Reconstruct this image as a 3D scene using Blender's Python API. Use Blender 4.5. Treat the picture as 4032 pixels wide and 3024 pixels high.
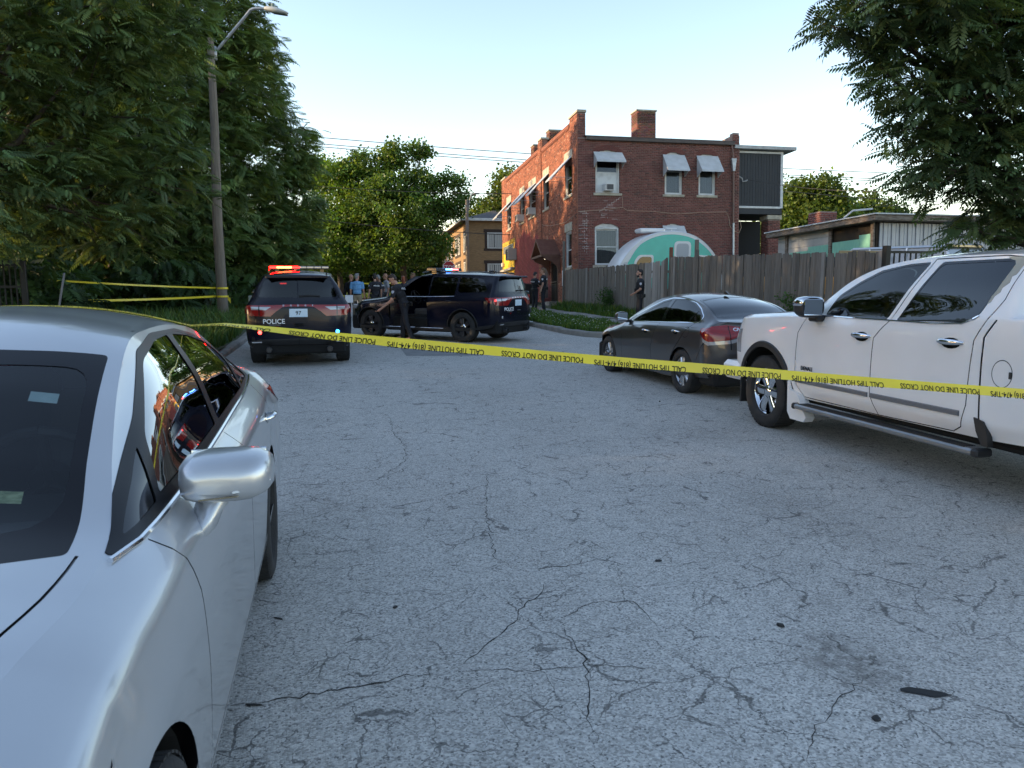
import bpy, bmesh, math, random
import numpy as np
from mathutils import Vector, Matrix
from mathutils.geometry import delaunay_2d_cdt
from mathutils.bvhtree import BVHTree
for _o in list(bpy.data.objects): bpy.data.objects.remove(_o)
random.seed(7); RNG = np.random.default_rng(11)
SC = bpy.context.scene
COL = SC.collection
rad = math.radians
# ------------------------------------------------------------------ camera
# world axes: X across the street (right), Y along the street, Z up, metres; the camera stands at the origin
FPX, CX, CY, CAMH = 3030.0, 2016.0, 1512.0, 1.69
PITCH, YAW = math.atan(424 / 3030.0), rad(14.0)
cam_d = bpy.data.cameras.new('camera'); cam = bpy.data.objects.new('camera', cam_d); COL.objects.link(cam)
cam.location = (0, 0, CAMH); cam.rotation_euler = (math.pi / 2 - PITCH, 0, -YAW)
cam_d.sensor_width = 36; cam_d.lens = 36 * FPX / 4032; cam_d.clip_start = 0.05; cam_d.clip_end = 3000
cam_d.dof.use_dof = True; cam_d.dof.focus_distance = 16; cam_d.dof.aperture_fstop = 11.0
SC.camera = cam
# ------------------------------------------------------------------ sky and sun
SUN_EL, SUN_PHI = rad(14), rad(9)          # low evening sun from the left, a little ahead
wd = bpy.data.worlds.new('World'); SC.world = wd; wd.use_nodes = True
nt = wd.node_tree; bg = nt.nodes['Background']; bg.inputs[1].default_value = 0.15
sky = nt.nodes.new('ShaderNodeTexSky'); sky.sky_type = 'NISHITA'; sky.sun_disc = False
sky.sun_elevation = SUN_EL; sky.sun_rotation = math.atan2(-math.cos(SUN_PHI), math.sin(SUN_PHI))
sky.air_density = 1.0; sky.dust_density = 0.3; sky.ozone_density = 1.8; sky.altitude = 200
tint = nt.nodes.new('ShaderNodeMix'); tint.data_type = 'RGBA'; tint.blend_type = 'MULTIPLY'; tint.inputs[0].default_value = 1.0; tint.inputs[7].default_value = (1.16, 0.98, 0.87, 1)   # the camera's white balance
nt.links.new(sky.outputs[0], tint.inputs[6]); nt.links.new(tint.outputs[2], bg.inputs[0])
sun_d = bpy.data.lights.new('sun', 'SUN'); sun = bpy.data.objects.new('sun', sun_d); COL.objects.link(sun)
sun_d.energy = 2.9; sun_d.angle = rad(0.53); sun_d.color = (1.0, 0.72, 0.42)
to_sun = Vector((-math.cos(SUN_EL) * math.cos(SUN_PHI), math.cos(SUN_EL) * math.sin(SUN_PHI), math.sin(SUN_EL)))
sun.rotation_euler = to_sun.to_track_quat('Z', 'Y').to_euler(); sun.location = (-40, 10, 40)
SC.view_settings.view_transform = 'Standard'; SC.view_settings.look = 'None'
SC.view_settings.exposure = 1.6; SC.view_settings.gamma = 1.0
SC.view_settings.use_curve_mapping = False
SC.render.engine = 'CYCLES'; SC.cycles.max_bounces = 7; SC.cycles.diffuse_bounces = 3; SC.cycles.glossy_bounces = 4; SC.cycles.transparent_max_bounces = 8; SC.cycles.transmission_bounces = 2
# ------------------------------------------------------------------ pixel -> world helpers (pixels of the 4032x3024 photograph)
def ray(px, py):
    u = (px - CX) / FPX; v = -(py - CY) / FPX
    c, s = math.cos(PITCH), math.sin(PITCH)
    x, y, z = u, c + v * s, -s + v * c
    ca, sa = math.cos(YAW), math.sin(YAW)
    return Vector((x * ca + y * sa, -x * sa + y * ca, z))
def on_z(px, py, z=0.0): d = ray(px, py); return Vector((0, 0, CAMH)) + d * ((z - CAMH) / d.z)
def on_x(px, py, x): d = ray(px, py); return Vector((0, 0, CAMH)) + d * (x / d.x)
def on_y(px, py, y): d = ray(px, py); return Vector((0, 0, CAMH)) + d * (y / d.y)
def at_d(px, py, dist):                       # at a depth along the viewing axis' ground direction
    d = ray(px, py); k = d.x * math.sin(YAW) + d.y * math.cos(YAW)
    return Vector((0, 0, CAMH)) + d * (dist / k)
# ------------------------------------------------------------------ tags
def tag(o, label=None, cat=None, group=None, kind=None):
    if label: o['label'] = label
    if cat: o['category'] = cat
    if group: o['group'] = group
    if kind: o['kind'] = kind
    return o
def empty(name, loc=(0, 0, 0), rz=0.0, label=None, cat=None, group=None):
    o = bpy.data.objects.new(name, None); COL.objects.link(o); o.empty_display_size = 0.2
    o.location = loc; o.rotation_euler = (0, 0, rz)
    return tag(o, label, cat, group)
def copy_tree(o, parent=None):
    c = o.copy(); COL.objects.link(c); c.parent = parent
    if parent is not None: c.matrix_parent_inverse = o.matrix_parent_inverse.copy()
    for ch in list(o.children): copy_tree(ch, c)
    return c
# ------------------------------------------------------------------ materials
def _n(nt, t, **kw):
    n = nt.nodes.new(t)
    for k, v in kw.items(): setattr(n, k, v)
    return n
def sock(node, name, val):
    if name in node.inputs: node.inputs[name].default_value = val
def c4(c): return (c[0], c[1], c[2], 1.0)
MATS = {}
def pm(name, col, rough=0.6, metal=0.0, col2=None, vs=6.0, vdet=6.0, bump=0.0, bs=60.0, coat=0.0, spec=0.5, rnd=0.0, vscale=(1, 1, 1), emit=None, es=0.0, rv=0.0, trans=0.0, attr=None, lo=0.35, hi=0.65):
    if name in MATS: return MATS[name]
    m = bpy.data.materials.new(name); m.use_nodes = True; nt = m.node_tree; L = nt.links.new
    p = nt.nodes['Principled BSDF']
    p.inputs['Base Color'].default_value = c4(col); p.inputs['Roughness'].default_value = rough; p.inputs['Metallic'].default_value = metal
    sock(p, 'Coat Weight', coat); sock(p, 'Coat Roughness', 0.03); sock(p, 'Specular IOR Level', spec)
    if trans: sock(p, 'Subsurface Weight', 0.0)
    if emit: sock(p, 'Emission Color', c4(emit)); sock(p, 'Emission Strength', es)
    tc = _n(nt, 'ShaderNodeTexCoord'); mp = _n(nt, 'ShaderNodeMapping'); mp.inputs['Scale'].default_value = vscale
    L(tc.outputs['Object'], mp.inputs[0]); src = None
    vec = mp.outputs[0]
    if rnd:
        oi = _n(nt, 'ShaderNodeObjectInfo'); ad = _n(nt, 'ShaderNodeVectorMath', operation='ADD'); ml = _n(nt, 'ShaderNodeMath', operation='MULTIPLY')
        ml.inputs[1].default_value = 37.0; L(oi.outputs['Random'], ml.inputs[0]); L(vec, ad.inputs[0]); L(ml.outputs[0], ad.inputs[1]); vec = ad.outputs[0]
    cur = None
    if attr:
        a = _n(nt, 'ShaderNodeAttribute', attribute_name=attr); cur = a.outputs['Color']
    if col2 is not None or rv:
        nz = _n(nt, 'ShaderNodeTexNoise'); nz.inputs['Scale'].default_value = vs; nz.inputs['Detail'].default_value = vdet; L(vec, nz.inputs[0])
        mr = _n(nt, 'ShaderNodeMapRange'); mr.inputs[1].default_value = lo; mr.inputs[2].default_value = hi; L(nz.outputs[0], mr.inputs[0])
        if col2 is not None:
            mx = _n(nt, 'ShaderNodeMix', data_type='RGBA'); L(mr.outputs[0], mx.inputs[0])
            if cur is not None:
                m2 = _n(nt, 'ShaderNodeMix', data_type='RGBA', blend_type='MULTIPLY'); m2.inputs[0].default_value = 1.0
                mx.inputs[6].default_value = c4(col); mx.inputs[7].default_value = c4(col2); L(mx.outputs[2], m2.inputs[7]); L(cur, m2.inputs[6]); cur = m2.outputs[2]
            else:
                mx.inputs[6].default_value = c4(col); mx.inputs[7].default_value = c4(col2); cur = mx.outputs[2]
        if rv:
            r2 = _n(nt, 'ShaderNodeMapRange'); r2.inputs[1].default_value = lo; r2.inputs[2].default_value = hi
            r2.inputs[3].default_value = max(0, rough - rv); r2.inputs[4].default_value = min(1, rough + rv); L(nz.outputs[0], r2.inputs[0]); L(r2.outputs[0], p.inputs['Roughness'])
    if rnd:
        hs = _n(nt, 'ShaderNodeHueSaturation'); r3 = _n(nt, 'ShaderNodeMapRange'); r3.inputs[3].default_value = 1 - rnd; r3.inputs[4].default_value = 1 + rnd
        L(oi.outputs['Random'], r3.inputs[0]); L(r3.outputs[0], hs.inputs['Value'])
        if cur is not None: L(cur, hs.inputs['Color'])
        else: hs.inputs['Color'].default_value = c4(col)
        cur = hs.outputs[0]
    if cur is not None: L(cur, p.inputs['Base Color'])
    if bump:
        nb = _n(nt, 'ShaderNodeTexNoise'); nb.inputs['Scale'].default_value = bs; nb.inputs['Detail'].default_value = 4; L(vec, nb.inputs[0])
        bp = _n(nt, 'ShaderNodeBump'); bp.inputs['Strength'].default_value = bump; bp.inputs['Distance'].default_value = 0.01; L(nb.outputs[0], bp.inputs['Height']); L(bp.outputs[0], p.inputs['Normal'])
    MATS[name] = m; return m
def glass_mat(name, tint=(0.03, 0.035, 0.04), ior=1.5, rough=0.0, boost=1.0):
    """a tinted pane: mirror reflection by fresnel over see-through tint"""
    if name in MATS: return MATS[name]
    m = bpy.data.materials.new(name); m.use_nodes = True; nt = m.node_tree; L = nt.links.new
    out = nt.nodes['Material Output']; nt.nodes.remove(nt.nodes['Principled BSDF'])
    tr = _n(nt, 'ShaderNodeBsdfTransparent'); tr.inputs[0].default_value = c4(tint)
    gl = _n(nt, 'ShaderNodeBsdfGlossy'); gl.inputs['Roughness'].default_value = rough; gl.inputs[0].default_value = (1, 1, 1, 1)
    fr = _n(nt, 'ShaderNodeFresnel'); fr.inputs[0].default_value = ior
    ml = _n(nt, 'ShaderNodeMath', operation='MULTIPLY'); ml.inputs[1].default_value = boost; ml.use_clamp = True; L(fr.outputs[0], ml.inputs[0])
    mx = _n(nt, 'ShaderNodeMixShader'); L(ml.outputs[0], mx.inputs[0]); L(tr.outputs[0], mx.inputs[1]); L(gl.outputs[0], mx.inputs[2]); L(mx.outputs[0], out.inputs[0])
    MATS[name] = m; return m
def emit_mat(name, col, s):
    return pm(name, (0.02, 0.02, 0.02), 0.3, emit=col, es=s)
# ------------------------------------------------------------------ mesh builder
class MB:
    def __init__(self): self.v = []; self.f = []
    def add(self, vs, fs):
        k = len(self.v); self.v += [tuple(x) for x in vs]; self.f += [tuple(i + k for i in q) for q in fs]; return self
    def box(self, x0, x1, y0, y1, z0, z1, M=None):
        vs = [Vector(p) for p in ((x0, y0, z0), (x1, y0, z0), (x1, y1, z0), (x0, y1, z0), (x0, y0, z1), (x1, y0, z1), (x1, y1, z1), (x0, y1, z1))]
        if M is not None: vs = [M @ p for p in vs]
        return self.add(vs, [(0, 3, 2, 1), (4, 5, 6, 7), (0, 1, 5, 4), (1, 2, 6, 5), (2, 3, 7, 6), (3, 0, 4, 7)])
    def bbox(self, x0, x1, y0, y1, z0, z1, b=0.01, M=None):      # box with chamfered edges
        cs = []
        X, Y, Z = (x0, x1), (y0, y1), (z0, z1); vs = []; idx = {}
        for i in (0, 1):
            for j in (0, 1):
                for k in (0, 1):
                    sx, sy, sz = (1, -1)[i], (1, -1)[j], (1, -1)[k]
                    for a, p in enumerate(((X[i], Y[j] + sy * b, Z[k] + sz * b), (X[i] + sx * b, Y[j], Z[k] + sz * b), (X[i] + sx * b, Y[j] + sy * b, Z[k]))):
                        idx[i, j, k, a] = len(vs); vs.append(Vector(p))
        fs = []
        for s in (0, 1):
            q = [idx[s, 0, 0, 0], idx[s, 1, 0, 0], idx[s, 1, 1, 0], idx[s, 0, 1, 0]]; fs.append(q if s else q[::-1])
            q = [idx[0, s, 0, 1], idx[0, s, 1, 1], idx[1, s, 1, 1], idx[1, s, 0, 1]]; fs.append(q if s else q[::-1])
            q = [idx[0, 0, s, 2], idx[1, 0, s, 2], idx[1, 1, s, 2], idx[0, 1, s, 2]]; fs.append(q if s else q[::-1])
        for j in (0, 1):
            for k in (0, 1):
                fs.append([idx[0, j, k, 1], idx[1, j, k, 1], idx[1, j, k, 2], idx[0, j, k, 2]])
                fs.append([idx[j, 0, k, 0], idx[j, 1, k, 0], idx[j, 1, k, 2], idx[j, 0, k, 2]])
                fs.append([idx[j, k, 0, 0], idx[j, k, 1, 0], idx[j, k, 1, 1], idx[j, k, 0, 1]])
        for i in (0, 1):
            for j in (0, 1):
                for k in (0, 1): fs.append([idx[i, j, k, a] for a in (0, 1, 2)])
        if M is not None: vs = [M @ p for p in vs]
        return self.add(vs, fs)
    def cyl(self, p0, p1, r0, r1=None, n=10, caps=True):
        p0, p1 = Vector(p0), Vector(p1); r1 = r0 if r1 is None else r1
        d = p1 - p0
        if d.length < 1e-9: return self
        d.normalize(); a = d.orthogonal().normalized(); b = d.cross(a)
        vs = []
        for p, r in ((p0, r0), (p1, r1)):
            for i in range(n):
                t = 2 * math.pi * i / n; vs.append(p + a * (r * math.cos(t)) + b * (r * math.sin(t)))
        fs = [(i, (i + 1) % n, n + (i + 1) % n, n + i) for i in range(n)]
        if caps: fs += [tuple(range(n - 1, -1, -1)), tuple(range(n, 2 * n))]
        return self.add(vs, fs)
    def tube(self, pts, r, n=6, caps=True):
        pts = [Vector(p) for p in pts]; rs = r if isinstance(r, (list, tuple)) else [r] * len(pts)
        vs = []; a = None
        for i, p in enumerate(pts):
            d = (pts[min(i + 1, len(pts) - 1)] - pts[max(i - 1, 0)]).normalized()
            if a is None: a = d.orthogonal().normalized()
            else: a = (a - d * a.dot(d)); a = a.normalized() if a.length > 1e-6 else d.orthogonal().normalized()
            b = d.cross(a)
            for k in range(n):
                t = 2 * math.pi * k / n; vs.append(p + a * (rs[i] * math.cos(t)) + b * (rs[i] * math.sin(t)))
        fs = []
        for i in range(len(pts) - 1):
            for k in range(n): fs.append((i * n + k, i * n + (k + 1) % n, (i + 1) * n + (k + 1) % n, (i + 1) * n + k))
        if caps: fs += [tuple(range(n - 1, -1, -1)), tuple(range((len(pts) - 1) * n, len(pts) * n))]
        return self.add(vs, fs)
    def lathe(self, prof, n=24, axis='y', c=(0, 0, 0), M=None):   # prof: (radius, along-axis)
        vs = []
        for r, h in prof:
            for i in range(n):
                t = 2 * math.pi * i / n; a, b = r * math.cos(t), r * math.sin(t)
                p = (c[0] + a, c[1] + h, c[2] + b) if axis == 'y' else ((c[0] + a, c[1] + b, c[2] + h) if axis == 'z' else (c[0] + h, c[1] + a, c[2] + b))
                vs.append(M @ Vector(p) if M is not None else p)
        fs = []
        for j in range(len(prof) - 1):
            for i in range(n): fs.append((j * n + i, j * n + (i + 1) % n, (j + 1) * n + (i + 1) % n, (j + 1) * n + i))
        return self.add(vs, fs)
    def prism(self, poly, d0, d1, fn):         # fn(a, b, d) -> point ; poly is a list of (a, b)
        n = len(poly); vs = [fn(a, b, d0) for a, b in poly] + [fn(a, b, d1) for a, b in poly]
        fs = [tuple(range(n - 1, -1, -1)), tuple(range(n, 2 * n))] + [(i, (i + 1) % n, n + (i + 1) % n, n + i) for i in range(n)]
        return self.add(vs, fs)
    def mesh(self, name):
        me = bpy.data.meshes.new(name); me.from_pydata(self.v, [], self.f); me.update(); return me
    def build(self, name, mat, parent=None, smooth=False, ang=None, loc=None, fix=True):
        me = self.mesh(name)
        if fix:
            bm = bmesh.new(); bm.from_mesh(me); bmesh.ops.recalc_face_normals(bm, faces=bm.faces); bm.to_mesh(me); bm.free()
        return put(name, me, mat, parent, smooth, ang, loc)
def put(name, me, mat, parent=None, smooth=False, ang=None, loc=None):
    for m in (mat if isinstance(mat, (list, tuple)) else [mat]): me.materials.append(m)
    if smooth:
        me.polygons.foreach_set('use_smooth', [True] * len(me.polygons))
        if ang is not None: me.set_sharp_from_angle(angle=rad(ang))
    o = bpy.data.objects.new(name, me); COL.objects.link(o)
    if parent is not None: o.parent = parent
    if loc is not None: o.location = loc
    return o
def np_mesh(name, V, F, mat, parent=None, smooth=False, attr=None):
    """V (n,3), F (m,k) arrays -> object, fast"""
    V = np.asarray(V, np.float32); F = np.asarray(F, np.int32); k = F.shape[1]
    me = bpy.data.meshes.new(name); me.vertices.add(len(V)); me.vertices.foreach_set('co', V.ravel())
    me.loops.add(F.size); me.loops.foreach_set('vertex_index', F.ravel())
    me.polygons.add(len(F)); me.polygons.foreach_set('loop_start', np.arange(len(F), dtype=np.int32) * k)
    me.polygons.foreach_set('loop_total', np.full(len(F), k, np.int32))
    me.update(calc_edges=True)
    if attr is not None:
        nm, dom, C = attr; a = me.color_attributes.new(nm, 'FLOAT_COLOR', dom); a.data.foreach_set('color', np.asarray(C, np.float32).ravel())
    return put(name, me, mat, parent, smooth)
FONT = None
def text_mb(s, h, depth=0.002, bold=0.0):
    """letters lying in the XZ plane (x right, z up, facing -y), origin at the centre; returns (MB, width)"""
    cu = bpy.data.curves.new('letters', 'FONT'); cu.body = s; cu.size = h * 1.37; cu.align_x = 'CENTER'; cu.align_y = 'CENTER'
    cu.extrude = depth / 2; cu.offset = bold * h; cu.resolution_u = 3
    o = bpy.data.objects.new('letters', cu); COL.objects.link(o)
    dg = bpy.context.evaluated_depsgraph_get(); me = bpy.data.meshes.new_from_object(o.evaluated_get(dg))
    bpy.data.objects.remove(o); bpy.data.curves.remove(cu)
    vs = [Vector((v.co.x, -v.co.z, v.co.y)) for v in me.vertices]; fs = [tuple(p.vertices) for p in me.polygons]
    bpy.data.meshes.remove(me)
    xs = [v.x for v in vs] or [0]; zs = [v.z for v in vs] or [0]
    cx, cz = (max(xs) + min(xs)) / 2, (max(zs) + min(zs)) / 2
    b = MB(); b.add([Vector((v.x - cx, v.y, v.z - cz)) for v in vs], fs); return b, max(xs) - min(xs)
def xform(b, M):
    b.v = [tuple(M @ Vector(p)) for p in b.v]; return b
# ------------------------------------------------------------------ ground, road, kerbs, pavements
def asphalt_mat():
    m = bpy.data.materials.new('asphalt'); m.use_nodes = True; nt = m.node_tree; L = nt.links.new; p = nt.nodes['Principled BSDF']
    p.inputs['Roughness'].default_value = 0.75; sock(p, 'Specular IOR Level', 0.35)
    tc = _n(nt, 'ShaderNodeTexCoord'); V = tc.outputs['Object']
    def noise(scale, det=4, vec=None, sc=None):
        n = _n(nt, 'ShaderNodeTexNoise'); n.inputs['Scale'].default_value = scale; n.inputs['Detail'].default_value = det
        v = vec or V
        if sc:
            mp = _n(nt, 'ShaderNodeMapping'); mp.inputs['Scale'].default_value = sc; L(v, mp.inputs[0]); v = mp.outputs[0]
        L(v, n.inputs[0]); return n
    def rng(s, a, b, c=0.0, d=1.0):
        r = _n(nt, 'ShaderNodeMapRange'); r.inputs[1].default_value = a; r.inputs[2].default_value = b; r.inputs[3].default_value = c; r.inputs[4].default_value = d; L(s, r.inputs[0]); return r.outputs[0]
    def mix(f, a, b, bt='MIX'):
        x = _n(nt, 'ShaderNodeMix', data_type='RGBA', blend_type=bt)
        if isinstance(f, float): x.inputs[0].default_value = f
        else: L(f, x.inputs[0])
        for i, v in ((6, a), (7, b)):
            if isinstance(v, tuple): x.inputs[i].default_value = c4(v)
            else: L(v, x.inputs[i])
        return x.outputs[2]
    def math_(op, a, b=None):
        x = _n(nt, 'ShaderNodeMath', operation=op)
        for i, v in ((0, a), (1, b)):
            if v is None: continue
            if isinstance(v, float): x.inputs[i].default_value = v
            else: L(v, x.inputs[i])
        return x.outputs[0]
    big = noise(0.35, 5); trk = noise(1.0, 4, sc=(0.9, 0.06, 1)); blot = noise(1.7, 6)
    base = mix(rng(big.outputs[0], .3, .7), (0.370, 0.350, 0.318), (0.440, 0.418, 0.382))
    base = mix(rng(trk.outputs[0], .35, .7, 0, .55), base, (0.50, 0.48, 0.44))
    base = mix(rng(blot.outputs[0], .58, .74, 0, .45), base, (0.28, 0.262, 0.235))
    # aggregate: every pebble its own grey
    vo = _n(nt, 'ShaderNodeTexVoronoi'); vo.inputs['Scale'].default_value = 120; L(V, vo.inputs[0])
    bw = _n(nt, 'ShaderNodeSeparateColor'); L(vo.outputs['Color'], bw.inputs[0])
    agg = rng(bw.outputs[0], 0, 1, .62, 1.42)
    vo3 = _n(nt, 'ShaderNodeTexVoronoi'); vo3.inputs['Scale'].default_value = 34; L(V, vo3.inputs[0])
    bw3 = _n(nt, 'ShaderNodeSeparateColor'); L(vo3.outputs['Color'], bw3.inputs[0])
    agg = math_('MULTIPLY', agg, rng(bw3.outputs[0], 0, 1, .92, 1.08))
    hs = _n(nt, 'ShaderNodeHueSaturation'); L(base, hs.inputs['Color']); L(agg, hs.inputs['Value']); base = hs.outputs[0]
    # bright chips
    base = mix(rng(bw.outputs[1], .93, .96, 0, .5), base, (0.58, 0.57, 0.55))
    base = mix(rng(bw.outputs[2], .94, .96, 0, .7), base, (0.05, 0.05, 0.05))
    # alligator cracks
    ds = noise(2.6, 5); va = _n(nt, 'ShaderNodeVectorMath', operation='MULTIPLY_ADD'); L(ds.outputs['Color'], va.inputs[0]); va.inputs[1].default_value = (0.34, 0.34, 0); L(V, va.inputs[2])
    ds2 = noise(19.0, 3); vb = _n(nt, 'ShaderNodeVectorMath', operation='MULTIPLY_ADD'); L(ds2.outputs['Color'], vb.inputs[0]); vb.inputs[1].default_value = (0.07, 0.07, 0); L(va.outputs[0], vb.inputs[2])
    cr = None
    for sc, w0, msk, lo, hi in ((0.95, .0045, 0.45, .28, .42), (2.1, .011, 0.30, .20, .36), (4.2, .019, 0.55, .34, .48)):
        v = _n(nt, 'ShaderNodeTexVoronoi', feature='DISTANCE_TO_EDGE'); v.inputs['Scale'].default_value = sc; L(vb.outputs[0], v.inputs[0])
        wn = noise(5.0, 3); wv = rng(wn.outputs[0], .3, .75, -.2 * w0, 1.5 * w0)
        k = math_('SUBTRACT', wv, v.outputs['Distance']); k = rng(k, 0.0, w0 * .5)
        mk = noise(msk, 3); k = math_('MULTIPLY', k, rng(mk.outputs[0], lo, hi))
        cr = k if cr is None else math_('MAXIMUM', cr, k)
    base = mix(math_('MULTIPLY', cr, 0.66), base, (0.028, 0.027, 0.026))
    for (px_, py_, rx, ry, st) in ((3330, 2600, .26, .36, .60), (3120, 1990, .5, .9, .22), (1330, 1990, .5, .6, .2), (2700, 1690, .8, .9, .25)):     # oil stains, each with its own ragged edge
        d_ = ray(px_, py_); q_ = d_ * (-(CAMH - .06) / d_.z); sb = _n(nt, 'ShaderNodeVectorMath', operation='SUBTRACT'); L(va.outputs[0], sb.inputs[0]); sb.inputs[1].default_value = (q_.x + .17, q_.y + .17, 0); ml = _n(nt, 'ShaderNodeVectorMath', operation='MULTIPLY'); L(sb.outputs[0], ml.inputs[0]); ml.inputs[1].default_value = (1 / rx, 1 / ry, 0); ln = _n(nt, 'ShaderNodeVectorMath', operation='LENGTH'); L(ml.outputs[0], ln.inputs[0])
        base = mix(math_('MULTIPLY', math_('MULTIPLY', rng(ln.outputs['Value'], 1.0, .35), rng(ds2.outputs[0], .30, .62)), st), base, (.10, .088, .075))
    L(base, p.inputs['Base Color'])
    bp = _n(nt, 'ShaderNodeBump'); bp.inputs['Strength'].default_value = 0.3; bp.inputs['Distance'].default_value = 0.008
    hh = math_('SUBTRACT', math_('MULTIPLY', vo.outputs['Distance'], -.55), math_('MULTIPLY', cr, .8)); L(hh, bp.inputs['Height']); L(bp.outputs[0], p.inputs['Normal'])
    return m
M_ASPH = asphalt_mat()
M_CONC = pm('concrete', (0.30, 0.28, 0.25), 0.85, col2=(0.20, 0.19, 0.17), vs=3.0, bump=0.4, bs=90)
M_SOIL = pm('soil', (0.075, 0.07, 0.04), 0.95, col2=(0.05, 0.075, 0.025), vs=2.0, bump=0.6, bs=30)
g = MB(); g.add([(-400, -200, -0.06), (500, -200, -0.06), (500, 900, -0.06), (-400, 900, -0.06)], [(0, 1, 2, 3)])
tag(g.build('ground', M_SOIL), kind='structure')
def hroad(y): t = 8 - y; return 0.0 if t <= -1 else (0.013 * (t + 1) ** 2 / 4 if t < 1 else 0.013 * t)
def on_road(px, py, h=0.0):
    z = h
    for _ in range(14): q = on_z(px, py, z); z = h + hroad(q.y)
    return q
# the street and the cross street as one sheet
KR = [(7.6, -40), (8.7, 8), (8.6, 18.2), (8.35, 19.2), (7.75, 19.75), (7.25, 20.5), (7.02, 21.6), (6.98, 24), (6.98, 45), (8.2, 49.0), (10.5, 50.2), (120, 50.2)]
KL = [(-2.35, -40), (-2.3, 8), (-2.0, 16), (-1.88, 20), (-1.9, 44), (-3.2, 48.6), (-5.5, 50), (-120, 50)]
v = [(-120, 57.5, 0), (120, 57.5, 0)] + [(x, y, 0) for x, y in KR[::-1]] + [(x, y, 0) for x, y in KL]
g = MB(); g.add(v, [tuple(range(len(v)))])
me = g.mesh('road'); bm = bmesh.new(); bm.from_mesh(me); bmesh.ops.triangulate(bm, faces=bm.faces); 
for yy in (9.0, 8.5, 8.0, 7.5, 7.0, 4.0, 0.0, -6.0, -20.0): bmesh.ops.bisect_plane(bm, geom=bm.verts[:] + bm.edges[:] + bm.faces[:], plane_co=(0, yy, 0), plane_no=(0, 1, 0))
for q_ in bm.verts: q_.co.z = hroad(q_.co.y)
bmesh.ops.recalc_face_normals(bm, faces=bm.faces); bm.to_mesh(me); bm.free()
road = put('road', me, M_ASPH); tag(road, kind='structure')
# raised verges: strips following the kerb lines
def offs(pl, d):
    out = []
    for i, (x, y) in enumerate(pl):
        a, b = pl[max(i - 1, 0)], pl[min(i + 1, len(pl) - 1)]; t = Vector((b[0] - a[0], b[1] - a[1])).normalized(); out.append((x + t.y * d, y - t.x * d))
    return out
def dense(pl, st=0.6):
    out = []
    for (x0, y0), (x1, y1) in zip(pl[:-1], pl[1:]):
        n = max(1, int(math.hypot(x1 - x0, y1 - y0) / st))
        out += [(x0 + (x1 - x0) * i / n, y0 + (y1 - y0) * i / n) for i in range(n)]
    return out + [pl[-1]]
def smoothline(pl, it=2):
    for _ in range(it):
        q = [pl[0]]
        for a, b in zip(pl[:-1], pl[1:]): q += [(a[0] * .75 + b[0] * .25, a[1] * .75 + b[1] * .25), (a[0] * .25 + b[0] * .75, a[1] * .25 + b[1] * .75)]
        pl = q + [pl[-1]]
    return pl
def kerb(name, line, side, h):
    line = dense(smoothline(line), 1.0); inner = offs(line, 0.16 * side); toe = offs(line, -0.012 * side)
    # separate cast lengths, about 3 m each
    root = empty(name); tag(root, kind='structure'); k = 0; n = 0; seg = 3
    for i in range(0, len(line) - 1, seg):
        j = min(i + seg, len(line) - 1)
        if line[i][1] < -6 or abs(line[i][0]) > 60: continue
        b = MB(); pts = []
        for q in range(i, j + 1):
            sh = 0.006 if q == i or q == j else 0
            wob = hroad(line[q][1]) + 0.012 * math.sin(q * 1.7) + 0.006 * math.sin(q * 4.1)
            pts.append([(toe[q][0], toe[q][1], -0.04), (line[q][0], line[q][1], h - .03 + wob), (line[q][0] * .8 + inner[q][0] * .2, line[q][1] * .8 + inner[q][1] * .2, h + wob), (inner[q][0], inner[q][1], h + .003 + wob), (inner[q][0], inner[q][1], -0.04)])
        a, e = pts[0], pts[-1]
        d = Vector((e[1][0] - a[1][0], e[1][1] - a[1][1], 0)).normalized() * 0.006
        pts[0] = [tuple(Vector(p) + d) for p in a]; pts[-1] = [tuple(Vector(p) - d) for p in e]
        m_ = len(pts[0]); vs = [p for r in pts for p in r]; fs = []
        for r in range(len(pts) - 1):
            for c in range(m_ - 1): fs.append((r * m_ + c, r * m_ + c + 1, (r + 1) * m_ + c + 1, (r + 1) * m_ + c))
        fs += [tuple(range(m_)), tuple(range(len(vs) - m_, len(vs)))[::-1]]
        b.add(vs, fs); b.build('kerb_stone', M_CONC, root)
kerb('kerb_right', KR, 1, 0.15); kerb('kerb_left', KL, -1, 0.11)
def hR(x, y):                    # lie of the land right of the street
    t = max(0.0, min(1.0, (x - 7.2) / 4.2)); w = 0.02 * math.sin(x * 1.3 + y * .9) + 0.015 * math.sin(y * 2.1 - x)
    return 0.135 + 0.13 * t + w + hroad(y)
def hL(x, y):
    t = max(0.0, min(1.0, (-x - 2.1) / 2.5)); return hroad(y) + 0.10 + 0.28 * t + 0.03 * math.sin(x * 1.7 + y) + 0.02 * math.sin(y * 1.9)
def terrain(name, edge_line, side, hf, mat, xs):
    line = [p for p in dense(smoothline(edge_line), 0.8)]; inner = offs(line, 0.13 * side)
    b = MB(); cols = []
    for (x, y) in inner:
        if abs(x) > 60: continue
        cols.append([(x, y)] + [(max(x + .02, q) if side > 0 else min(x - .02, -q), y) for q in xs])
    m_ = len(cols[0]); vs = [(x, y, hf(x, y)) for c in cols for x, y in c]; fs = []
    for i in range(len(cols) - 1):
        for k in range(m_ - 1): fs.append((i * m_ + k, i * m_ + k + 1, (i + 1) * m_ + k + 1, (i + 1) * m_ + k))
    b.add(vs, fs); return tag(b.build(name, mat, smooth=True), kind='structure')
terrain('verge_right', KR[:-2], 1, hR, M_SOIL, [7.5, 8, 8.6, 9.2, 9.8, 10.4, 11, 11.6, 13, 16, 22, 40, 90])
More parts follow.
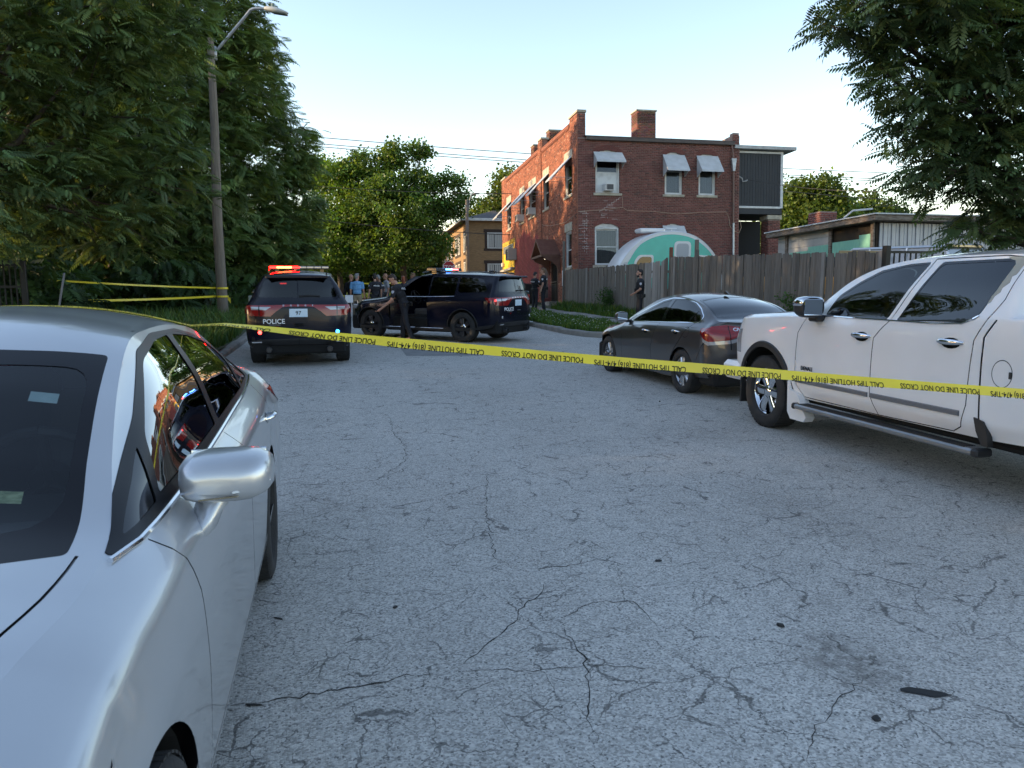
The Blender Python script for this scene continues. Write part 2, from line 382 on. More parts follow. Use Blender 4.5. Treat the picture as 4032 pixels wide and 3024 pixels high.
terrain('verge_left', KL[:-2], -1, hL, M_SOIL, [2.6, 3.1, 3.6, 4.2, 5, 6, 8, 12, 20, 40, 90])
# land beyond the cross street
b = MB(); b.add([(-120, 57.4, .1), (120, 57.4, .1), (160, 200, .3), (-160, 200, .3)], [(0, 1, 2, 3)]); tag(b.build('far_verge', M_SOIL), kind='structure')
# concrete pavement, slab by slab
sw = empty('pavement'); tag(sw, kind='structure')
y = 12.0
while y < 49:
    x0, x1 = 8.95, 10.15; z = max(hR(x0, y), hR(x1, y + 1.5)) + 0.012 + random.uniform(-.006, .01)
    b = MB(); b.bbox(x0, x1, y + .008, y + 1.492, z - .12, z, .008); b.build('slab', M_CONC, sw); y += 1.5
# long open cracks that stand out one by one, as real slots darker than the road
M_CRACK = pm('crack_dirt', (0.02, 0.019, 0.017), 0.95)
def crack(pts, w):
    P = [on_road(x, y, 0.0) for x, y in pts]; L = []; R_ = []; rnd = random.Random(int(pts[0][0]))
    Q = []
    for a, c in zip(P[:-1], P[1:]):
        n = max(2, int((c - a).length / 0.035))
        for i in range(n):
            p = a.lerp(c, i / n); d = (c - a).normalized(); s = Vector((d.y, -d.x, 0)); Q.append(p + s * rnd.uniform(-.014, .014))
    vs = []
    for i, p in enumerate(Q):
        d = (Q[min(i + 1, len(Q) - 1)] - Q[max(0, i - 1)]).normalized(); s = Vector((d.y, -d.x, 0)); h = w * .62 * rnd.uniform(.25, 1.1) * min(1, .15 + min(i, len(Q) - 1 - i) / 6)
        vs += [p + s * h + Vector((0, 0, .0015)), p - s * h + Vector((0, 0, .0015))]
    b = MB(); b.add(vs, [(2 * i, 2 * i + 1, 2 * i + 3, 2 * i + 2) for i in range(len(Q) - 1)]); return b.build('crack', M_CRACK, road)
crack([(905, 2778), (1010, 2768), (1180, 2745), (1330, 2712), (1480, 2690), (1600, 2660), (1745, 2652)], .009)
crack([(1130, 1915), (1300, 1905), (1480, 1890), (1560, 1860), (1640, 1830)], .006)
crack([(2090, 2240), (2230, 2232), (2270, 2222), (2300, 2190)], .008)
crack([(2145, 2290), (2140, 2330), (2060, 2390), (2000, 2480), (1890, 2560), (1760, 2655)], .006)
crack([(2205, 2445), (2230, 2500), (2300, 2580), (2320, 2700), (2310, 2830), (2370, 2950)], .006)
crack([(2205, 2445), (2330, 2370), (2500, 2368), (2560, 2440), (2620, 2500)], .006)
crack([(1535, 1640), (1545, 1700), (1600, 1760), (1590, 1820), (1480, 1890)], .006)
crack([(1920, 1860), (1910, 2000), (1930, 2100), (1950, 2200), (2060, 2250)], .005)
crack([(1750, 2650), (1900, 2640), (2100, 2640), (2320, 2620), (2700, 2640)], .004)
crack([(3450, 2640), (3300, 2750), (3220, 2860), (3150, 3010)], .004)
# a square reinstatement with a cover in it
M_PATCH = pm('asphalt_patch', (0.20, 0.195, 0.19), 0.8, col2=(0.25, 0.245, 0.235), vs=3, bump=.5, bs=120)
q = [on_z(*p, 0) for p in ((1560, 1348), (1905, 1372), (1885, 1400), (1600, 1402))]
b = MB(); b.add([(p.x, p.y, .004) for p in q], [(0, 1, 2, 3)]); b.build('reinstatement', M_PATCH, road)
c = on_z(1705, 1366, 0); b = MB(); b.lathe([(0.0, .012), (.30, .012), (.31, .006), (.36, .006), (.36, .002)], 28, 'z', (c.x, c.y, 0.004))
mh = b.build('manhole_cover', pm('cast_iron', (0.05, .05, .05), .6, .6, bump=.5, bs=60)); tag(mh, 'round iron manhole cover in the patched road behind the tape', 'manhole cover')
# ------------------------------------------------------------------ red brick corner building
BL = empty('brick_building', (11.6, 33.8, 0), 0, 'two storey red brick corner building with stepped parapet and chimneys', 'building')
BL.rotation_euler = (rad(-3.4), 0, rad(-1.9))
BMAT = Matrix.Translation((11.6, 33.8, 0)) @ Matrix.Rotation(rad(-1.9), 4, 'Z') @ Matrix.Rotation(rad(-3.4), 4, 'X')
PR = lambda a, b_, d: Vector((a, -d, b_))          # right wall (faces the camera)
PL = lambda a, b_, d: Vector((-d, a, b_))          # street wall (faces left)
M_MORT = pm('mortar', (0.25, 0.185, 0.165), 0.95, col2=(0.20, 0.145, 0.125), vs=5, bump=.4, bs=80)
M_MORT2 = pm('mortar_street', (0.22, 0.10, 0.07), 0.95, col2=(0.28, 0.14, 0.10), vs=4, bump=.4, bs=80)
M_BRK = pm('brick_field', (1, 1, 1), 0.88, col2=(0.72, 0.70, 0.68), vs=1.3, vdet=8, bump=.5, bs=70, attr='col')
M_BRK1 = pm('brick_single', (0.178, 0.064, 0.051), 0.88, col2=(0.13, 0.045, 0.037), vs=9, bump=.5, bs=70, rnd=.28)
M_STONE = pm('limestone', (0.46, 0.42, 0.33), 0.85, col2=(0.33, 0.30, 0.24), vs=5, bump=.5, bs=50)
M_WPAINT = pm('white_paint', (0.62, 0.63, 0.62), 0.5, col2=(0.50, 0.51, 0.50), vs=5)
M_PANE = glass_mat('window_pane', (0.55, 0.58, 0.60), 1.5, boost=1.2)
M_DARKIN = pm('dark_interior', (0.02, 0.021, 0.023), 0.9)
M_CURT = pm('curtain', (0.50, 0.50, 0.48), 0.9, col2=(0.40, 0.40, 0.39), vs=3, vscale=(8, 8, .3))
M_ALU = pm('awning_aluminium', (0.50, 0.52, 0.54), 0.35, col2=(0.42, 0.44, 0.45), vs=4)
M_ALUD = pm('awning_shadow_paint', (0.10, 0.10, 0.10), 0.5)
BH, BWP, CRS = 0.060, 0.205, 0.0745
def hole_at(h, z):
    a0, a1, z0, z1, arch = h
    if z < z0 or z > z1 + arch: return None
    if z <= z1 or arch == 0: return (a0, a1)
    f = (z - z1) / arch; c = (a0 + a1) / 2; w = (a1 - a0) / 2 * math.sqrt(max(0, 1 - f * f)); return (c - w, c + w)
def lay_bricks(a_max, z0, ztop, holes, colf, seed):
    out = []; r = random.Random(seed); n = int((max(ztop(a) for a in np.linspace(0, a_max, 60)) - z0) / CRS)
    for i in range(n):
        z = z0 + i * CRS; off = (0.1075 if i % 2 else 0.0); hdr = (i % 7 == 5); bw = .1 if hdr else BWP
        a = -off
        while a < a_max:
            x0, x1 = max(a, 0.0), min(a + bw, a_max); a += bw + .011
            if x1 - x0 < .03 or z + BH > ztop((x0 + x1) / 2): continue
            segs = [(x0, x1)]
            for h in holes:
                e = hole_at(h, z + BH / 2)
                if not e: continue
                ns = []
                for s0, s1 in segs:
                    if s1 <= e[0] or s0 >= e[1]: ns.append((s0, s1)); continue
                    if s0 < e[0] - .02: ns.append((s0, e[0]))
                    if s1 > e[1] + .02: ns.append((e[1], s1))
                segs = ns
            for s0, s1 in segs: out.append((s0, s1, z, z + BH, r.uniform(-.003, .003), colf((s0 + s1) / 2, z, r), not hdr and s1 - s0 > .2))
    return out
def bricks_mesh(name, bl, P, mat, parent):
    n = len(bl); V = np.zeros((n, 8, 3)); Cc = np.ones((n, 5, 4))
    for i, (a0, a1, z0, z1, j, c, full) in enumerate(bl):
        d = .009 + j
        V[i] = [P(a0, z0, -.01), P(a1, z0, -.01), P(a1, z1, -.01), P(a0, z1, -.01), P(a0 + .002, z0 + .002, d), P(a1 - .002, z0 + .002, d), P(a1 - .002, z1 - .002, d), P(a0 + .002, z1 - .002, d)]
        Cc[i, :, :3] = c
    F = np.array([(4, 5, 6, 7), (0, 1, 5, 4), (1, 2, 6, 5), (2, 3, 7, 6), (3, 0, 4, 7)])[None] + 8 * np.arange(n)[:, None, None]
    C4 = np.repeat(Cc.reshape(-1, 4), 4, axis=0)
    o = np_mesh(name, V.reshape(-1, 3), F.reshape(-1, 4), mat, parent, attr=('col', 'CORNER', C4)); o['kind'] = 'stuff'; return o
def backing(P, a_max, z0, ztop, holes, d=0.0, steps=90):
    """mortar face as vertical strips with the openings left out"""
    xs = sorted(set([0, a_max] + list(np.linspace(0, a_max, steps)) + [h[0] for h in holes] + [h[1] for h in holes] + [h[0] + (h[1] - h[0]) * t for h in holes for t in (.1, .25, .4, .5, .6, .75, .9)]))
    b = MB()
    for x0, x1 in zip(xs[:-1], xs[1:]):
        if x1 - x0 < 1e-5: continue
        c = (x0 + x1) / 2; cuts = []
        for a0, a1, h0, h1, ar in holes:
            if a0 < c < a1:
                w = (a1 - a0) / 2; t = max(0, 1 - ((c - (a0 + a1) / 2) / w) ** 2) ** .5; cuts.append((h0, h1 + ar * t))
        cuts.sort(); z = z0
        for h0, h1 in cuts + [(ztop(c), 99)]:
            if h0 > z: b.add([P(x0, z, d), P(x1, z, d), P(x1, h0, d), P(x0, h0, d)], [(0, 1, 2, 3)])
            z = max(z, h1)
            if z > 90: break
    return b
# ---- openings (a0, a1, z0, z1, arch rise)
HR_ = [(.83, 1.98, 5.48, 7.22, .19), (4.21, 5.07, 5.49, 7.24, .18), (5.91, 6.75, 5.49, 7.24, .16), (.79, 1.95, 2.2, 3.92, .18), (4.22, 5.08, 2.2, 3.97, .17)]
HL_ = [(.99, 2.10, 5.57, 7.22, 0), (5.2, 6.22, 5.57, 7.24, 0), (8.03, 9.53, 5.58, 7.24, 0), (10.87, 11.88, 5.58, 7.24, 0), (14.63, 15.78, 5.62, 7.3, 0),
       (1.08, 2.05, 2.2, 3.9, 0), (3.45, 4.75, .62, 2.95, 0), (5.5, 6.45, .9, 3.6, 0), (13.75, 17.25, .6, 4.7, 0)]
topR = lambda a: 7.95
def topL(a):
    if a < 1.3: return 9.05
    if a < 6.6: return 8.80
    if a < 7.25: return 9.35
    if a < 16.2: return 8.92
    return 9.05
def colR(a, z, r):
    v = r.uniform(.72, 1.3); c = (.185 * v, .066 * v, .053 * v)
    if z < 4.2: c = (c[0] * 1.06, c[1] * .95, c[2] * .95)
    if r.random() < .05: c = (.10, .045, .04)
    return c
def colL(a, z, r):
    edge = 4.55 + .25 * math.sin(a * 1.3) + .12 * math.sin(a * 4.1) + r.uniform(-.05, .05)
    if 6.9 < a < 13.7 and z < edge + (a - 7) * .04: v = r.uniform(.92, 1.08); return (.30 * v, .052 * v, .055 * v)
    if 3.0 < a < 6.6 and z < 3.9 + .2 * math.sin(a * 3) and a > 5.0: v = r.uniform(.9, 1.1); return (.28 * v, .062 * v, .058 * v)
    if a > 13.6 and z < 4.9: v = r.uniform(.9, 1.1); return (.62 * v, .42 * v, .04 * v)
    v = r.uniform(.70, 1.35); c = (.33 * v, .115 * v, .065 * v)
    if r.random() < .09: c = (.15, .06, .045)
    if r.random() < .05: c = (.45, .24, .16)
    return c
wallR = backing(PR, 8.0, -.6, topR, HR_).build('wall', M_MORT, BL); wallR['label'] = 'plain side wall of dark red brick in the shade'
wallL = backing(PL, 17.5, -1.2, topL, HL_, steps=60).build('wall', M_MORT2, BL); wallL['label'] = 'street wall of orange brick, lower part painted red'
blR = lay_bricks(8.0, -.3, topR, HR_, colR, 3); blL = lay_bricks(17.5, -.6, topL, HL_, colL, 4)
# the 300 bricks that show largest are single pieces, the rest one mesh
vis = sorted([q for q in blR if q[6] and 4.15 < q[2] < 7.8], key=lambda q: q[0])[:300]; vs_ = set(id(q) for q in vis)
bm_ = MB(); bm_.bbox(-.1025, .1025, -.010, .011, 0, BH, .003); bme = bm_.mesh('brick'); bme.materials.append(M_BRK1)
for q in vis:
    o = bpy.data.objects.new('brick', bme); COL.objects.link(o); o.parent = wallR; o.location = ((q[0] + q[1]) / 2, q[4], q[2])
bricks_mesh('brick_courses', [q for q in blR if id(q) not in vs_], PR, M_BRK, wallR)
bricks_mesh('brick_courses', blL, PL, M_BRK, wallL)
# far end and back walls, roof
b = MB(); b.box(.05, 7.95, 17.0, 17.46, -1.2, 8.3); b.box(7.6, 8.0, .02, 17.4, -1, 8.3); b.build('rear_wall', M_MORT, BL)
b = MB(); b.add([(.3, -.05, 7.98), (7.75, -.05, 7.98), (7.75, 17.2, 8.5), (.3, 17.2, 8.5)], [(0, 1, 2, 3)]); b.build('flat_roof', pm('roof_felt', (.06, .06, .06), .9), BL)
# inner side of the parapets
b = MB()
for a0, a1 in ((0, 1.3), (1.3, 6.6), (6.6, 7.25), (7.25, 16.2), (16.2, 17.5)):
    t = topL((a0 + a1) / 2); b.box(.005, .33, a0 + .004, a1 - .004, 7.0, t - .002)
b.build('parapet', M_MORT2, BL)
b = MB()
for a0, a1 in ((-.04, 1.36), (6.55, 7.3), (16.15, 17.56)):
    t = topL((max(a0, 0) + a1) / 2); b.bbox(-.06, .39, a0, a1, t, t + .11, .012)
b.build('coping', M_STONE, BL)
b = MB()
for a0, a1 in ((1.365, 6.545), (7.305, 16.145)):
    t = topL((a0 + a1) / 2); b.bbox(-.05, .37, a0, a1, t, t + .06, .012)
    # corbel table: projecting headers under the coping
    k = a0 + .03
    while k < a1 - .1: b.box(-.045, .012, k, k + .10, t - .20, t - .10); k += .205
    b.box(-.04, .012, a0, a1, t - .09, t - .004)
b.build('corbel', pm('corbel_brick', (.30, .11, .065), .9, col2=(.2, .075, .05), vs=7), BL)
# raised brick band and pilaster on the street wall
b = MB(); b.box(-.05, .01, 6.62, 7.23, .3, 9.3); b.box(-.035, .01, 0.0, .55, .1, 9.0)
pl_ = b.build('pilaster', M_MORT2, BL)
def face_bricks(a0, a1, z0, z1, P, d, cf, parent, seed):
    bl = lay_bricks(a1 - a0, z0, lambda a: z1, [], cf, seed); bricks_mesh('brick_courses', [(q[0] + a0, q[1] + a0) + q[2:] for q in bl], lambda a, z, dd: P(a, z, d + dd), M_BRK, parent)
face_bricks(6.62, 7.23, .3, 9.3, PL, .05, colL, pl_, 9); face_bricks(0, .55, .1, 9.0, PL, .035, colL, pl_, 10)
# brick return of the corner pier above the eaves on the camera side
b = MB(); b.box(.0, .36, -.004, .3, 7.9, 9.04); b.box(7.64, 7.94, -.03, .3, 7.86, 8.42); ps_ = b.build('corner_pier', M_MORT, BL)
face_bricks(0, .36, 7.95, 9.04, PR, .004, colR, ps_, 12); face_bricks(7.64, 7.94, 7.9, 8.42, PR, .03, colR, ps_, 13)
b = MB(); b.bbox(-.05, .40, -.05, .29, 9.05, 9.17, .012); b.build('coping', M_STONE, BL)
# chimneys
def chimney(x0, x1, y0, y1, z0, z1, tint):
    b = MB(); b.box(x0, x1, y0, y1, z0, z1); ch = b.build('chimney', M_MORT, BL)
    cf = lambda a, z, r: tuple(c * (r.uniform(.6, 1.2)) * (0.45 if z > z1 - .55 and z < z1 - .12 else 1) for c in tint)
    face_bricks(x0, x1, z0, z1, lambda a, z, d: Vector((a, y0 - d, z)), .002, cf, ch, int(x0 * 10)); face_bricks(y0, y1, z0, z1, lambda a, z, d: Vector((x0 - d, a, z)), .002, cf, ch, int(x0 * 11))
    b = MB(); b.bbox(x0 - .05, x1 + .05, y0 - .05, y1 + .05, z1, z1 + .07, .01); b.build('chimney_cap', M_STONE, ch)
chimney(2.98, 3.9, .35, 1.1, 7.9, 9.33, (.25, .09, .065)); chimney(.45, 1.15, 10.2, 10.9, 8.4, 9.85, (.3, .11, .07)); chimney(.45, 1.15, 6.7, 7.3, 8.4, 9.85, (.3, .11, .07))
# gutter and downpipe
M_GUT = pm('brown_gutter', (.045, .032, .027), .45, col2=(.07, .05, .04), vs=5)
b = MB(); b.bbox(.36, 7.68, -.15, -.012, 7.82, 7.97, .02); b.bbox(.30, 7.75, -.10, .2, 7.975, 8.03, .01); b.build('gutter', M_GUT, BL)
b = MB(); b.tube([(7.55, -.08, 7.85), (7.58, -.1, 7.6), (7.62, -.1, 7.15)], .045, 8); b.cyl((7.63, -.1, 7.1), (7.65, -.1, 4.2), .05, n=8); b.build('downpipe', pm('downpipe_brown', (.16, .075, .05), .5, col2=(.10, .06, .05), vs=4), BL)
b = MB(); b.prism([(7.50, 7.2), (7.76, 7.2), (7.72, 6.95), (7.68, 6.62), (7.58, 6.62), (7.54, 6.95)], .06, .2, PR); b.cyl((7.66, -.1, 4.2), (7.69, -.1, .3), .055, n=8); b.build('downpipe', pm('galvanised', (.42, .44, .46), .4, .6, col2=(.3, .31, .32), vs=5), BL)
# ---- windows
def sash_window(P, a0, a1, z0, z1, arch=0.0, rec=.10, lower='curtain', upper='curtain', split=.5, sill=True, lintel=None, meet=True):
    w = a1 - a0; fr = .07
    b = MB()
    for q in ((a0, a0 + fr, z0, z1), (a1 - fr, a1, z0, z1), (a0 + fr, a1 - fr, z1 - fr, z1), (a0 + fr, a1 - fr, z0, z0 + .05)):
        c = [P(q[0], q[2], -rec), P(q[1], q[3], -rec + .07)]
        lo = [min(c[0][i], c[1][i]) for i in range(3)]; hi = [max(c[0][i], c[1][i]) for i in range(3)]; b.bbox(lo[0], hi[0], lo[1], hi[1], lo[2], hi[2], .006)
    if arch:
        n = 10; pts = [(a0, z1 + .002)] + [(a0 + w / 2 - math.cos(math.pi * i / n) * w / 2, z1 + .002 + arch * math.sin(math.pi * i / n)) for i in range(1, n)] + [(a1, z1 + .002)]
        b.prism(pts, -rec + .01, -rec + .05, P)
    win = b.build('window', M_WPAINT, BL)
    zm = z0 + .05 + (z1 - fr - z0 - .05) * split
    def bar(q, d0, d1, mb):
        c = [P(q[0], q[2], d0), P(q[1], q[3], d1)]; lo = [min(c[0][i], c[1][i]) for i in range(3)]; hi = [max(c[0][i], c[1][i]) for i in range(3)]; mb.box(lo[0], hi[0], lo[1], hi[1], lo[2], hi[2])
    s = MB(); i0, i1 = a0 + fr, a1 - fr
    for (y0, y1, d) in ((z0 + .05, zm + .02, -rec + .015), (zm - .02, z1 - fr, -rec - .015)):
        for q in ((i0, i0 + .04, y0, y1), (i1 - .04, i1, y0, y1), (i0 + .04, i1 - .04, y0, y0 + .045), (i0 + .04, i1 - .04, y1 - .045, y1)): bar(q, d - .013, d + .013, s)
    s.build('sash', M_WPAINT, win)
    for (y0, y1, d, kind) in ((z0 + .095, zm - .025, -rec + .015, lower), (zm + .025, z1 - fr - .045, -rec - .015, upper)):
        q = (i0 + .04, i1 - .04, y0, y1)
        if kind == 'board':
            g = MB(); bar(q, d - .01, d + .004, g); g.build('board', pm('window_board', (.58, .60, .60), .6, col2=(.45, .46, .46), vs=4, lo=.5, hi=.75), win); continue
        g = MB(); bar(q, d - .003, d + .003, g); g.build('pane', M_PANE, win)
        if kind in ('curtain', 'blind'):
            g = MB(); n = 14; dd = d - .10
            pts = [(q[0] + (q[1] - q[0]) * i / n, (.018 if i % 2 else 0) if kind == 'curtain' else 0) for i in range(n + 1)]
            vv = [P(x, q[2], dd + o) for x, o in pts] + [P(x, q[3], dd + o) for x, o in pts]; g.add(vv, [(i, i + 1, n + 2 + i, n + 1 + i) for i in range(n)])
            g.build('curtain' if kind == 'curtain' else 'blind', M_CURT, win)
    g = MB(); c = [P(a0 - .02, z0, -rec - .35), P(a1 + .02, z1 + arch, -rec - .30)]; lo = [min(c[0][i], c[1][i]) for i in range(3)]; hi = [max(c[0][i], c[1][i]) for i in range(3)]; g.box(lo[0], hi[0], lo[1], hi[1], lo[2], hi[2]); g.build('room_dark', M_DARKIN, win)
    # reveals
    g = MB()
    for q in ((a0 - .004, a0 - .001, z0, z1), (a1 + .001, a1 + .004, z0, z1)): bar(q, -rec - .3, -.001, g)
    g.build('reveal', M_MORT, win)
    if sill:
        g = MB(); bar2 = [P(a0 - .11, z0 - .115, -.05), P(a1 + .11, z0 - .003, .07)]; lo = [min(bar2[0][i], bar2[1][i]) for i in range(3)]; hi = [max(bar2[0][i], bar2[1][i]) for i in range(3)]; g.bbox(lo[0], hi[0], lo[1], hi[1], lo[2], hi[2], .012); g.build('sill', M_STONE, win)
    if lintel:
        g = MB(); bar2 = [P(a0 - .14, z1 + .003, -.05), P(a1 + .14, z1 + lintel, .025)]; lo = [min(bar2[0][i], bar2[1][i]) for i in range(3)]; hi = [max(bar2[0][i], bar2[1][i]) for i in range(3)]; g.bbox(lo[0], hi[0], lo[1], hi[1], lo[2], hi[2], .01); g.build('lintel', M_STONE, win)
    return win
def awning(P, a0, a1, zt, drop, out, label=None, front=.07, side=True):
    """slatted aluminium awning: overlapping slats, side wings"""
    root = None; n = max(7, int(math.hypot(drop, out) / .085))
    fr = MB(); fr.tube([P(a0, zt, .03), P(a0, zt - drop, out)], .012, 5); fr.tube([P(a1, zt, .03), P(a1, zt - drop, out)], .012, 5); fr.tube([P(a0, zt - drop, out), P(a0, zt - drop, .03)], .012, 5); fr.tube([P(a1, zt - drop, out), P(a1, zt - drop, .03)], .012, 5)
    fr.tube([P(a0, zt, .03), P(a1, zt, .03)], .012, 5); fr.tube([P(a0, zt - drop, out), P(a1, zt - drop, out)], .012, 5); root = fr.build('awning', M_ALU, BL); s = MB(); s.add([P(a0, zt - .03, .01), P(a1, zt - .03, .01), P(a1, zt - drop - .03, out - .02), P(a0, zt - drop - .03, out - .02), P(a0, zt - .036, .01), P(a1, zt - .036, .01), P(a1, zt - drop - .036, out - .02), P(a0, zt - drop - .036, out - .02)], [(0, 1, 2, 3), (7, 6, 5, 4)]); s.build('pan', M_ALUD, root)  # dark sheet under the slats stands in for the shade in their gaps
    for i in range(n):
        t0, t1 = i / n, (i + .70) / n; d0, d1 = .03 + (out - .03) * t0, .03 + (out - .03) * t1; za, zb = zt - drop * t0, zt - drop * t1
        s = MB(); s.add([P(a0 - .03, za + .028, d0), P(a1 + .03, za + .028, d0), P(a1 + .03, zb + .004, d1), P(a0 - .03, zb + .004, d1), P(a0 - .03, za + .0, d0 + .012), P(a1 + .03, za + .0, d0 + .012), P(a1 + .03, zb - .018, d1 + .008), P(a0 - .03, zb - .018, d1 + .008)],
                        [(0, 1, 2, 3), (4, 7, 6, 5), (0, 3, 7, 4), (1, 5, 6, 2), (2, 6, 7, 3), (0, 4, 5, 1)]); s.build('slat', M_ALU, root)
    s = MB(); s.add([P(a0 - .03, zt - drop + .02, out + .005), P(a1 + .03, zt - drop + .02, out + .005), P(a1 + .03, zt - drop - front, out + .02), P(a0 - .03, zt - drop - front, out + .02), P(a0 - .03, zt - drop - front, out + .0), P(a1 + .03, zt - drop - front, out + .0), P(a1 + .03, zt - drop + .02, out - .015), P(a0 - .03, zt - drop + .02, out - .015)],
        [(0, 1, 2, 3), (3, 2, 5, 4), (4, 5, 6, 7)]); s.build('valance', M_ALU, root)
    if side:
        for a in (a0 - .012, a1 + .012):
            s = MB(); m = 5
            for k in range(m):
                f0, f1 = k / m, (k + 1) / m - .02
                s.prism([(0, 0)], 0, 0, lambda x, y, d: P(a, zt, .03)) if False else None
                d0, d1 = .03 + (out - .05) * f0, .03 + (out - .05) * f1; zt0, zt1 = zt - .02 - drop * f0, zt - .02 - drop * f1; zl = zt - drop - .02 - (1 - f0) * .22
                s.add([P(a - .006, zt0, d0), P(a - .006, zt1, d1), P(a - .006, zl + .05 * f0, d1), P(a - .006, zl, d0), P(a + .006, zt0, d0), P(a + .006, zt1, d1), P(a + .006, zl + .05 * f0, d1), P(a + .006, zl, d0)], [(0, 1, 2, 3), (4, 7, 6, 5), (0, 3, 7, 4), (1, 5, 6, 2), (0, 4, 5, 1), (3, 2, 6, 7)])
            s.build('wing', M_ALU, root)
    return root
def arch_bricks(h, P, seed):
    a0, a1, z0, z1, ar = h; r = random.Random(seed); c = (a0 + a1) / 2; w = (a1 - a0) / 2
    R = (w * w + ar * ar) / (2 * ar); zc = z1 + ar - R; th = math.asin(w / R); bl = []
    root = MB(); n = int(2 * th * (R + .1) / .072)
    for row in (0, 1):
        for i in range(n):
            t0, t1 = -th + 2 * th * (i + .06) / n, -th + 2 * th * (i + .94) / n; r0, r1 = R + .012 + row * .115, R + .118 + row * .115
            pts = [(c + math.sin(t) * q, zc + math.cos(t) * q) for t, q in ((t0, r0), (t1, r0), (t1, r1), (t0, r1))]
            root.prism(pts, -.005, .016 + r.uniform(-.003, .003), P)
    return root.build('brick_arch', M_BRK1, wallR)
for i, h in enumerate(HR_): arch_bricks(h, PR, i)
b = MB()
sash_window(PR, *HR_[0][:4], HR_[0][4], lower='board', upper='dark', split=.55)
sash_window(PR, *HR_[1][:4], HR_[1][4], lower='blind', upper='dark', split=.62)
sash_window(PR, *HR_[2][:4], HR_[2][4], lower='curtain', upper='dark', split=.72)
sash_window(PR, *HR_[3][:4], HR_[3][4], lower='curtain', upper='curtain')
sash_window(PR, *HR_[4][:4], HR_[4][4], lower='curtain', upper='curtain')
awning(PR, .76, 2.08, 7.30, .45, .55); awning(PR, 4.13, 5.16, 7.28, .74, .62); awning(PR, 5.82, 6.85, 7.28, .74, .62); awning(PR, 4.13, 5.16, 4.02, .74, .62)
for i in range(5): sash_window(PL, *HL_[i][:4], 0, lower='curtain' if i in (1, 4) else 'dark', upper='dark', lintel=.42)
sash_window(PL, *HL_[5][:4], 0, lower='curtain', upper='curtain', lintel=.40)
for a0, a1 in ((.95, 2.15), (5.15, 6.27), (7.95, 9.6), (10.8, 11.95), (14.55, 15.85)): awning(PL, a0, a1, 7.28, .95, .95, side=False)
# air conditioner in the upper window
M_ACW = pm('ac_white', (.62, .62, .60), .5); M_ACG = pm('ac_grille', (.05, .052, .055), .5)
def ac_unit(P, a0, a1, z0, z1, d1, parent_is=BL, mat=M_ACW):
    b = MB(); c = [P(a0, z0, -.06), P(a1, z1, d1)]; lo = [min(c[0][i], c[1][i]) for i in range(3)]; hi = [max(c[0][i], c[1][i]) for i in range(3)]
    b.bbox(lo[0], hi[0], lo[1], hi[1], lo[2], hi[2], .012); o = b.build('air_conditioner', mat, BL)
    g = MB(); c = [P(a0 + (a1 - a0) * .2, z0 + .04, d1 + .001), P(a1 - .04, z1 - .04, d1 + .006)]; lo = [min(c[0][i], c[1][i]) for i in range(3)]; hi = [max(c[0][i], c[1][i]) for i in range(3)]; g.box(lo[0], hi[0], lo[1], hi[1], lo[2], hi[2]); g.build('grille', M_ACG, o)
    g = MB(); k = 7
    for i in range(k):
        z = z0 + .05 + (z1 - z0 - .1) * i / (k - 1); c = [P(a0 + .02, z, d1 + .001), P(a0 + (a1 - a0) * .17, z + .012, d1 + .005)]; lo = [min(c[0][i], c[1][i]) for i in range(3)]; hi = [max(c[0][i], c[1][i]) for i in range(3)]; g.box(lo[0], hi[0], lo[1], hi[1], lo[2], hi[2])
    g.build('louvre', M_ACG, o); return o
ac_unit(PR, 1.2, 1.64, 5.56, 5.88, .28); ac_unit(PL, 8.2, 8.8, 5.62, 6.0, .4, mat=M_ACW); ac_unit(PL, 11.0, 11.6, 5.62, 6.0, .42)
ac_unit(PL, 13.1, 13.9, 3.5, 4.2, .55, mat=pm('ac_beige', (.42, .40, .34), .55))
# repointed joints near the corner, in pale mortar
M_PALEM = pm('pale_mortar', (.52, .50, .47), .9)
b = MB(); r = random.Random(5)
def joint_h(a0, a1, i): z = -.3 + i * CRS - (CRS - BH); b.box(a0, a1, -.0125, -.002, z, z + (CRS - BH))
def joint_v(a, i): b.box(a, a + .012, -.0125, -.002, -.3 + i * CRS - .01, -.3 + i * CRS + BH + .01)
for i in range(int(5.0 / CRS)):
    z = -.3 + i * CRS
    if 4.6 < z < 5.95 or (2.7 < z < 4.6 and r.random() < .8):
        a = .28 + (.108 if i % 2 else 0); joint_v(a, i)
        if r.random() < .7: joint_h(a - r.choice((.1, .2)), a + r.choice((.05, .11, .2)), i)
        if 3.4 < z < 4.4 and r.random() < .3: joint_h(.02, .45, i)
for k in range(9): i = int((5.35 - k * .08 + .3) / CRS); a = 2.05 - k * .115; joint_h(a - .11, a + .02, i); joint_v(a - .11, i - 1)
for k in range(26):
    i = int((r.uniform(3.9, 5.2) + .3) / CRS); a = r.uniform(.9, 1.6); joint_h(a, a + r.uniform(.08, .3), i)
    if r.random() < .6: joint_v(a, i)
b.build('repointing', M_PALEM, wallR)
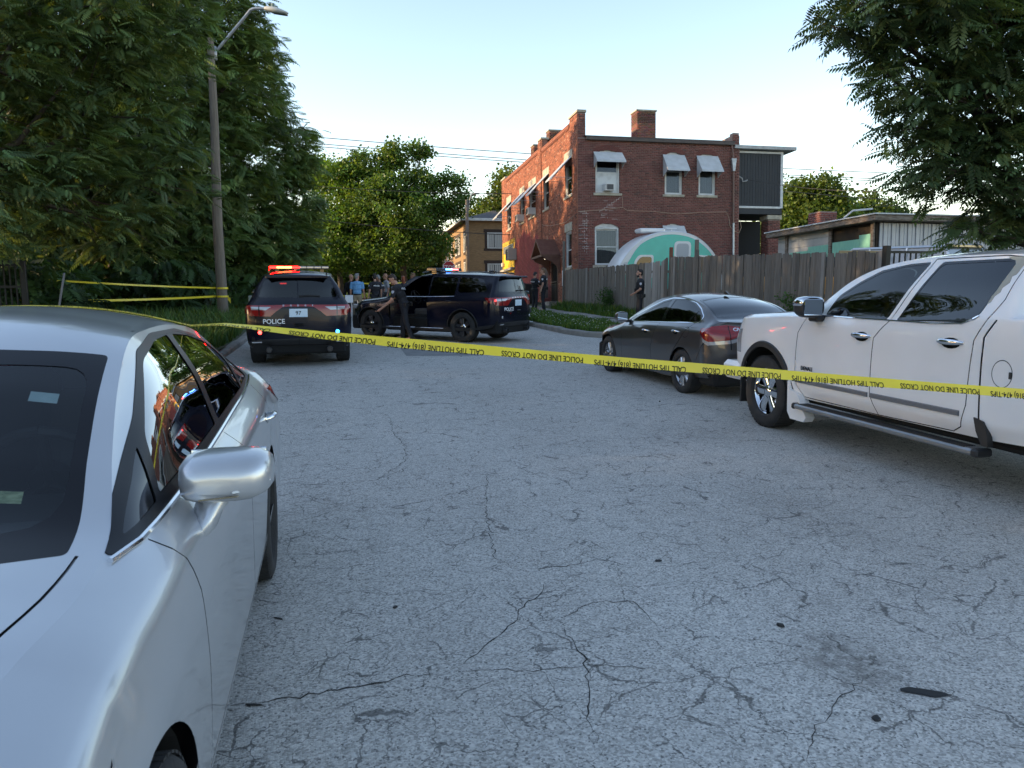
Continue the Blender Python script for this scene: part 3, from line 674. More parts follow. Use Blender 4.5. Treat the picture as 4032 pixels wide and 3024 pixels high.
# cables stapled to the walls
M_CABLE = pm('cable_beige', (.42, .30, .22), .7)
b = MB(); b.tube([PR(a, z, .02) for a, z in ((.0, 4.62), (.6, 4.68), (1.27, 4.73), (2.14, 4.85), (2.34, 4.71), (3.74, 4.68), (4.84, 4.59), (6.06, 4.69), (7.33, 4.73), (7.48, 4.45), (7.52, 4.1), (7.7, 3.85), (8.0, 3.75), (8.12, 4.0), (8.05, 4.35), (7.85, 4.45))], .013, 5)
b.tube([PL(a, z, .02) for a, z in ((0, 4.63), (.9, 4.5), (2.04, 4.39), (4.75, 4.56), (6.47, 4.82), (7.85, 5.23))], .013, 5); b.tube([PR(2.14, 4.85, .02), PR(2.12, 5.35, .02)], .01, 5); b.build('cable', M_CABLE, BL)
# street door with hood and steps
M_BRN = pm('hood_brown', (.12, .055, .04), .6, col2=(.16, .08, .055), vs=5); M_BLK = pm('black_iron', (.012, .012, .013), .45, .3)
b = MB(); b.box(-.02, .10, 3.46, 3.56, .64, 2.9); b.box(-.02, .10, 4.64, 4.74, .64, 2.9); b.box(-.02, .10, 3.56, 4.64, 2.8, 2.9); dr = b.build('door', M_BRN, BL); b = MB(); b.box(.05, .09, 3.57, 4.63, .64, 2.79); b.build('door_leaf', M_DARKIN, dr)
b = MB()
for i in range(9): a = 3.62 + i * .122; b.cyl((-.05, a, .68), (-.05, a, 2.6 + .12 * math.sin(math.pi * i / 8)), .011, n=5)
for z in (.68, 1.5, 1.62, 2.6): b.box(-.065, -.035, 3.58, 4.62, z, z + .05)
b.tube([(-.05, 3.6 + 1.0 * i / 10, 2.6 + .16 * math.sin(math.pi * i / 10)) for i in range(11)], .016, 5); b.build('security_gate', M_BLK, dr)
b = MB(); b.box(-.06, -.03, 3.6, 4.6, .72, 1.48); b.build('kick_panel', M_BLK, dr)
b = MB(); z = 2.95
b.prism([(3.0, z), (4.1, z + .85), (5.2, z), (5.12, z - .03), (4.1, z + .75), (3.08, z - .03)], .95, 1.0, PL)
b.prism([(3.0, z), (4.1, z + .85), (4.1, z + .79), (3.06, z - .02)], .0, .95, PL); b.prism([(4.1, z + .85), (5.2, z), (5.14, z - .02), (4.1, z + .79)], .0, .95, PL)
b.prism([(3.0, z - .1), (5.2, z - .1), (5.2, z), (3.0, z)], .86, .98, PL); b.prism([(3.0, z - .12), (3.12, z - .12), (3.12, z), (3.0, z)], 0, .86, PL); b.prism([(5.08, z - .12), (5.2, z - .12), (5.2, z), (5.08, z)], 0, .86, PL)
hood = b.build('door_hood', M_BRN, BL)
b = MB()
for a in (3.02, 5.08): b.prism([(.02, z - .12), (.85, z - .12), (.8, z - .22), (.45, z - .34), (.2, z - .55), (.02, z - .95)], a, a + .11, lambda d, zz, a_: Vector((-d, a_, zz)))
b.build('bracket', M_BRN, hood)
b = MB(); b.lathe([(.0, 2.84), (.10, 2.84), (.10, 2.80), (0, 2.795)], 12, 'z', (-.45, 4.1, 0)); b.build('porch_light', emit_mat('porch_glow', (1, .85, .6), 2.5), hood)
b = MB(); b.bbox(-.55, .05, 3.3, 4.9, .1, .64, .015); b.bbox(-.95, -.555, 3.3, 4.9, .05, .44, .015); b.bbox(-1.35, -.955, 3.2, 5.0, .0, .28, .015); b.build('step', M_CONC, BL)
# blocked side opening beside the door
b = MB(); b.box(.06, .10, 5.5, 6.45, .9, 3.6); b.build('recess_board', pm('dark_board', (.07, .05, .045), .8), BL)
b = MB(); b.bbox(-.03, .05, 5.4, 6.55, 3.6, 3.98, .01); b.build('lintel', M_STONE, BL)
# yellow shop front at the far corner
M_YEL = pm('yellow_paint', (.72, .47, .03), .55, col2=(.62, .40, .03), vs=4)
b = MB(); b.box(.02, .12, 13.76, 17.24, .6, 4.68); sf = b.build('shop_front', M_YEL, BL)
b = MB(); b.bbox(-.22, .03, 13.75, 17.4, 2.95, 3.1, .01); b.build('shelf', M_STONE, sf)
b = MB(); b.box(-.02, .015, 14.0, 17.1, 4.15, 4.62); b.build('transom', pm('shop_glass', (.20, .22, .22), .1), sf)
b = MB(); b.box(-.03, .015, 15.5, 16.9, 1.2, 2.85); b.build('shop_window', pm('shop_glass_dark', (.03, .035, .035), .1), sf)
b = MB()
for i in range(10): b.box(-.06, -.032, 15.5, 16.9, 1.25 + i * .165, 1.28 + i * .165)
b.build('shutter_bar', M_BLK, sf)
b = MB(); b.bbox(-.35, .0, 13.9, 14.5, 2.0, 2.75, .02); b.build('meter_box', pm('grey_box', (.35, .36, .35), .5), sf)
b = MB(); b.bbox(-.15, .0, 17.0, 17.3, 3.35, 3.6, .02); b.build('wall_lamp', M_WPAINT, sf)
# boarded rear porch on a brick pier
M_NAVY = pm('navy_boards', (.013, .016, .021), .6, col2=(.018, .022, .028), vs=4, rnd=.12)
b = MB(); b.box(8.02, 10.3, .25, 2.6, 4.98, 7.62); po = b.build('rear_porch', pm('porch_core', (.02, .024, .03), .7), BL)
for i in range(15):
    a = 8.10 + i * .146; b = MB(); b.bbox(a, a + .138, .222, .246, 5.06, 7.58, .006); b.build('board', M_NAVY, po)
b = MB(); b.bbox(7.98, 8.09, .18, .245, 4.98, 7.66, .006); b.bbox(10.29, 10.42, .18, .245, 4.98, 7.66, .006); b.bbox(8.09, 10.29, .18, .243, 7.56, 7.66, .006); b.bbox(8.09, 10.29, .18, .243, 4.96, 5.06, .006); b.build('trim', M_WPAINT, po)
b = MB(); b.bbox(7.72, 10.95, -.1, 2.9, 7.70, 7.86, .01); b.build('porch_roof', pm('weathered_fascia', (.42, .43, .43), .6, col2=(.30, .31, .31), vs=6), po)
b = MB(); b.bbox(8.0, 10.38, .2, 2.6, 4.68, 4.955, .01); b.build('floor_beam', M_NAVY, po)
b = MB(); b.box(9.72, 10.36, .3, .95, -.2, 4.45); pi_ = b.build('pier', M_MORT, po); face_bricks(9.72, 10.36, 0, 4.45, lambda a, z, d: Vector((a, .3 - d, z)), .002, colR, pi_, 31); face_bricks(.3, .95, 0, 4.45, lambda a, z, d: Vector((9.72 - d, a, z)), .002, colR, pi_, 32)
b = MB(); b.bbox(9.66, 10.42, .24, 1.0, 4.45, 4.67, .015); b.build('capstone', M_STONE, po)
b = MB(); b.box(8.02, 10.4, 2.2, 2.5, 0, 4.6); b.build('stair_back', M_DARKIN, po)
b = MB(); b.tube([(8.05, .16, 6.45), (8.2, .1, 6.35), (8.25, .12, 6.2), (8.4, .1, 6.22), (8.5, .12, 6.28)], .03, 6); b.build('service_mast', pm('mast_grey', (.35, .35, .35), .5), po)
# ------------------------------------------------------------------ vehicle body generator
def hermite(T, P, q, pchip=False):
    """T (n,), P (n, ...), q (m,) -> values (m, ...)"""
    T = np.asarray(T, float); P = np.asarray(P, float); n = len(T); h = np.diff(T)
    sh = (-1,) + (1,) * (P.ndim - 1); d = np.diff(P, axis=0) / h.reshape(sh); m = np.zeros_like(P)
    w0, w1 = h[1:].reshape(sh), h[:-1].reshape(sh)
    if pchip:
        s = (d[:-1] * d[1:]) > 0; a, b_ = 2 * w0 + w1, w0 + 2 * w1
        with np.errstate(divide='ignore', invalid='ignore'): hm = (a + b_) / (a / d[:-1] + b_ / d[1:])
        m[1:-1] = np.where(s, np.nan_to_num(hm), 0)
    else: m[1:-1] = (d[:-1] * w0 + d[1:] * w1) / (w0 + w1)
    m[0] = d[0]; m[-1] = d[-1]
    i = np.clip(np.searchsorted(T, q, side='right') - 1, 0, n - 2); hh = h[i]; x = (q - T[i]) / hh
    qs = (-1,) + (1,) * (P.ndim - 1); x = x.reshape(qs); hh = hh.reshape(qs)
    return P[i] * (2 * x ** 3 - 3 * x ** 2 + 1) + m[i] * hh * (x ** 3 - 2 * x ** 2 + x) + P[i + 1] * (-2 * x ** 3 + 3 * x ** 2) + m[i + 1] * hh * (x ** 3 - x ** 2)
def lin(pairs, x):
    p = sorted(pairs); return np.interp(x, [a for a, _ in p], [b for _, b in p])
FR = [0, .3, .55, .75, .88, .96]
class Hull:
    """rails run from the nose centre round the corner, along the left flank, round the tail to the tail centre"""
    def __init__(s, W, rails, XS, crown):
        s.N = len(rails); ctl = []
        for r in rails:
            xf, cf, zf, nf = r['f']; xr, cr, zr, nr = r['r']; pts = []
            wf = lin(r['y'], XS[0]); wr = lin(r['y'], XS[-1]); z0 = lin(r['z'], XS[0]); z1 = lin(r['z'], XS[-1])
            wF = wf * .985; wR = wr * .985
            for k in FR: pts.append((xf - cf * k ** nf, wF * k, zf + (z0 - zf) * k ** 2))
            for x in XS: pts.append((x, lin(r['y'], x), lin(r['z'], x)))
            for k in FR[::-1]: pts.append((xr + cr * k ** nr, wR * k, zr + (z1 - zr) * k ** 2))
            ctl.append(pts)
        A_, B_ = np.array(ctl[-2]), np.array(ctl[-1]); dd = B_ - A_; far = np.clip((np.linalg.norm(dd, axis=1) - .12) / .2, 0, 1)[:, None]; bul = np.array([0, .016, .006]) * far
        ctl = ctl[:-1] + [A_ + dd * .05, A_ + dd * .5 + bul, A_ + dd * .95, B_]; s.N += 3
        C = np.array([np.array(q) for q in ctl]); s.C = C; mid = C[3]; s.U = np.concatenate([[0], np.cumsum(np.maximum(.02, np.linalg.norm(np.diff(mid, axis=0), axis=1)))]); s.LU = s.U[-1]
        k = len(FR) + len(XS) // 2; tt = np.concatenate([[0], np.cumsum(np.maximum(.012, np.linalg.norm(np.diff(C[:, k], axis=0), axis=1)))]); s.T = tt; s.LT = tt[-1]
        s.crown = crown
        qu = np.linspace(0, s.LU, 900); s.k4u = qu; s.k4 = s.rail(qu)[:, -1]
        # dense grid for looking points up
        nu, nt_ = 260, 70; s.gu = np.linspace(0, s.LU, nu); s.gt = np.linspace(0, s.LT, nt_)
        UU, TT = np.meshgrid(s.gu, s.gt, indexing='ij'); P = s.A(UU.ravel(), TT.ravel()); s.gP = P; tris = []
        for i in range(nu - 1):
            for j in range(nt_ - 1):
                a = i * nt_ + j; tris += [(a, a + 1, a + nt_), (a + 1, a + nt_ + 1, a + nt_)]
        s.tris = tris; s.nt = nt_; s.bvh = BVHTree.FromPolygons([Vector(p) for p in P], tris)
        s.gUT = np.stack([UU.ravel(), TT.ravel()], 1)
    def rail(s, u): return np.swapaxes(hermite(s.U, np.swapaxes(s.C, 0, 1), u), 0, 0)          # (m, N, 3)
    def A(s, u, t):
        u = np.clip(np.asarray(u, float), 0, s.LU); t = np.clip(np.asarray(t, float), 0, s.LT); R = s.rail(u); T = s.T; n = s.N; h = np.diff(T)
        d = np.diff(R, axis=1) / h[None, :, None]; m = np.zeros_like(R); m[:, 0] = d[:, 0]; m[:, -1] = d[:, -1]
        w0, w1 = h[1:][None, :, None], h[:-1][None, :, None]; sg = (d[:, :-1] * d[:, 1:]) > 0; a, b_ = 2 * w0 + w1, w0 + 2 * w1
        with np.errstate(divide='ignore', invalid='ignore'): hm = (a + b_) / (a / d[:, :-1] + b_ / d[:, 1:])
        m[:, 1:-1] = np.where(sg, np.nan_to_num(hm), 0)
        i = np.clip(np.searchsorted(T, t, side='right') - 1, 0, n - 2); k = np.arange(len(u)); x = ((t - T[i]) / h[i])[:, None]; hh = h[i][:, None]
        return R[k, i] * (2 * x ** 3 - 3 * x ** 2 + 1) + m[k, i] * hh * (x ** 3 - 2 * x ** 2 + x) + R[k, i + 1] * (-2 * x ** 3 + 3 * x ** 2) + m[k, i + 1] * hh * (x ** 3 - x ** 2)
    def B(s, u, v):
        u = np.clip(np.asarray(u, float), 0, s.LU); v = np.asarray(v, float); K = s.rail(u)[:, -1]
        cr = lin(s.crown, K[:, 0]) * np.clip(K[:, 1] / .35, 0, 1) ** .6
        return np.stack([K[:, 0], K[:, 1] * v, K[:, 2] + cr * (1 - np.abs(v) ** 2.2)], 1)
    def find(s, o, d):
        hit = s.bvh.ray_cast(Vector(o), Vector(d))
        if hit[0] is None:
            c = s.bvh.find_nearest(Vector(o) + Vector(d) * 4.0) if False else None
            return None
        f = s.tris[hit[2]]; a, b_, c = [Vector(s.gP[i]) for i in f]; p = hit[0]
        v0, v1, v2 = b_ - a, c - a, p - a; d00, d01, d11, d20, d21 = v0.dot(v0), v0.dot(v1), v1.dot(v1), v2.dot(v0), v2.dot(v1); den = d00 * d11 - d01 * d01
        if abs(den) < 1e-14: return tuple(s.gUT[f[0]])
        w1 = (d11 * d20 - d01 * d21) / den; w2 = (d00 * d21 - d01 * d20) / den
        q = s.gUT[f[0]] * (1 - w1 - w2) + s.gUT[f[1]] * w1 + s.gUT[f[2]] * w2; return (q[0], q[1])
    def uv(s, view, pts):
        out = []
        for p in pts:
            if view == 'side': q = s.find((p[0], 3.0, p[1]), (0, -1, 0))
            elif view == 'rear': q = s.find((-6.0, p[0], p[1]), (1, 0, 0))
            elif view == 'front': q = s.find((9.0, p[0], p[1]), (-1, 0, 0))
            elif view == 'ut': q = p
            else:  # top: (x, v)
                q = (float(np.interp(-p[0], -s.k4[:, 0], s.k4u)), p[1])
            if q is not None: out.append(q)
        return out
    def pos(s, view, a, b_, off=0.0):
        """point and outward normal on the body seen in a view"""
        q = s.uv(view, [(a, b_)])[0]; e = 1e-3; S = s.B if view == 'top' else s.A
        P = S(np.array([q[0], q[0] + e, q[0]]), np.array([q[1], q[1], q[1] + e])); n = np.cross(P[1] - P[0], P[2] - P[0]); n /= np.linalg.norm(n) + 1e-12
        n = Vector(n)
        if (view in ('side',) and n.y < 0) or (view == 'rear' and n.x > 0) or (view == 'front' and n.x < 0) or (view == 'top' and n.z < 0): n = -n
        return Vector(P[0]) + n * off, n
def resample(pl, st, closed=True):
    out = []; P = list(pl) + ([pl[0]] if closed else [])
    for a, b_ in zip(P[:-1], P[1:]):
        n = max(1, int(math.hypot(b_[0] - a[0], b_[1] - a[1]) / st))
        out += [(a[0] + (b_[0] - a[0]) * i / n, a[1] + (b_[1] - a[1]) * i / n) for i in range(n)]
    if not closed: out.append(P[-1])
    return out
def rpoly(pts, r, n=4):
    """polygon with rounded corners; r is one radius or one per corner"""
    out = []; m = len(pts)
    for i, p in enumerate(pts):
        ri = r[i] if isinstance(r, (list, tuple)) else r; p = Vector(p); a, b_ = Vector(pts[i - 1]), Vector(pts[(i + 1) % m]); da, db = (a - p), (b_ - p)
        ri = min(ri, da.length * .45, db.length * .45)
        if ri < 1e-4: out.append(tuple(p)); continue
        s0, s1 = p + da.normalized() * ri, p + db.normalized() * ri
        for k in range(n + 1): t = k / n; q = s0 * (1 - t) ** 2 + p * (2 * t * (1 - t)) + s1 * t ** 2; out.append((q.x, q.y))
    return out
def strip(pl, w):
    P = [Vector(p) for p in pl]; L, R_ = [], []
    for i, p in enumerate(P):
        d = (P[min(i + 1, len(P) - 1)] - P[max(i - 1, 0)]).normalized(); n = Vector((-d.y, d.x)); L.append(tuple(p + n * w / 2)); R_.append(tuple(p - n * w / 2))
    return L + R_[::-1]
def inpoly(pts, poly):
    x, y = pts[:, 0], pts[:, 1]; P = np.asarray(poly); ins = np.zeros(len(pts), bool); j = len(P) - 1
    for i in range(len(P)):
        xi, yi = P[i]; xj, yj = P[j]
        with np.errstate(divide='ignore', invalid='ignore'): c = ((yi > y) != (yj > y)) & (x < (xj - xi) * (y - yi) / (yj - yi) + xi)
        ins ^= c; j = i
    return ins
def panelize(S, us, ts, feats, sc=(1, 1)):
    """S(u,t)->points; feats: list of (region, [(u,t)...]); returns {region: (V, N, F)}"""
    sx, sy = sc; pts = [(u * sx, t * sy) for u in us for t in ts]; edges = []
    nu, nt_ = len(us), len(ts)
    pv = [Vector(p) for p in pts]; polys = []
    for nm, pl in feats:
        if len(pl) < 3: continue
        k = len(pv); q = [(u * sx, t * sy) for u, t in pl]; pv += [Vector(p) for p in q]; edges += [(k + i, k + (i + 1) % len(q)) for i in range(len(q))]; polys.append((nm, q))
    # drop grid points that crowd a constraint
    res = delaunay_2d_cdt(pv, edges, [], 0, 1e-5); V2 = np.array([(v.x, v.y) for v in res[0]]); F = np.array([f for f in res[2] if len(f) == 3])
    cen = V2[F].mean(1); reg = np.zeros(len(F), int); names = ['body']
    for nm, q in polys:
        if nm not in names: names.append(nm)
        bb = np.array(q); lo, hi = bb.min(0), bb.max(0); cand = np.where((cen >= lo).all(1) & (cen <= hi).all(1))[0]
        if len(cand): c = cand[inpoly(cen[cand], q)]; reg[c] = names.index(nm)
    u, t = V2[:, 0] / sx, V2[:, 1] / sy; P = S(u, t); e = 2e-3
    du = S(np.minimum(u + e, us[-1]), t) - S(np.maximum(u - e, us[0]), t); dt = S(u, np.minimum(t + e, ts[-1])) - S(u, np.maximum(t - e, ts[0])); n = np.cross(du, dt); n /= (np.linalg.norm(n, axis=1, keepdims=True) + 1e-12)
    # drop degenerate slivers in space
    a = np.linalg.norm(np.cross(P[F[:, 1]] - P[F[:, 0]], P[F[:, 2]] - P[F[:, 0]]), axis=1); ok = a > 1e-9
    out = {}
    for i, nm in enumerate(names):
        f = F[(reg == i) & ok]
        if not len(f): continue
        ids, inv = np.unique(f, return_inverse=True); out[nm] = (P[ids], n[ids], inv.reshape(-1, 3))
    return out
def piece(name, V, N, F, mat, parent, off=0.0, outward=None):
    """one region as a mesh with exact smooth normals"""
    V, N, F = np.array(V), np.array(N), np.array(F)
    fn = np.cross(V[F[:, 1]] - V[F[:, 0]], V[F[:, 2]] - V[F[:, 0]]); s = (fn * N[F[:, 0]]).sum(1); F[s < 0] = F[s < 0][:, [0, 2, 1]]
    o = np_mesh(name, V + N * off, F, mat, parent, True)
    try: o.data.normals_split_custom_set_from_vertices([tuple(x) for x in N])
    except Exception: pass
    return o
def mirror(r): V, N, F = r; m = np.array([1, -1, 1.0]); return V * m, N * m, F
def merge(a, b_): return np.vstack([a[0], b_[0]]), np.vstack([a[1], b_[1]]), np.vstack([a[2], b_[2] + len(a[0])])
def orientA(r, sgn):
    V, N, F = r; return V, N * sgn, F
def car_shell(H, root, featsA, featsB, spec, stepU=.07, stepT=.035):
    """cut the hull into parts. spec: region -> (name, mat, offset, paired, label)"""
    us = np.unique(np.concatenate([np.linspace(0, H.LU, int(H.LU / stepU)), H.U])); ts = np.unique(np.concatenate([np.linspace(0, H.LT, int(H.LT / stepT)), H.T]))
    us = us[np.concatenate([[True], np.diff(us) > .008])]; ts = ts[np.concatenate([[True], np.diff(ts) > .003])]
    if us[-1] < H.LU: us[-1] = H.LU
    if ts[-1] < H.LT: ts[-1] = H.LT
    A = panelize(H.A, us, ts, [(n, H.uv(v, pl)) for n, v, pl in featsA])
    vs = np.linspace(-1, 1, 25); Bf = []
    for n, pl in featsB: Bf.append((n, H.uv('top', pl)))
    # keep off the very tips, where the lines meet
    ub = us
    Bq = panelize(H.B, ub, vs, Bf, (1, .75))
    # outward orientation of the normals
    def fixA(r):
        V, N, F = r; c = V.copy(); c[:, 1] *= 1.0
        return r
    parts = {}
    mid = len(us) // 2; e = 1e-3; P = H.A(np.array([us[mid], us[mid] + e, us[mid]]), np.array([H.LT * .4] * 2 + [H.LT * .4 + e])); nn = np.cross(P[1] - P[0], P[2] - P[0]); sgA = 1.0 if nn[1] > 0 else -1.0
    P = H.B(np.array([us[mid], us[mid] + e, us[mid]]), np.array([0, 0, e])); nn = np.cross(P[1] - P[0], P[2] - P[0]); sgB = 1.0 if nn[2] > 0 else -1.0
    made = {}
    body = None
    for nm, r in A.items():
        r = orientA(r, sgA); m = mirror(r); m = (m[0], m[1], m[2])
        parts[nm] = (r, m)
    allp = []
    if 'body' in parts: body = merge(parts['body'][0], parts['body'][1])
    if 'body' in Bq: b2 = orientA(Bq['body'], sgB); body = merge(body, b2)
    nmB, mB, offB, pr, lb = spec['body']; bo = piece(nmB, *body, mB, root, offB); made['body'] = bo
    for nm, (r, m) in parts.items():
        if nm == 'body' or nm not in spec or spec[nm] is None: continue
        n_, mt, off, paired, lb = spec[nm][:5]; par = made.get(spec[nm][5], root) if len(spec[nm]) > 5 else root
        if paired:
            for q in (r, m):
                o = piece(n_, *q, mt, par, off); made.setdefault(nm, o)
                if lb: o['label'] = lb
        else: o = piece(n_, *merge(r, m), mt, par, off); made[nm] = o
        if lb and not paired: o['label'] = lb
        if n_ == 'panel_gap': o['kind'] = 'stuff'
    for nm, r in Bq.items():
        if nm == 'body' or nm not in spec or spec[nm] is None: continue
        n_, mt, off, paired, lb = spec[nm][:5]; par = made.get(spec[nm][5], root) if len(spec[nm]) > 5 else root
        o = piece(n_, *orientA(r, sgB), mt, par, off); made[nm] = o
        if lb: o['label'] = lb
    return made
# ---- shared vehicle pieces
M_TYRE = pm('tyre_rubber', (.018, .018, .019), .85, bump=.3, bs=80, col2=(.03, .03, .03), vs=8)
M_CHROME = pm('chrome', (.75, .76, .78), .06, 1.0); M_ALLOY = pm('alloy', (.55, .56, .58), .25, .9); M_DALLOY = pm('dark_alloy', (.06, .06, .065), .35, .6); M_BLKPL = pm('black_plastic', (.02, .02, .021), .5, bump=.1, bs=200)
M_FRIT = pm('black_border', (.006, .006, .008), .35, spec=.25); M_GBLK = pm('gloss_black', (.008, .008, .009), .08, coat=.5); M_UNDER = pm('underbody', (.008, .008, .008), .95); M_SEAT = pm('seat_cloth', (.05, .05, .052), .9, bump=.2, bs=100); M_GREYTRIM = pm('grey_trim', (.16, .165, .17), .4)
M_REDLENS = pm('red_lens', (.24, .008, .009), .12, coat=.6); M_CLRLENS = pm('clear_lens', (.42, .42, .43), .12, .3, coat=.5); M_MIRG = pm('mirror_glass', (.85, .88, .92), .02, 1.0); M_WHT = pm('white_vinyl', (.75, .76, .78), .4); M_AMBER = pm('amber_lens', (.7, .22, .02), .2, coat=.5)
def wheel(root, x, y, r, w, rim_r, style, mat_rim, cap=None, side=1):
    """side=+1: outer face towards +y"""
    M = Matrix.Translation((x, y, r)) @ (Matrix.Identity(4) if side > 0 else Matrix.Rotation(math.pi, 4, 'Z'))
    h = w / 2; b = MB()
    d0 = -h * .15
    b.lathe([(rim_r * .97, -h * .8), (rim_r * .93, -h * .3), (rim_r * .90, d0), (.04, d0 - .02)], 40, 'y', M=M)                 # barrel and back
    b.lathe([(rim_r * .90, h * .35), (rim_r * .97, h * .62), (rim_r * 1.0, h * .72), (rim_r * 1.02, h * .66), (rim_r * 1.0, h * .5)], 40, 'y', M=M)      # lip
    n, wid, twin = style
    for k in range(n):
        for off in ((-.5, .5) if twin else (0,)):
            a = 2 * math.pi * k / n + off * twin; ca, sa = math.cos(a), math.sin(a); w0, w1 = wid
            def pt(rr, s, d): return M @ Vector((rr * ca - s * sa, d, rr * sa + s * ca))
            r0, r1 = .045, rim_r * .985; rows = [(r0, w0, h * .58), (r0 + (r1 - r0) * .5, (w0 + w1) / 2 * .85, h * .62), (r1, w1, h * .60)]
            vs = []
            for rr, ww, d in rows: vs += [pt(rr, -ww, d - .015), pt(rr, -ww * .5, d), pt(rr, ww * .5, d), pt(rr, ww, d - .015), pt(rr, ww, d - .05), pt(rr, -ww, d - .05)]
            fs = [(i * 6 + c, i * 6 + (c + 1) % 6, (i + 1) * 6 + (c + 1) % 6, (i + 1) * 6 + c) for i in range(2) for c in range(6)]; b.add(vs, fs)
    b.lathe([(.0, h * .62), (.035, h * .63), (.06, h * .55), (.065, h * .3)], 20, 'y', M=M)
    wo = b.build('wheel', mat_rim, root, True, 35)
    t = MB(); sh = .02
    prof = [(rim_r * .96, -h * .85), (rim_r * 1.03, -h * .98), (r * .80, -h * 1.02), (r * .95, -h * .92), (r * .99, -h * .75), (r, -h * .3), (r, h * .3), (r * .99, h * .75), (r * .95, h * .92), (r * .88, h * 1.0), (r * .80, h * 1.02), (rim_r * 1.03, h * .95), (rim_r * .985, h * .80), (rim_r * .96, h * .5)]
    t.lathe(prof, 56, 'y', M=M); t.build('tyre', M_TYRE, wo, True, 40)
    tr = MB()                                             # tread blocks
    nb = 52
    for i in range(nb):
        a = 2 * math.pi * i / nb
        for (y0, y1, da) in ((-h * .86, -h * .42, 0), (-h * .36, h * .36, .5), (h * .42, h * .86, .2)):
            aa = a + da * 2 * math.pi / nb; q = 2 * math.pi / nb * .36
            vs = []
            for rr in (r * .985, r * 1.004):
                for t_, yy in ((aa - q, y0), (aa + q, y0), (aa + q, y1), (aa - q, y1)): vs.append(M @ Vector((rr * math.cos(t_), yy, rr * math.sin(t_))))
            tr.add(vs, [(4, 5, 6, 7), (0, 1, 5, 4), (1, 2, 6, 5), (2, 3, 7, 6), (3, 0, 4, 7)])
    tr.build('tread', M_TYRE, wo)
    if cap:
        c = MB(); c.lathe([(0, h * .70), (cap * .5, h * .70), (cap * .8, h * .62), (cap, h * .55), (cap, h * .4)], 20, 'y', M=M); c.build('hub_cap', M_CHROME, wo, True, 40)
        for i in range(5):
            pass
    return wo
def arch_poly(xc, zc, r, bot, n=22, flat=0.0):
    p = [(xc - r, bot)]
    for i in range(n + 1): a = math.pi - math.pi * i / n; p.append((xc + r * math.cos(a), zc + r * math.sin(a) * (1 - flat)))
    return p + [(xc + r, bot)]
def wells(root, xs, zc, r, yi, yo, mat):
    for x in xs:
        for s in (1, -1):
            b = MB(); n = 14; vs = []
            for i in range(n + 1):
                a = math.pi * i / n; p = (x + r * math.cos(a), zc + r * math.sin(a))
                vs += [(p[0], s * yo, p[1]), (p[0], s * yi, p[1])]
            b.add(vs, [(2 * i, 2 * i + 1, 2 * i + 3, 2 * i + 2) for i in range(n)])
            b.add([(x, s * yi, zc)] + [(x + r * math.cos(math.pi * i / n), s * yi, zc + r * math.sin(math.pi * i / n)) for i in range(n + 1)], [(0, i + 1, i + 2) for i in range(n)]); b.build('wheel_well', mat, root)
def underbody(root, xr, xf, ax, r, yo, yi, z0, z1, mat=None):
    b = MB(); xs = [xr] + [q for a in ax for q in (a - r, a + r)] + [xf]
    for i in range(0, len(xs), 2):
        if xs[i + 1] > xs[i] + .05: b.bbox(xs[i], xs[i + 1], -yo, yo, z0, z1, .04)
    b.box(xr + .1, xf - .1, -yi, yi, z0 + .03, z1 + .05); return b.build('underbody', mat or M_UNDER, root)
def seats(root, xf, xr, z, y=.37, wheel_side=1, dash_x=None, mat=None):
    mat = mat or M_SEAT
    for x, ys in ((xf, (y, -y)), (xr, (y, -y))):
        for yy in ys:
            b = MB(); b.bbox(x - .05, x + .45, yy - .24, yy + .24, z - .15, z + .05, .05)
            M = Matrix.Translation((x, yy, z)) @ Matrix.Rotation(rad(-16), 4, 'Y'); b.bbox(-.10, .06, -.23, .23, 0, .58, .05, M); b.bbox(-.07, .03, -.13, .13, .60, .78, .04, M); b.build('seat', mat, root)
    if dash_x:
        b = MB(); b.bbox(dash_x, dash_x + .45, -.68, .68, z + .10, z + .36, .08); b.build('dashboard', M_BLKPL, root)
        b = MB(); M = Matrix.Translation((dash_x - .12, y * wheel_side, z + .36)) @ Matrix.Rotation(rad(-65), 4, 'Y')
        n = 20; ring = [M @ Vector((.185 * math.cos(2 * math.pi * i / n), .185 * math.sin(2 * math.pi * i / n), 0)) for i in range(n + 1)]; b.tube(ring, .017, 6, False)
        for a in (0, 2.2, 4.1): b.cyl(M @ Vector((0, 0, -.02)), M @ Vector((.18 * math.cos(a), .18 * math.sin(a), 0)), .02, n=6)
        b.cyl(M @ Vector((0, 0, -.03)), M @ Vector((0, 0, .02)), .06, n=12); b.build('steering_wheel', M_BLKPL, root)
def surf_text(H, s, h, view, a, b_, off, mat, parent, name, flip=1, bold=.012, slant=0.0):
    """letters laid on the bodywork at (a, b_) of a view"""
    t, w = text_mb(s, h, .003, bold); out = MB(); vs = []
    for p in t.v:
        da, dz = p[0] + slant * p[2], p[2]
        if view == 'rear': q, n = H.pos('rear', abs(a - da), b_ + dz) if a - da >= 0 else H.pos('rear', abs(a - da), b_ + dz); q = Vector((q.x, a - da, q.z)); n = Vector((n.x, n.y if a - da > 0 else -n.y, n.z))
        else: q, n = H.pos('side', a - da, b_ + dz)
        vs.append(q + n * (off - p[1]))
    out.add(vs, t.f); return out.build(name, mat, parent)
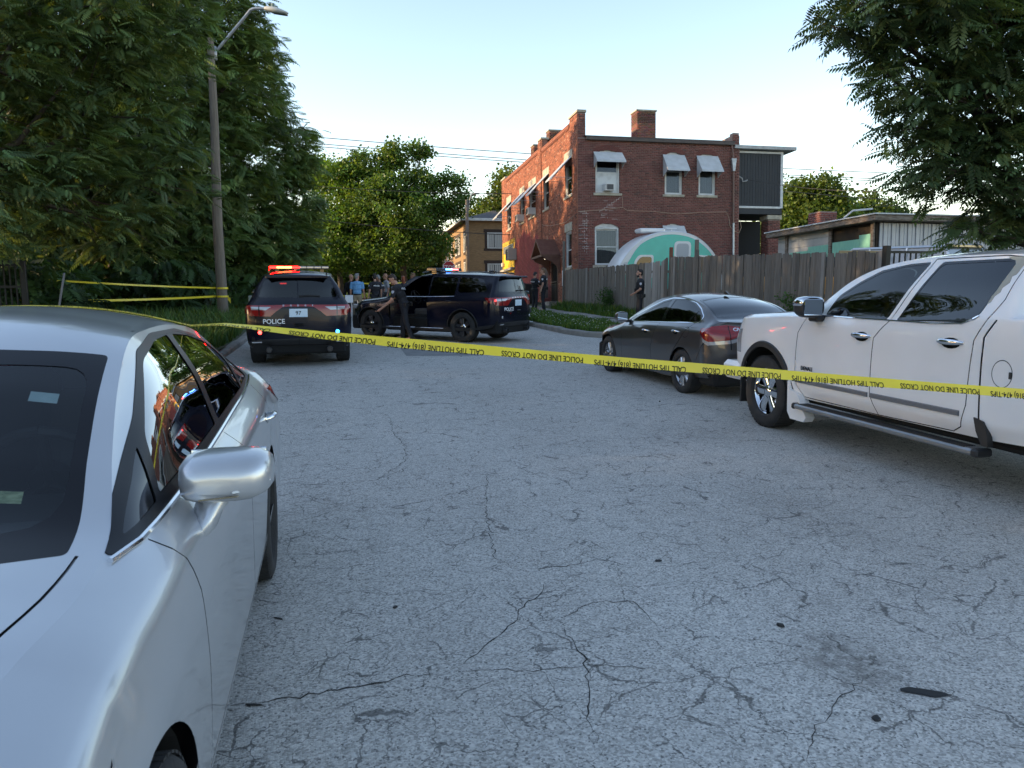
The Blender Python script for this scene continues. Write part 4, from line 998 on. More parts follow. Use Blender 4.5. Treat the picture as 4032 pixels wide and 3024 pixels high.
def handle(H, root, x, z, L, mat, hgt=.035, slope=0.0):
    for s in (1, -1):
        b = MB(); pts = []; n = 9
        for i in range(n):
            t = i / (n - 1); xx = x - L / 2 + L * t; q, nn = H.pos('side', xx, z + slope * (xx - x)); o = .004 + .042 * math.sin(math.pi * t) ** .45; p = q + nn * o; pts.append(Vector((p.x, p.y * s, p.z)))
        vs = []
        for i, p in enumerate(pts):
            e = .45 + .55 * math.sin(math.pi * i / (n - 1)) ** .5; hh = hgt / 2 * e
            for dy, dz in ((.010, -.5), (.010, .5), (.0, 1.0), (-.012, .6), (-.012, -.6), (0, -1.0)): vs.append(p + Vector((0, dy * s, dz * hh)))
        fs = [(i * 6 + c, i * 6 + (c + 1) % 6, (i + 1) * 6 + (c + 1) % 6, (i + 1) * 6 + c) for i in range(n - 1) for c in range(6)] + [tuple(range(6)), tuple(range((n - 1) * 6, n * 6))]
        b.add(vs, fs); o = b.build('door_handle', mat, root, True, 50)
        c = MB(); q, nn = H.pos('side', x, z); k = 14; cv = []
        for i in range(k): a = 2 * math.pi * i / k; pq, pn = H.pos('side', x + L * .36 * math.cos(a), z - .008 + hgt * .95 * math.sin(a)); cv.append(Vector((pq.x, pq.y * s, pq.z)) + Vector((pn.x, pn.y * s, pn.z)) * .002)
        c.add(cv, [tuple(range(k))]); c.build('recess', M_GBLK, o)
def blob(prof, root, name, mat, M, ex=.75):
    """prof: list of (x, ry, rz, y, z) rings along x -> rounded closed shape"""
    b = MB(); n = 18; vs = []
    for x, ry, rz, y, z in prof:
        for i in range(n): a = 2 * math.pi * i / n; c, s_ = math.cos(a), math.sin(a); vs.append(M @ Vector((x, y + ry * (abs(c) ** ex) * (1 if c > 0 else -1), z + rz * (abs(s_) ** ex) * (1 if s_ > 0 else -1))))
    m = len(prof); fs = [(i * n + c, i * n + (c + 1) % n, (i + 1) * n + (c + 1) % n, (i + 1) * n + c) for i in range(m - 1) for c in range(n)] + [tuple(range(n)), tuple(range((m - 1) * n, m * n))]
    b.add(vs, fs); return b.build(name, mat, root, True, 60)
# ------------------------------------------------------------------ vehicles
def place(root, X, Y, yaw):
    """local x forward / y left; yaw 0 looks along +Y"""
    a = rad(yaw); fy = math.cos(a); pitch = -math.atan(0.013) * fy if Y < 9 else 0.0
    root.rotation_mode = 'XYZ'; M = Matrix.Rotation(a + math.pi / 2, 4, 'Z') @ Matrix.Rotation(-pitch, 4, 'Y')
    root.matrix_world = Matrix.Translation((X, Y, hroad(Y))) @ M
G_DARK = glass_mat('tinted_glass', (.012, .013, .015), 1.55, boost=1.15); G_MID = glass_mat('car_glass', (.16, .18, .18), 1.52, boost=1.1); G_CLEAR = glass_mat('windscreen', (.66, .74, .74), 1.5, boost=.85); G_VAN = glass_mat('grey_tint', (.05, .055, .06), 1.55)
def durango(label, group, bar, rear_lit, plate, door_open=0.0, spot=True, tail_lit=False):
    root = empty('police_suv', (0, 0, 0), 0, label, 'police car', group)
    P_NAVY = pm('police_navy_paint', (.0045, .0055, .016), .24, .0, coat=.15, col2=(.0035, .0045, .013), vs=3, spec=.3)
    XS = [3.45, 3.04, 2.75, 2.5, 2.2, 1.9, 1.65, 1.3, .7, .2, -.3, -.65, -.88]
    rails = [dict(y=[(-.9, .88), (0, .90), (3.4, .90)], z=[(-.9, .40), (-.5, .30), (.5, .27), (2.5, .27), (3.45, .27)], f=(3.86, .42, .25, 3), r=(-1.03, .20, .42, 4)),
             dict(y=[(-.9, .93), (3.4, .935)], z=[(-.9, .50), (-.5, .42), (.5, .40), (3.45, .42)], f=(3.94, .45, .42, 3), r=(-1.12, .22, .54, 4)),
             dict(y=[(-.9, .955), (3.4, .958)], z=[(-.9, .80), (0, .74), (3.45, .72)], f=(3.97, .45, .72, 3), r=(-1.13, .20, .78, 4)),
             dict(y=[(-.9, .945), (0, .955), (3.4, .94)], z=[(-.9, 1.08), (0, 1.04), (2.4, .98), (3.45, .91)], f=(3.94, .5, .90, 3), r=(-1.12, .20, 1.08, 3.6)),
             dict(y=[(-.9, .86), (0, .895), (1, .905), (2.5, .89), (3.4, .83)], z=[(-.9, 1.25), (0, 1.20), (1.5, 1.15), (2.5, 1.10), (3.45, 1.0)], f=(3.86, .45, .98, 2.6), r=(-1.08, .19, 1.25, 3.2)),
             dict(y=[(-.9, .60), (0, .635), (1.3, .645), (1.65, .66), (2.5, .80), (2.75, .79), (3.4, .72)], z=[(-.9, 1.695), (-.65, 1.71), (0, 1.735), (.7, 1.745), (1.3, 1.72), (1.65, 1.655), (2.5, 1.15), (2.75, 1.10), (3.45, 1.03)], f=(3.78, .40, 1.01, 2.4), r=(-.98, .09, 1.685, 3))]
    H = Hull(None, rails, XS, [(3.7, .03), (2.8, .06), (2.45, .05), (1.6, .07), (1, .065), (-.8, .05), (-1, .02)])
    fw = [(2.20, 1.165), (1.72, 1.52), (1.45, 1.645), (1.14, 1.665), (1.14, 1.17)]
    rw = [(1.06, 1.18), (1.06, 1.67), (.32, 1.675), (.25, 1.60), (.26, 1.20)]
    qw = [(.17, 1.28), (.20, 1.665), (-.50, 1.64), (-.72, 1.30), (.0, 1.27)]
    fd = [(2.36, .36), (2.36, .95), (2.32, 1.13), (1.66, 1.60), (1.44, 1.69), (1.10, 1.705), (1.10, .36)]
    rd = [(1.095, .36), (1.095, 1.705), (.22, 1.70), (.20, 1.2), (.05, .98), (.48, .62), (.52, .36)]
    g_ = lambda pl, w=.010, c=False: strip(resample(pl, .04, c), w)
    fA = [('front_door', 'side', resample(fd, .05)), ('rear_door', 'side', resample(rd, .05)),
          ('gap', 'side', g_([(2.365, .36), (2.365, .95), (2.32, 1.13)])), ('gap', 'side', g_([(1.097, .36), (1.097, 1.70)])), ('gap', 'side', g_([(.20, 1.2), (.05, .98), (.48, .62), (.52, .36)])),
          ('frame', 'side', resample(rpoly([(p[0] + (.03 if p[0] > 1.7 else -.02 if p[0] < 1.2 else .0), p[1] + (.03 if p[1] > 1.4 else -.02)) for p in fw], .03), .05)), ('fglass', 'side', resample(rpoly(fw, [.03, .1, .12, .03, .02]), .04)),
          ('rglass', 'side', resample(rpoly(rw, [.02, .03, .08, .1, .03]), .04)), ('qglass', 'side', resample(rpoly(qw, [.1, .05, .12, .08, .1]), .04)),
          ('cladding', 'side', resample([(3.44, .28), (-.88, .28), (-.88, .40), (.5, .36), (2.6, .36), (3.44, .36)], .08)),
          ('arch', 'side', arch_poly(3.04, .39, .46, .1)), ('arch', 'side', arch_poly(0, .39, .46, .1)),
          ('rearglass', 'rear', resample(rpoly([(.002, 1.30), (.72, 1.305), (.585, 1.63), (.002, 1.645)], [0, .06, .05, 0]), .04)),
          ('gap', 'rear', g_([(.57, 1.665), (.745, 1.30), (.79, 1.18), (.77, .82), (.70, .735), (.002, .725)], .012)),
          ('lamp', 'rear', resample([(.30, 1.165), (.92, 1.155), (.915, 1.02), (.88, .965), (.50, .955), (.40, 1.045), (.28, 1.125), (.20, 1.13), (.20, 1.17)], .03)), ('strip', 'rear', resample([(.002, 1.135), (.21, 1.135), (.21, 1.17), (.002, 1.17)], .03)),
          ('lampclear', 'rear', resample([(.48, 1.13), (.85, 1.13), (.84, 1.075), (.58, 1.07)], .03)), ('lampline', 'rear', strip(resample([(.70, 1.155), (.70, .965)], .03, False), .02)),
          ('lamp', 'side', resample([(-.90, 1.0), (-.90, 1.15), (-.68, 1.15), (-.80, 1.04)], .03)),
          ('valance', 'rear', resample([(.002, .425), (.86, .425), (.90, .48), (.70, .53), (.002, .545)], .04)),
          ('valance', 'side', resample([(-.90, .40), (-.5, .33), (-.47, .42), (-.90, .48)], .05))]
    fB = [('windscreen', resample(rpoly([(2.44, -.86), (2.47, 0), (2.44, .86), (1.62, .90), (1.60, 0), (1.62, -.90)], [.02, 0, .02, .02, 0, .02]), .06))]
    sp = dict(body=('body', P_NAVY, 0, False, None), front_door=('front_door', P_NAVY, 0, True, None), rear_door=('rear_door', P_NAVY, 0, True, None), gap=('panel_gap', M_GBLK, -.006, False, None), frame=('window_frame', M_GBLK, -.002, True, None), fglass=('side_window', G_DARK, -.006, True, None), rglass=('side_window', G_DARK, -.004, True, None), qglass=('quarter_window', G_DARK, -.004, True, None),
              cladding=('side_skirt', M_BLKPL, .004, False, None), arch=None, rearglass=('rear_window', G_VAN, -.004, False, None), lamp=('tail_light', M_REDLENS, .006, True, None), strip=('tail_light_strip', M_REDLENS, .006, False, None), lampclear=('reversing_light', M_CLRLENS, .007, True, None), lampline=('lamp_joint', M_GBLK, .004, True, None), valance=('rear_valance', M_BLKPL, .004, False, None), windscreen=('windscreen', G_MID, -.004, False, None))
    made = car_shell(H, root, fA, fB, sp, .09, .045)
    wells(root, (0, 3.04), .39, .46, .62, .91, M_UNDER); underbody(root, -1.0, 3.8, (0, 3.04), .46, .86, .55, .24, .62)
    b = MB(); b.box(-.95, 2.3, -.8, .8, .60, .66); b.build('floor', M_UNDER, root); seats(root, 1.35, .35, .78, .38, 1, 2.0)
    for x in (0, 3.04):
        for s in (1, -1): wheel(root, x, s * .815, .39, .265, .245, (5, (.035, .05), .34), M_DALLOY, .085, s)
    # chrome window line, sill brightwork, arch lips
    for s in (1, -1):
        b = MB(); pts = [H.pos('side', x, lin([(2.2, 1.150), (1.1, 1.158), (.26, 1.178)], x), .004)[0] for x in np.linspace(2.2, .26, 12)]; b.tube([Vector((p.x, p.y * s, p.z)) for p in pts], .006, 5); b.build('window_trim', M_CHROME, root)
        b = MB(); pts = [H.pos('side', x, .345, .008)[0] for x in np.linspace(2.5, .6, 8)]; b.tube([Vector((p.x, p.y * s, p.z)) for p in pts], .008, 5); b.build('sill_trim', M_CHROME, root)
        for xc in (0, 3.04):
            b = MB(); pts = [H.pos('side', *p, .004)[0] for p in arch_poly(xc, .39, .465, .36, 16)[1:-1] if True]; b.tube([Vector((p.x, p.y * s, p.z)) for p in pts], .014, 5); b.build('arch_lip', M_BLKPL, root)
        # mirrors
        M = Matrix.Translation((2.08, s * .96, 1.16)); mo = blob([(.14, .03, .03, s * .05, 0), (.12, .07, .07, s * .07, .01), (.06, .10, .095, s * .08, .02), (-.02, .108, .10, s * .085, .02), (-.05, .105, .098, s * .085, .02)], root, 'wing_mirror', M_GBLK, M)
        b = MB(); b.bbox(-.056, -.052, s * .085 - .09, s * .085 + .09, -.065, .105, .002, M); b.build('mirror_glass', M_MIRG, mo)
        b = MB(); b.cyl(M @ Vector((.03, -s * .07, -.05)), M @ Vector((.05, s * .03, -.02)), .03, .035, 8); b.build('mirror_arm', M_GBLK, mo)
        # headlight and grille end
        b = MB(); b.bbox(3.60, 3.80, s * .70 - .12, s * .70 + .12, .80, .92, .03); b.build('headlight', M_CLRLENS, root)
    handle(H, root, .95 + .32, 1.02, .2, P_NAVY); handle(H, root, .42, 1.05, .2, P_NAVY)
    b = MB(); b.bbox(3.88, 3.985, -.52, .52, .58, .86, .03); b.build('grille', M_GBLK, root)
    b = MB(); b.box(4.0, 4.06, -.45, -.38, .35, .98); b.box(4.0, 4.06, .38, .45, .35, .98); b.box(4.0, 4.06, -.45, .45, .60, .68); b.build('push_bumper', M_BLKPL, root)
    # hatch furniture
    b = MB(); b.bbox(-1.10, -.92, -.56, .56, 1.655, 1.70, .015); b.build('spoiler', P_NAVY, root)
    q, n = H.pos('rear', .05, 1.325, .012); b = MB(); b.tube([Vector((q.x, -.02, 1.325)), Vector((q.x - .002, -.2, 1.335)), Vector((q.x, -.40, 1.325))], [.02, .017, .01], 6); b.build('wiper', M_BLKPL, root)
    q, n = H.pos('rear', .05, 1.02); b = MB(); b.bbox(q.x - .014, q.x - .006, -.165, .165, .94, 1.095, .004); pl = b.build('number_plate', pm('plate_blue', (.42, .62, .80), .35, col2=(.72, .78, .82), vs=2.5, vscale=(.01, .01, 2.2)), root)
    t, w = text_mb(plate, .075, .002, .01); xform(t, Matrix.Translation((q.x - .0155, 0, 1.017)) @ Matrix.Rotation(math.pi * 1.5, 4, 'Z')); t.build('plate_number', M_GBLK, pl)
    surf_text(H, 'POLICE', .088, 'rear', .44, .865, .006, M_WHT, root, 'police_lettering', bold=.02); surf_text(H, 'DURANGO', .030, 'rear', .42, .800, .005, M_GREYTRIM, root, 'model_lettering')
    for i, ch in enumerate('DODGE'): surf_text(H, ch, .030, 'rear', .26 - i * .13, 1.152, .010, M_CHROME, root, 'badge_letter')
    b = MB(); b.prism([(-.02, -.015), (.0, -.015), (.012, .015), (-.008, .015)], 0, .004, lambda a, c, d: Vector((q.x - .002 - d, .40 - a, .755 + c))); b.prism([(.008, -.015), (.028, -.015), (.04, .015), (.02, .015)], 0, .004, lambda a, c, d: Vector((q.x - .002 - d, .40 - a, .755 + c))); b.build('stripe_badge', M_REDLENS, root)
    qh, n = H.pos('rear', .05, .80); b = MB(); b.bbox(qh.x - .02, qh.x + .01, -.085, .085, .815, .835, .005); b.bbox(qh.x - .006, qh.x + .01, -.08, .08, .76, .812, .003); b.build('tailgate_handle', M_GBLK, root)
    for s in (1, -1):
        b = MB(); b.cyl((-1.13, s * .55, .335), (-.98, s * .55, .335), .05, n=16, caps=False); b.lathe([(.05, -1.13), (.056, -1.125), (.056, -1.09)], 16, 'x', (0, s * .55, .335)); b.cyl((-1.10, s * .55, .335), (-1.09, s * .55, .335), .048, n=14); b.build('exhaust_tip', M_DALLOY, root, True, 40)
        q, n = H.pos('rear', .70, .66); col = rear_lit[0 if s > 0 else 1]
        b = MB(); b.lathe([(0, -.012), (.028, -.010), (.036, .0)], 14, 'x', (q.x - .006, s * .70, .66)); b.build('warning_light', col or M_CLRLENS, root, True)
        b = MB(); b.bbox(-1.10, -1.085, s * .76 - .09, s * .76 + .09, .468, .490, .004); b.build('reflector', M_CHROME if s < 0 else M_CLRLENS, root)
    if tail_lit:
        q, n = H.pos('rear', .62, 1.0); b = MB(); b.bbox(-.98, -.955, .80, .90, 1.06, 1.11, .006); b.build('brake_lamp', emit_mat('brake_glow', (1, .05, .05), 1.2), root)
    # roof light bar
    zb = 1.835; lb = MB(); lb.bbox(1.02, 1.34, -.62, .62, zb, zb + .022, .008); lb.bbox(1.04, 1.32, -.61, .61, zb + .062, zb + .078, .006); lb.box(1.1, 1.25, -.5, -.42, 1.76, zb); lb.box(1.1, 1.25, .42, .5, 1.76, zb); lbo = lb.build('light_bar', M_GBLK, root)
    for i, c in enumerate(bar):
        y1 = .61 - i * 1.22 / len(bar); y0 = y1 - 1.22 / len(bar) + .012; b = MB(); b.bbox(1.03, 1.33, y0, y1, zb + .0225, zb + .0615, .006); b.build('light_module', c, lbo)
    b = MB(); b.bbox(-.45, -.25, -.06, .06, 1.785, 1.84, .02); b.build('roof_antenna', M_GBLK, root)
    if spot:
        b = MB(); M = Matrix.Translation((2.16, 1.0, 1.33)); b.lathe([(0, -.07), (.05, -.06), (.08, 0), (.085, .05), (0, .055)], 14, 'x', M=M); b.cyl((2.16, .99, 1.33), (2.2, .84, 1.25), .012, n=6); b.build('spotlight', M_GBLK, root, True, 50)
    if rear_lit[2]:
        b = MB(); b.bbox(-.93, -.90, .20, .32, 1.545, 1.57, .004); b.build('hatch_light', rear_lit[2], root)
    for x0 in (-.85,):
        for s in (1, -1):
            b = MB(); b.tube([(1.5, s * .57, 1.79), (1.3, s * .57, 1.80), (-.3, s * .55, 1.80), (-.7, s * .54, 1.76)], .014, 6); b.build('roof_rail', M_GBLK, root)
    if door_open:
        hinge = Vector((2.36, .93, 0)); R_ = Matrix.Translation(hinge) @ Matrix.Rotation(rad(door_open), 4, 'Z') @ Matrix.Translation(-hinge)
        door = made['front_door']; door.matrix_local = R_; door['label'] = 'open front door'
        for nm in ('fglass', 'frame'): o = made[nm]; o.parent = door
        # inner skin and edge of the door
        b = MB(); pts = []
        b.bbox(1.13, 2.32, .78, .86, .38, 1.13, .02); b.build('door_lining', M_BLKPL, door); b = MB(); b.bbox(1.12, 2.34, .855, .93, .36, .40, .005); b.bbox(1.105, 1.13, .80, .945, .37, 1.12, .01); b.build('door_edge', P_NAVY, door)
        for ch in list(root.children):
            if ch.name.startswith('wing_mirror') and ch.data.vertices[0].co.y > 0: ch.parent = door
            if ch.name.startswith('door_handle') and ch.data.vertices[0].co.y > 0 and ch.data.vertices[0].co.x > .9: ch.parent = door
    return root, H
RED_ON = emit_mat('red_flash', (1, .003, .002), 18); RED_HOT = emit_mat('red_hot', (1, .06, .015), 14); BLU_ON = emit_mat('blue_flash', (.03, .28, 1), 4); CLR = pm('bar_lens_clear', (.5, .52, .55), .1, .2, coat=.5); RED_SM = emit_mat('red_lamp', (1, .04, .03), 4); BAR_R = emit_mat('bar_red', (1, .06, .06), 5); BAR_B = emit_mat('bar_blue', (.06, .25, 1), 5); DARKL = pm('bar_lens_dark', (.05, .05, .055), .1, coat=.5)
GP = 'police cars stopped in the road'
durA, HDA = durango('dark police car seen from behind with red flashing roof light, plate 97', GP, [RED_ON, RED_HOT, RED_HOT, RED_ON] + [CLR] * 4, (RED_SM, BLU_ON, RED_SM), '97'); place(durA, -0.38, 15.99, 0)
durB, HDB = durango('dark police car across the road with its front door open', GP, [DARKL, DARKL, DARKL, BAR_B, BAR_B, BAR_R, BAR_R, DARKL], (None, None, None), '', 62, tail_lit=True); place(durB, 4.2, 20.2, 45.8)
durC, _h = durango('dark police car parked far back behind the group of people', GP, [DARKL] * 8, (None, None, None), '', 0, spot=False); place(durC, -1.1, 36.5, 172)
# ------------------------------------------------------------------ silver saloon in the foreground
def fusion():
    root = empty('silver_saloon', (0, 0, 0), 0, 'large silver saloon car cut off by the left edge, tape across its roof', 'car', 'cars parked along the kerb')
    PAINT = pm('silver_paint', (.56, .57, .585), .30, .62, coat=.8, col2=(.52, .53, .545), vs=2)
    XS = [3.2, 2.85, 2.6, 2.35, 2.1, 1.8, 1.45, 1.1, .6, .1, -.3, -.6, -.82]
    rails = [dict(y=[(-.8, .84), (0, .87), (2.9, .87), (3.2, .85)], z=[(-.8, .26), (.4, .20), (2.5, .20), (3.2, .22)], f=(3.60, .40, .20, 2.6), r=(-1.0, .25, .30, 3.5)),
             dict(y=[(-.8, .89), (0, .905), (2.9, .90), (3.2, .875)], z=[(-.8, .36), (.4, .30), (2.5, .30), (3.2, .32)], f=(3.72, .46, .34, 2.6), r=(-1.07, .25, .42, 3.5)),
             dict(y=[(-.8, .90), (0, .920), (1.3, .905), (2.85, .918), (3.2, .89)], z=[(-.8, .64), (0, .60), (2.85, .58), (3.2, .56)], f=(3.78, .52, .56, 2.6), r=(-1.09, .24, .66, 3.5)),
             dict(y=[(-.8, .895), (0, .918), (1.3, .908), (2.85, .905), (3.2, .87)], z=[(-.8, .85), (0, .82), (1.5, .76), (2.85, .715), (3.2, .66)], f=(3.75, .58, .64, 2.5), r=(-1.08, .26, .86, 3.2)),
             dict(y=[(-.8, .868), (0, .905), (1.3, .899), (2.385, .880), (2.85, .853), (3.2, .808)], z=[(-.8, .922), (0, .912), (1.5, .887), (2.385, .877), (2.85, .845), (3.2, .765)], f=(3.69, .60, .705, 2.4), r=(-1.06, .26, .935, 3.0)),
             dict(y=[(-.8, .855), (0, .893), (1.3, .888), (2.385, .868), (2.85, .84), (3.2, .795)], z=[(-.8, .95), (0, .94), (1.5, .915), (2.385, .905), (2.85, .872), (3.2, .79)], f=(3.68, .60, .73, 2.4), r=(-1.05, .26, .96, 3.0)),
             dict(y=[(-.8, .77), (0, .795), (1.3, .80), (2.2, .79), (2.85, .765), (3.2, .70)], z=[(-.8, 1.05), (0, 1.04), (1.0, 1.005), (1.9, .98), (2.4, .965), (2.85, .912), (3.2, .825)], f=(3.62, .60, .76, 2.3), r=(-1.03, .26, 1.04, 3.0)),
             dict(y=[(-.8, .68), (-.45, .635), (.1, .58), (.6, .565), (1.1, .565), (1.45, .58), (1.8, .62), (2.1, .67), (2.35, .72), (2.6, .73), (2.85, .695), (3.2, .60)],
                  z=[(-.8, 1.085), (-.6, 1.13), (-.3, 1.24), (.1, 1.365), (.6, 1.42), (1.1, 1.426), (1.45, 1.403), (1.8, 1.275), (2.1, 1.125), (2.35, 1.005), (2.6, .96), (2.85, .935), (3.2, .85)], f=(3.50, .55, .78, 2.2), r=(-1.02, .18, 1.07, 2.6))]
    H = Hull(None, rails, XS, [(3.45, .02), (3.0, .05), (2.6, .065), (2.35, .055), (1.9, .06), (1.45, .075), (.9, .085), (.3, .085), (0, .07), (-.5, .05), (-.8, .03), (-1.0, .01)])
    fw = [(2.03, 1.012), (1.87, 1.15), (1.45, 1.338), (1.1, 1.384), (.84, 1.39), (1.02, 1.035)]
    vw = [(2.34, .992), (2.10, 1.075), (1.95, 1.135), (2.08, 1.005)]
    rw = [(.93, 1.038), (.75, 1.388), (.45, 1.365), (.12, 1.31), (-.06, 1.255), (.02, 1.06)]
    qw = [(-.05, 1.065), (-.13, 1.225), (-.28, 1.165), (-.45, 1.095), (-.42, 1.072)]
    dlo = [(2.46, .975), (1.83, 1.205), (1.44, 1.372), (1.1, 1.412), (.62, 1.405), (.30, 1.365), (-.03, 1.29), (-.28, 1.20), (-.58, 1.08), (-.48, 1.045), (.0, 1.033), (1.0, 1.0), (1.9, .975)]
    fd = [(2.26, .31), (2.24, .80), (2.30, .965)]; bp = [(.98, .31), (.99, .995)]; rdl = [(-.30, 1.03), (-.20, .86), (.02, .72), (.30, .52), (.38, .31)]
    g_ = lambda pl, w=.007: strip(resample(pl, .03, False), w)
    fA = [('front_door', 'side', resample(fd + [(1.3, .985), (.985, .99)] + bp[::-1], .05)), ('rear_door', 'side', resample([(.975, .31), (.975, .99), (.0, 1.02), (-.30, 1.03)] + rdl[1:], .05)),
          ('gap', 'side', g_(fd)), ('gap', 'side', g_(bp)), ('gap', 'side', g_(rdl)), ('gap', 'side', g_([(2.26, .315), (1.6, .305), (.98, .305), (.38, .315)])),
          ('chrome', 'side', resample(rpoly(dlo, .04), .03)), ('frame', 'side', resample(rpoly([(2.41, .985), (1.82, 1.192), (1.43, 1.357), (1.1, 1.397), (.62, 1.39), (.30, 1.35), (-.03, 1.276), (-.27, 1.188), (-.53, 1.082), (-.47, 1.058), (0, 1.047), (1.0, 1.016), (1.9, .988)], .04), .03)),
          ('fglass', 'side', resample(rpoly(fw, [.02, .04, .06, .05, .03, .02]), .03)), ('vglass', 'side', resample(rpoly(vw, .015), .03)), ('rglass', 'side', resample(rpoly(rw, [.02, .03, .08, .08, .05, .03]), .03)), ('qglass', 'side', resample(rpoly(qw, .02), .03)),
          ('arch', 'side', arch_poly(2.85, .34, .385, .05, 30)), ('arch', 'side', arch_poly(0, .34, .385, .05, 30)),
          ('skirt', 'side', resample([(2.42, .19), (2.42, .285), (.45, .285), (.45, .19)], .05)),
          ('lamp', 'side', resample([(3.32, .70), (2.98, .80), (3.1, .72), (3.25, .64)], .03)), ('lamp', 'front', resample([(.42, .66), (.86, .74), (.86, .66), (.5, .62)], .04)), ('grille', 'front', resample([(.002, .36), (.52, .40), (.60, .55), (.40, .64), (.002, .66)], .04)),
          ('tail', 'rear', resample([(.45, .98), (.86, .97), (.86, .84), (.55, .84)], .04)), ('tail', 'side', resample([(-.82, .84), (-.82, .97), (-.66, .96)], .03))]
    fB = [('gap', strip(resample([(3.38, -.50), (2.9, -.90), (2.46, -.93)], .06, False), .010)), ('gap', strip(resample([(3.38, .50), (2.9, .90), (2.46, .93)], .06, False), .010)),
          ('wsframe', resample(rpoly([(2.46, -.90), (2.60, -.5), (2.63, 0), (2.60, .5), (2.46, .90), (1.60, .93), (1.645, .5), (1.66, 0), (1.645, -.5), (1.60, -.93)], [.02, .1, 0, .1, .02, .03, .1, 0, .1, .03]), .04)),
          ('wsglass', resample(rpoly([(2.34, -.85), (2.45, -.4), (2.47, 0), (2.45, .4), (2.34, .85), (1.70, .87), (1.735, .4), (1.75, 0), (1.735, -.4), (1.70, -.87)], [.16, .1, 0, .1, .16, .12, .1, 0, .1, .12]), .04)),
          ('rearglass', resample(rpoly([(.16, -.90), (.20, 0), (.16, .90), (-.60, .88), (-.66, 0), (-.60, -.88)], [.05, 0, .05, .05, 0, .05]), .05)), ('rgap', strip([(1.28, -.965), (.2, -.965)], .012)), ('rgap', strip([(1.28, .965), (.2, .965)], .012))]
    sp = dict(body=('body', PAINT, 0, False, None), front_door=('front_door', PAINT, 0, True, None), rear_door=('rear_door', PAINT, 0, True, None), gap=('panel_gap', M_GBLK, -.004, False, None), rgap=('roof_channel', M_GREYTRIM, -.003, False, None), chrome=('window_surround', M_FRIT, .002, True, None), frame=('window_frame', M_FRIT, .001, True, None),
              fglass=('side_window', glass_mat('dark_side_glass', (.02, .024, .028), 1.7, boost=2.6), -.003, True, None), rglass=('side_window', glass_mat('dark_side_glass', (.02, .024, .028), 1.7, boost=2.6), -.003, True, None), qglass=('quarter_window', G_DARK, -.003, True, None), vglass=('quarter_window', G_DARK, -.003, True, None), arch=None, skirt=('side_skirt', PAINT, -.012, False, None),
              lamp=('headlight', M_CLRLENS, .003, True, None), grille=('grille', M_GBLK, -.01, False, None), tail=('tail_light', M_REDLENS, .003, True, None), wsframe=('windscreen_border', M_FRIT, .0, False, None), wsglass=('windscreen', G_CLEAR, -.002, False, None), rearglass=('rear_window', G_DARK, -.003, False, None))
    made = car_shell(H, root, fA, fB, sp, .055, .028)
    wells(root, (0, 2.85), .34, .385, .60, .88, M_UNDER); underbody(root, -.95, 3.5, (0, 2.85), .385, .84, .55, .19, .55)
    b = MB(); b.box(-.8, 2.2, -.78, .78, .50, .56); b.build('floor', M_UNDER, root)
    seats(root, 1.0, .0, .62, .37, 1, 1.75, pm('grey_cloth', (.12, .125, .13), .9))
    for x in (0, 2.85):
        for s in (1, -1): wheel(root, x, s * .80, .335, .235, .235, (5, (.04, .06), .36), M_ALLOY, .04, s)
    for s in (1, -1):      # mirrors with indicator strip
        M = Matrix.Translation((1.93, s * .85, 1.03))
        mo = blob([(.10, .05, .02, s * .065, -.01), (.095, .09, .042, s * .072, -.008), (.075, .116, .058, s * .08, -.003), (.03, .130, .067, s * .085, .002), (-.04, .134, .070, s * .088, .004), (-.075, .130, .067, s * .089, .004)], root, 'wing_mirror', PAINT, M, .58)
        b = MB(); b.bbox(-.082, -.076, s * .086 - .11, s * .086 + .11, -.055, .066, .002, M); b.build('mirror_glass', M_MIRG, mo)
        vs = []
        for (x, y, z, rx, ry) in ((.03, .02, -.175, .05, .015), (.035, .025, -.155, .085, .035), (.03, .03, -.115, .08, .045), (.02, .05, -.075, .06, .06), (.01, .07, -.03, .05, .065)):
            for k in range(12): t_ = 2 * math.pi * k / 12; vs.append(M @ Vector((x + rx * math.cos(t_), s * (y + ry * math.sin(t_)), z + .02 * math.sin(t_))))
        b = MB(); b.add(vs, [(i * 12 + c, i * 12 + (c + 1) % 12, (i + 1) * 12 + (c + 1) % 12, (i + 1) * 12 + c) for i in range(4) for c in range(12)] + [tuple(range(12))]); b.build('mirror_foot', PAINT, mo, True)
        b = MB(); b.tube([M @ Vector((.10, s * .11, -.03)), M @ Vector((.075, s * .165, -.025)), M @ Vector((.03, s * .208, -.012))], [.006, .010, .007], 6); b.build('indicator', M_CLRLENS, mo)
        b = MB(); b.tube([M @ Vector((.112, s * .02, -.044)), M @ Vector((.098, s * .12, -.042)), M @ Vector((.06, s * .19, -.032)), M @ Vector((-.02, s * .214, -.022)), M @ Vector((-.07, s * .212, -.02))], .0028, 5); b.build('mirror_joint', M_GBLK, mo)
    for s in (1, -1):
        b = MB(); pts = [H.pos('side', x, lin([(-.52, 1.058), (0, 1.036), (1.0, 1.003), (1.9, .977), (2.47, .97)], x), .004)[0] for x in np.linspace(2.47, -.52, 22)]; b.tube([Vector((p.x, p.y * s, p.z)) for p in pts], .008, 6); b.build('window_trim', M_CHROME, root)
    handle(H, root, 1.15, .885, .19, M_CHROME, .03); handle(H, root, .05, .90, .19, M_CHROME, .03)
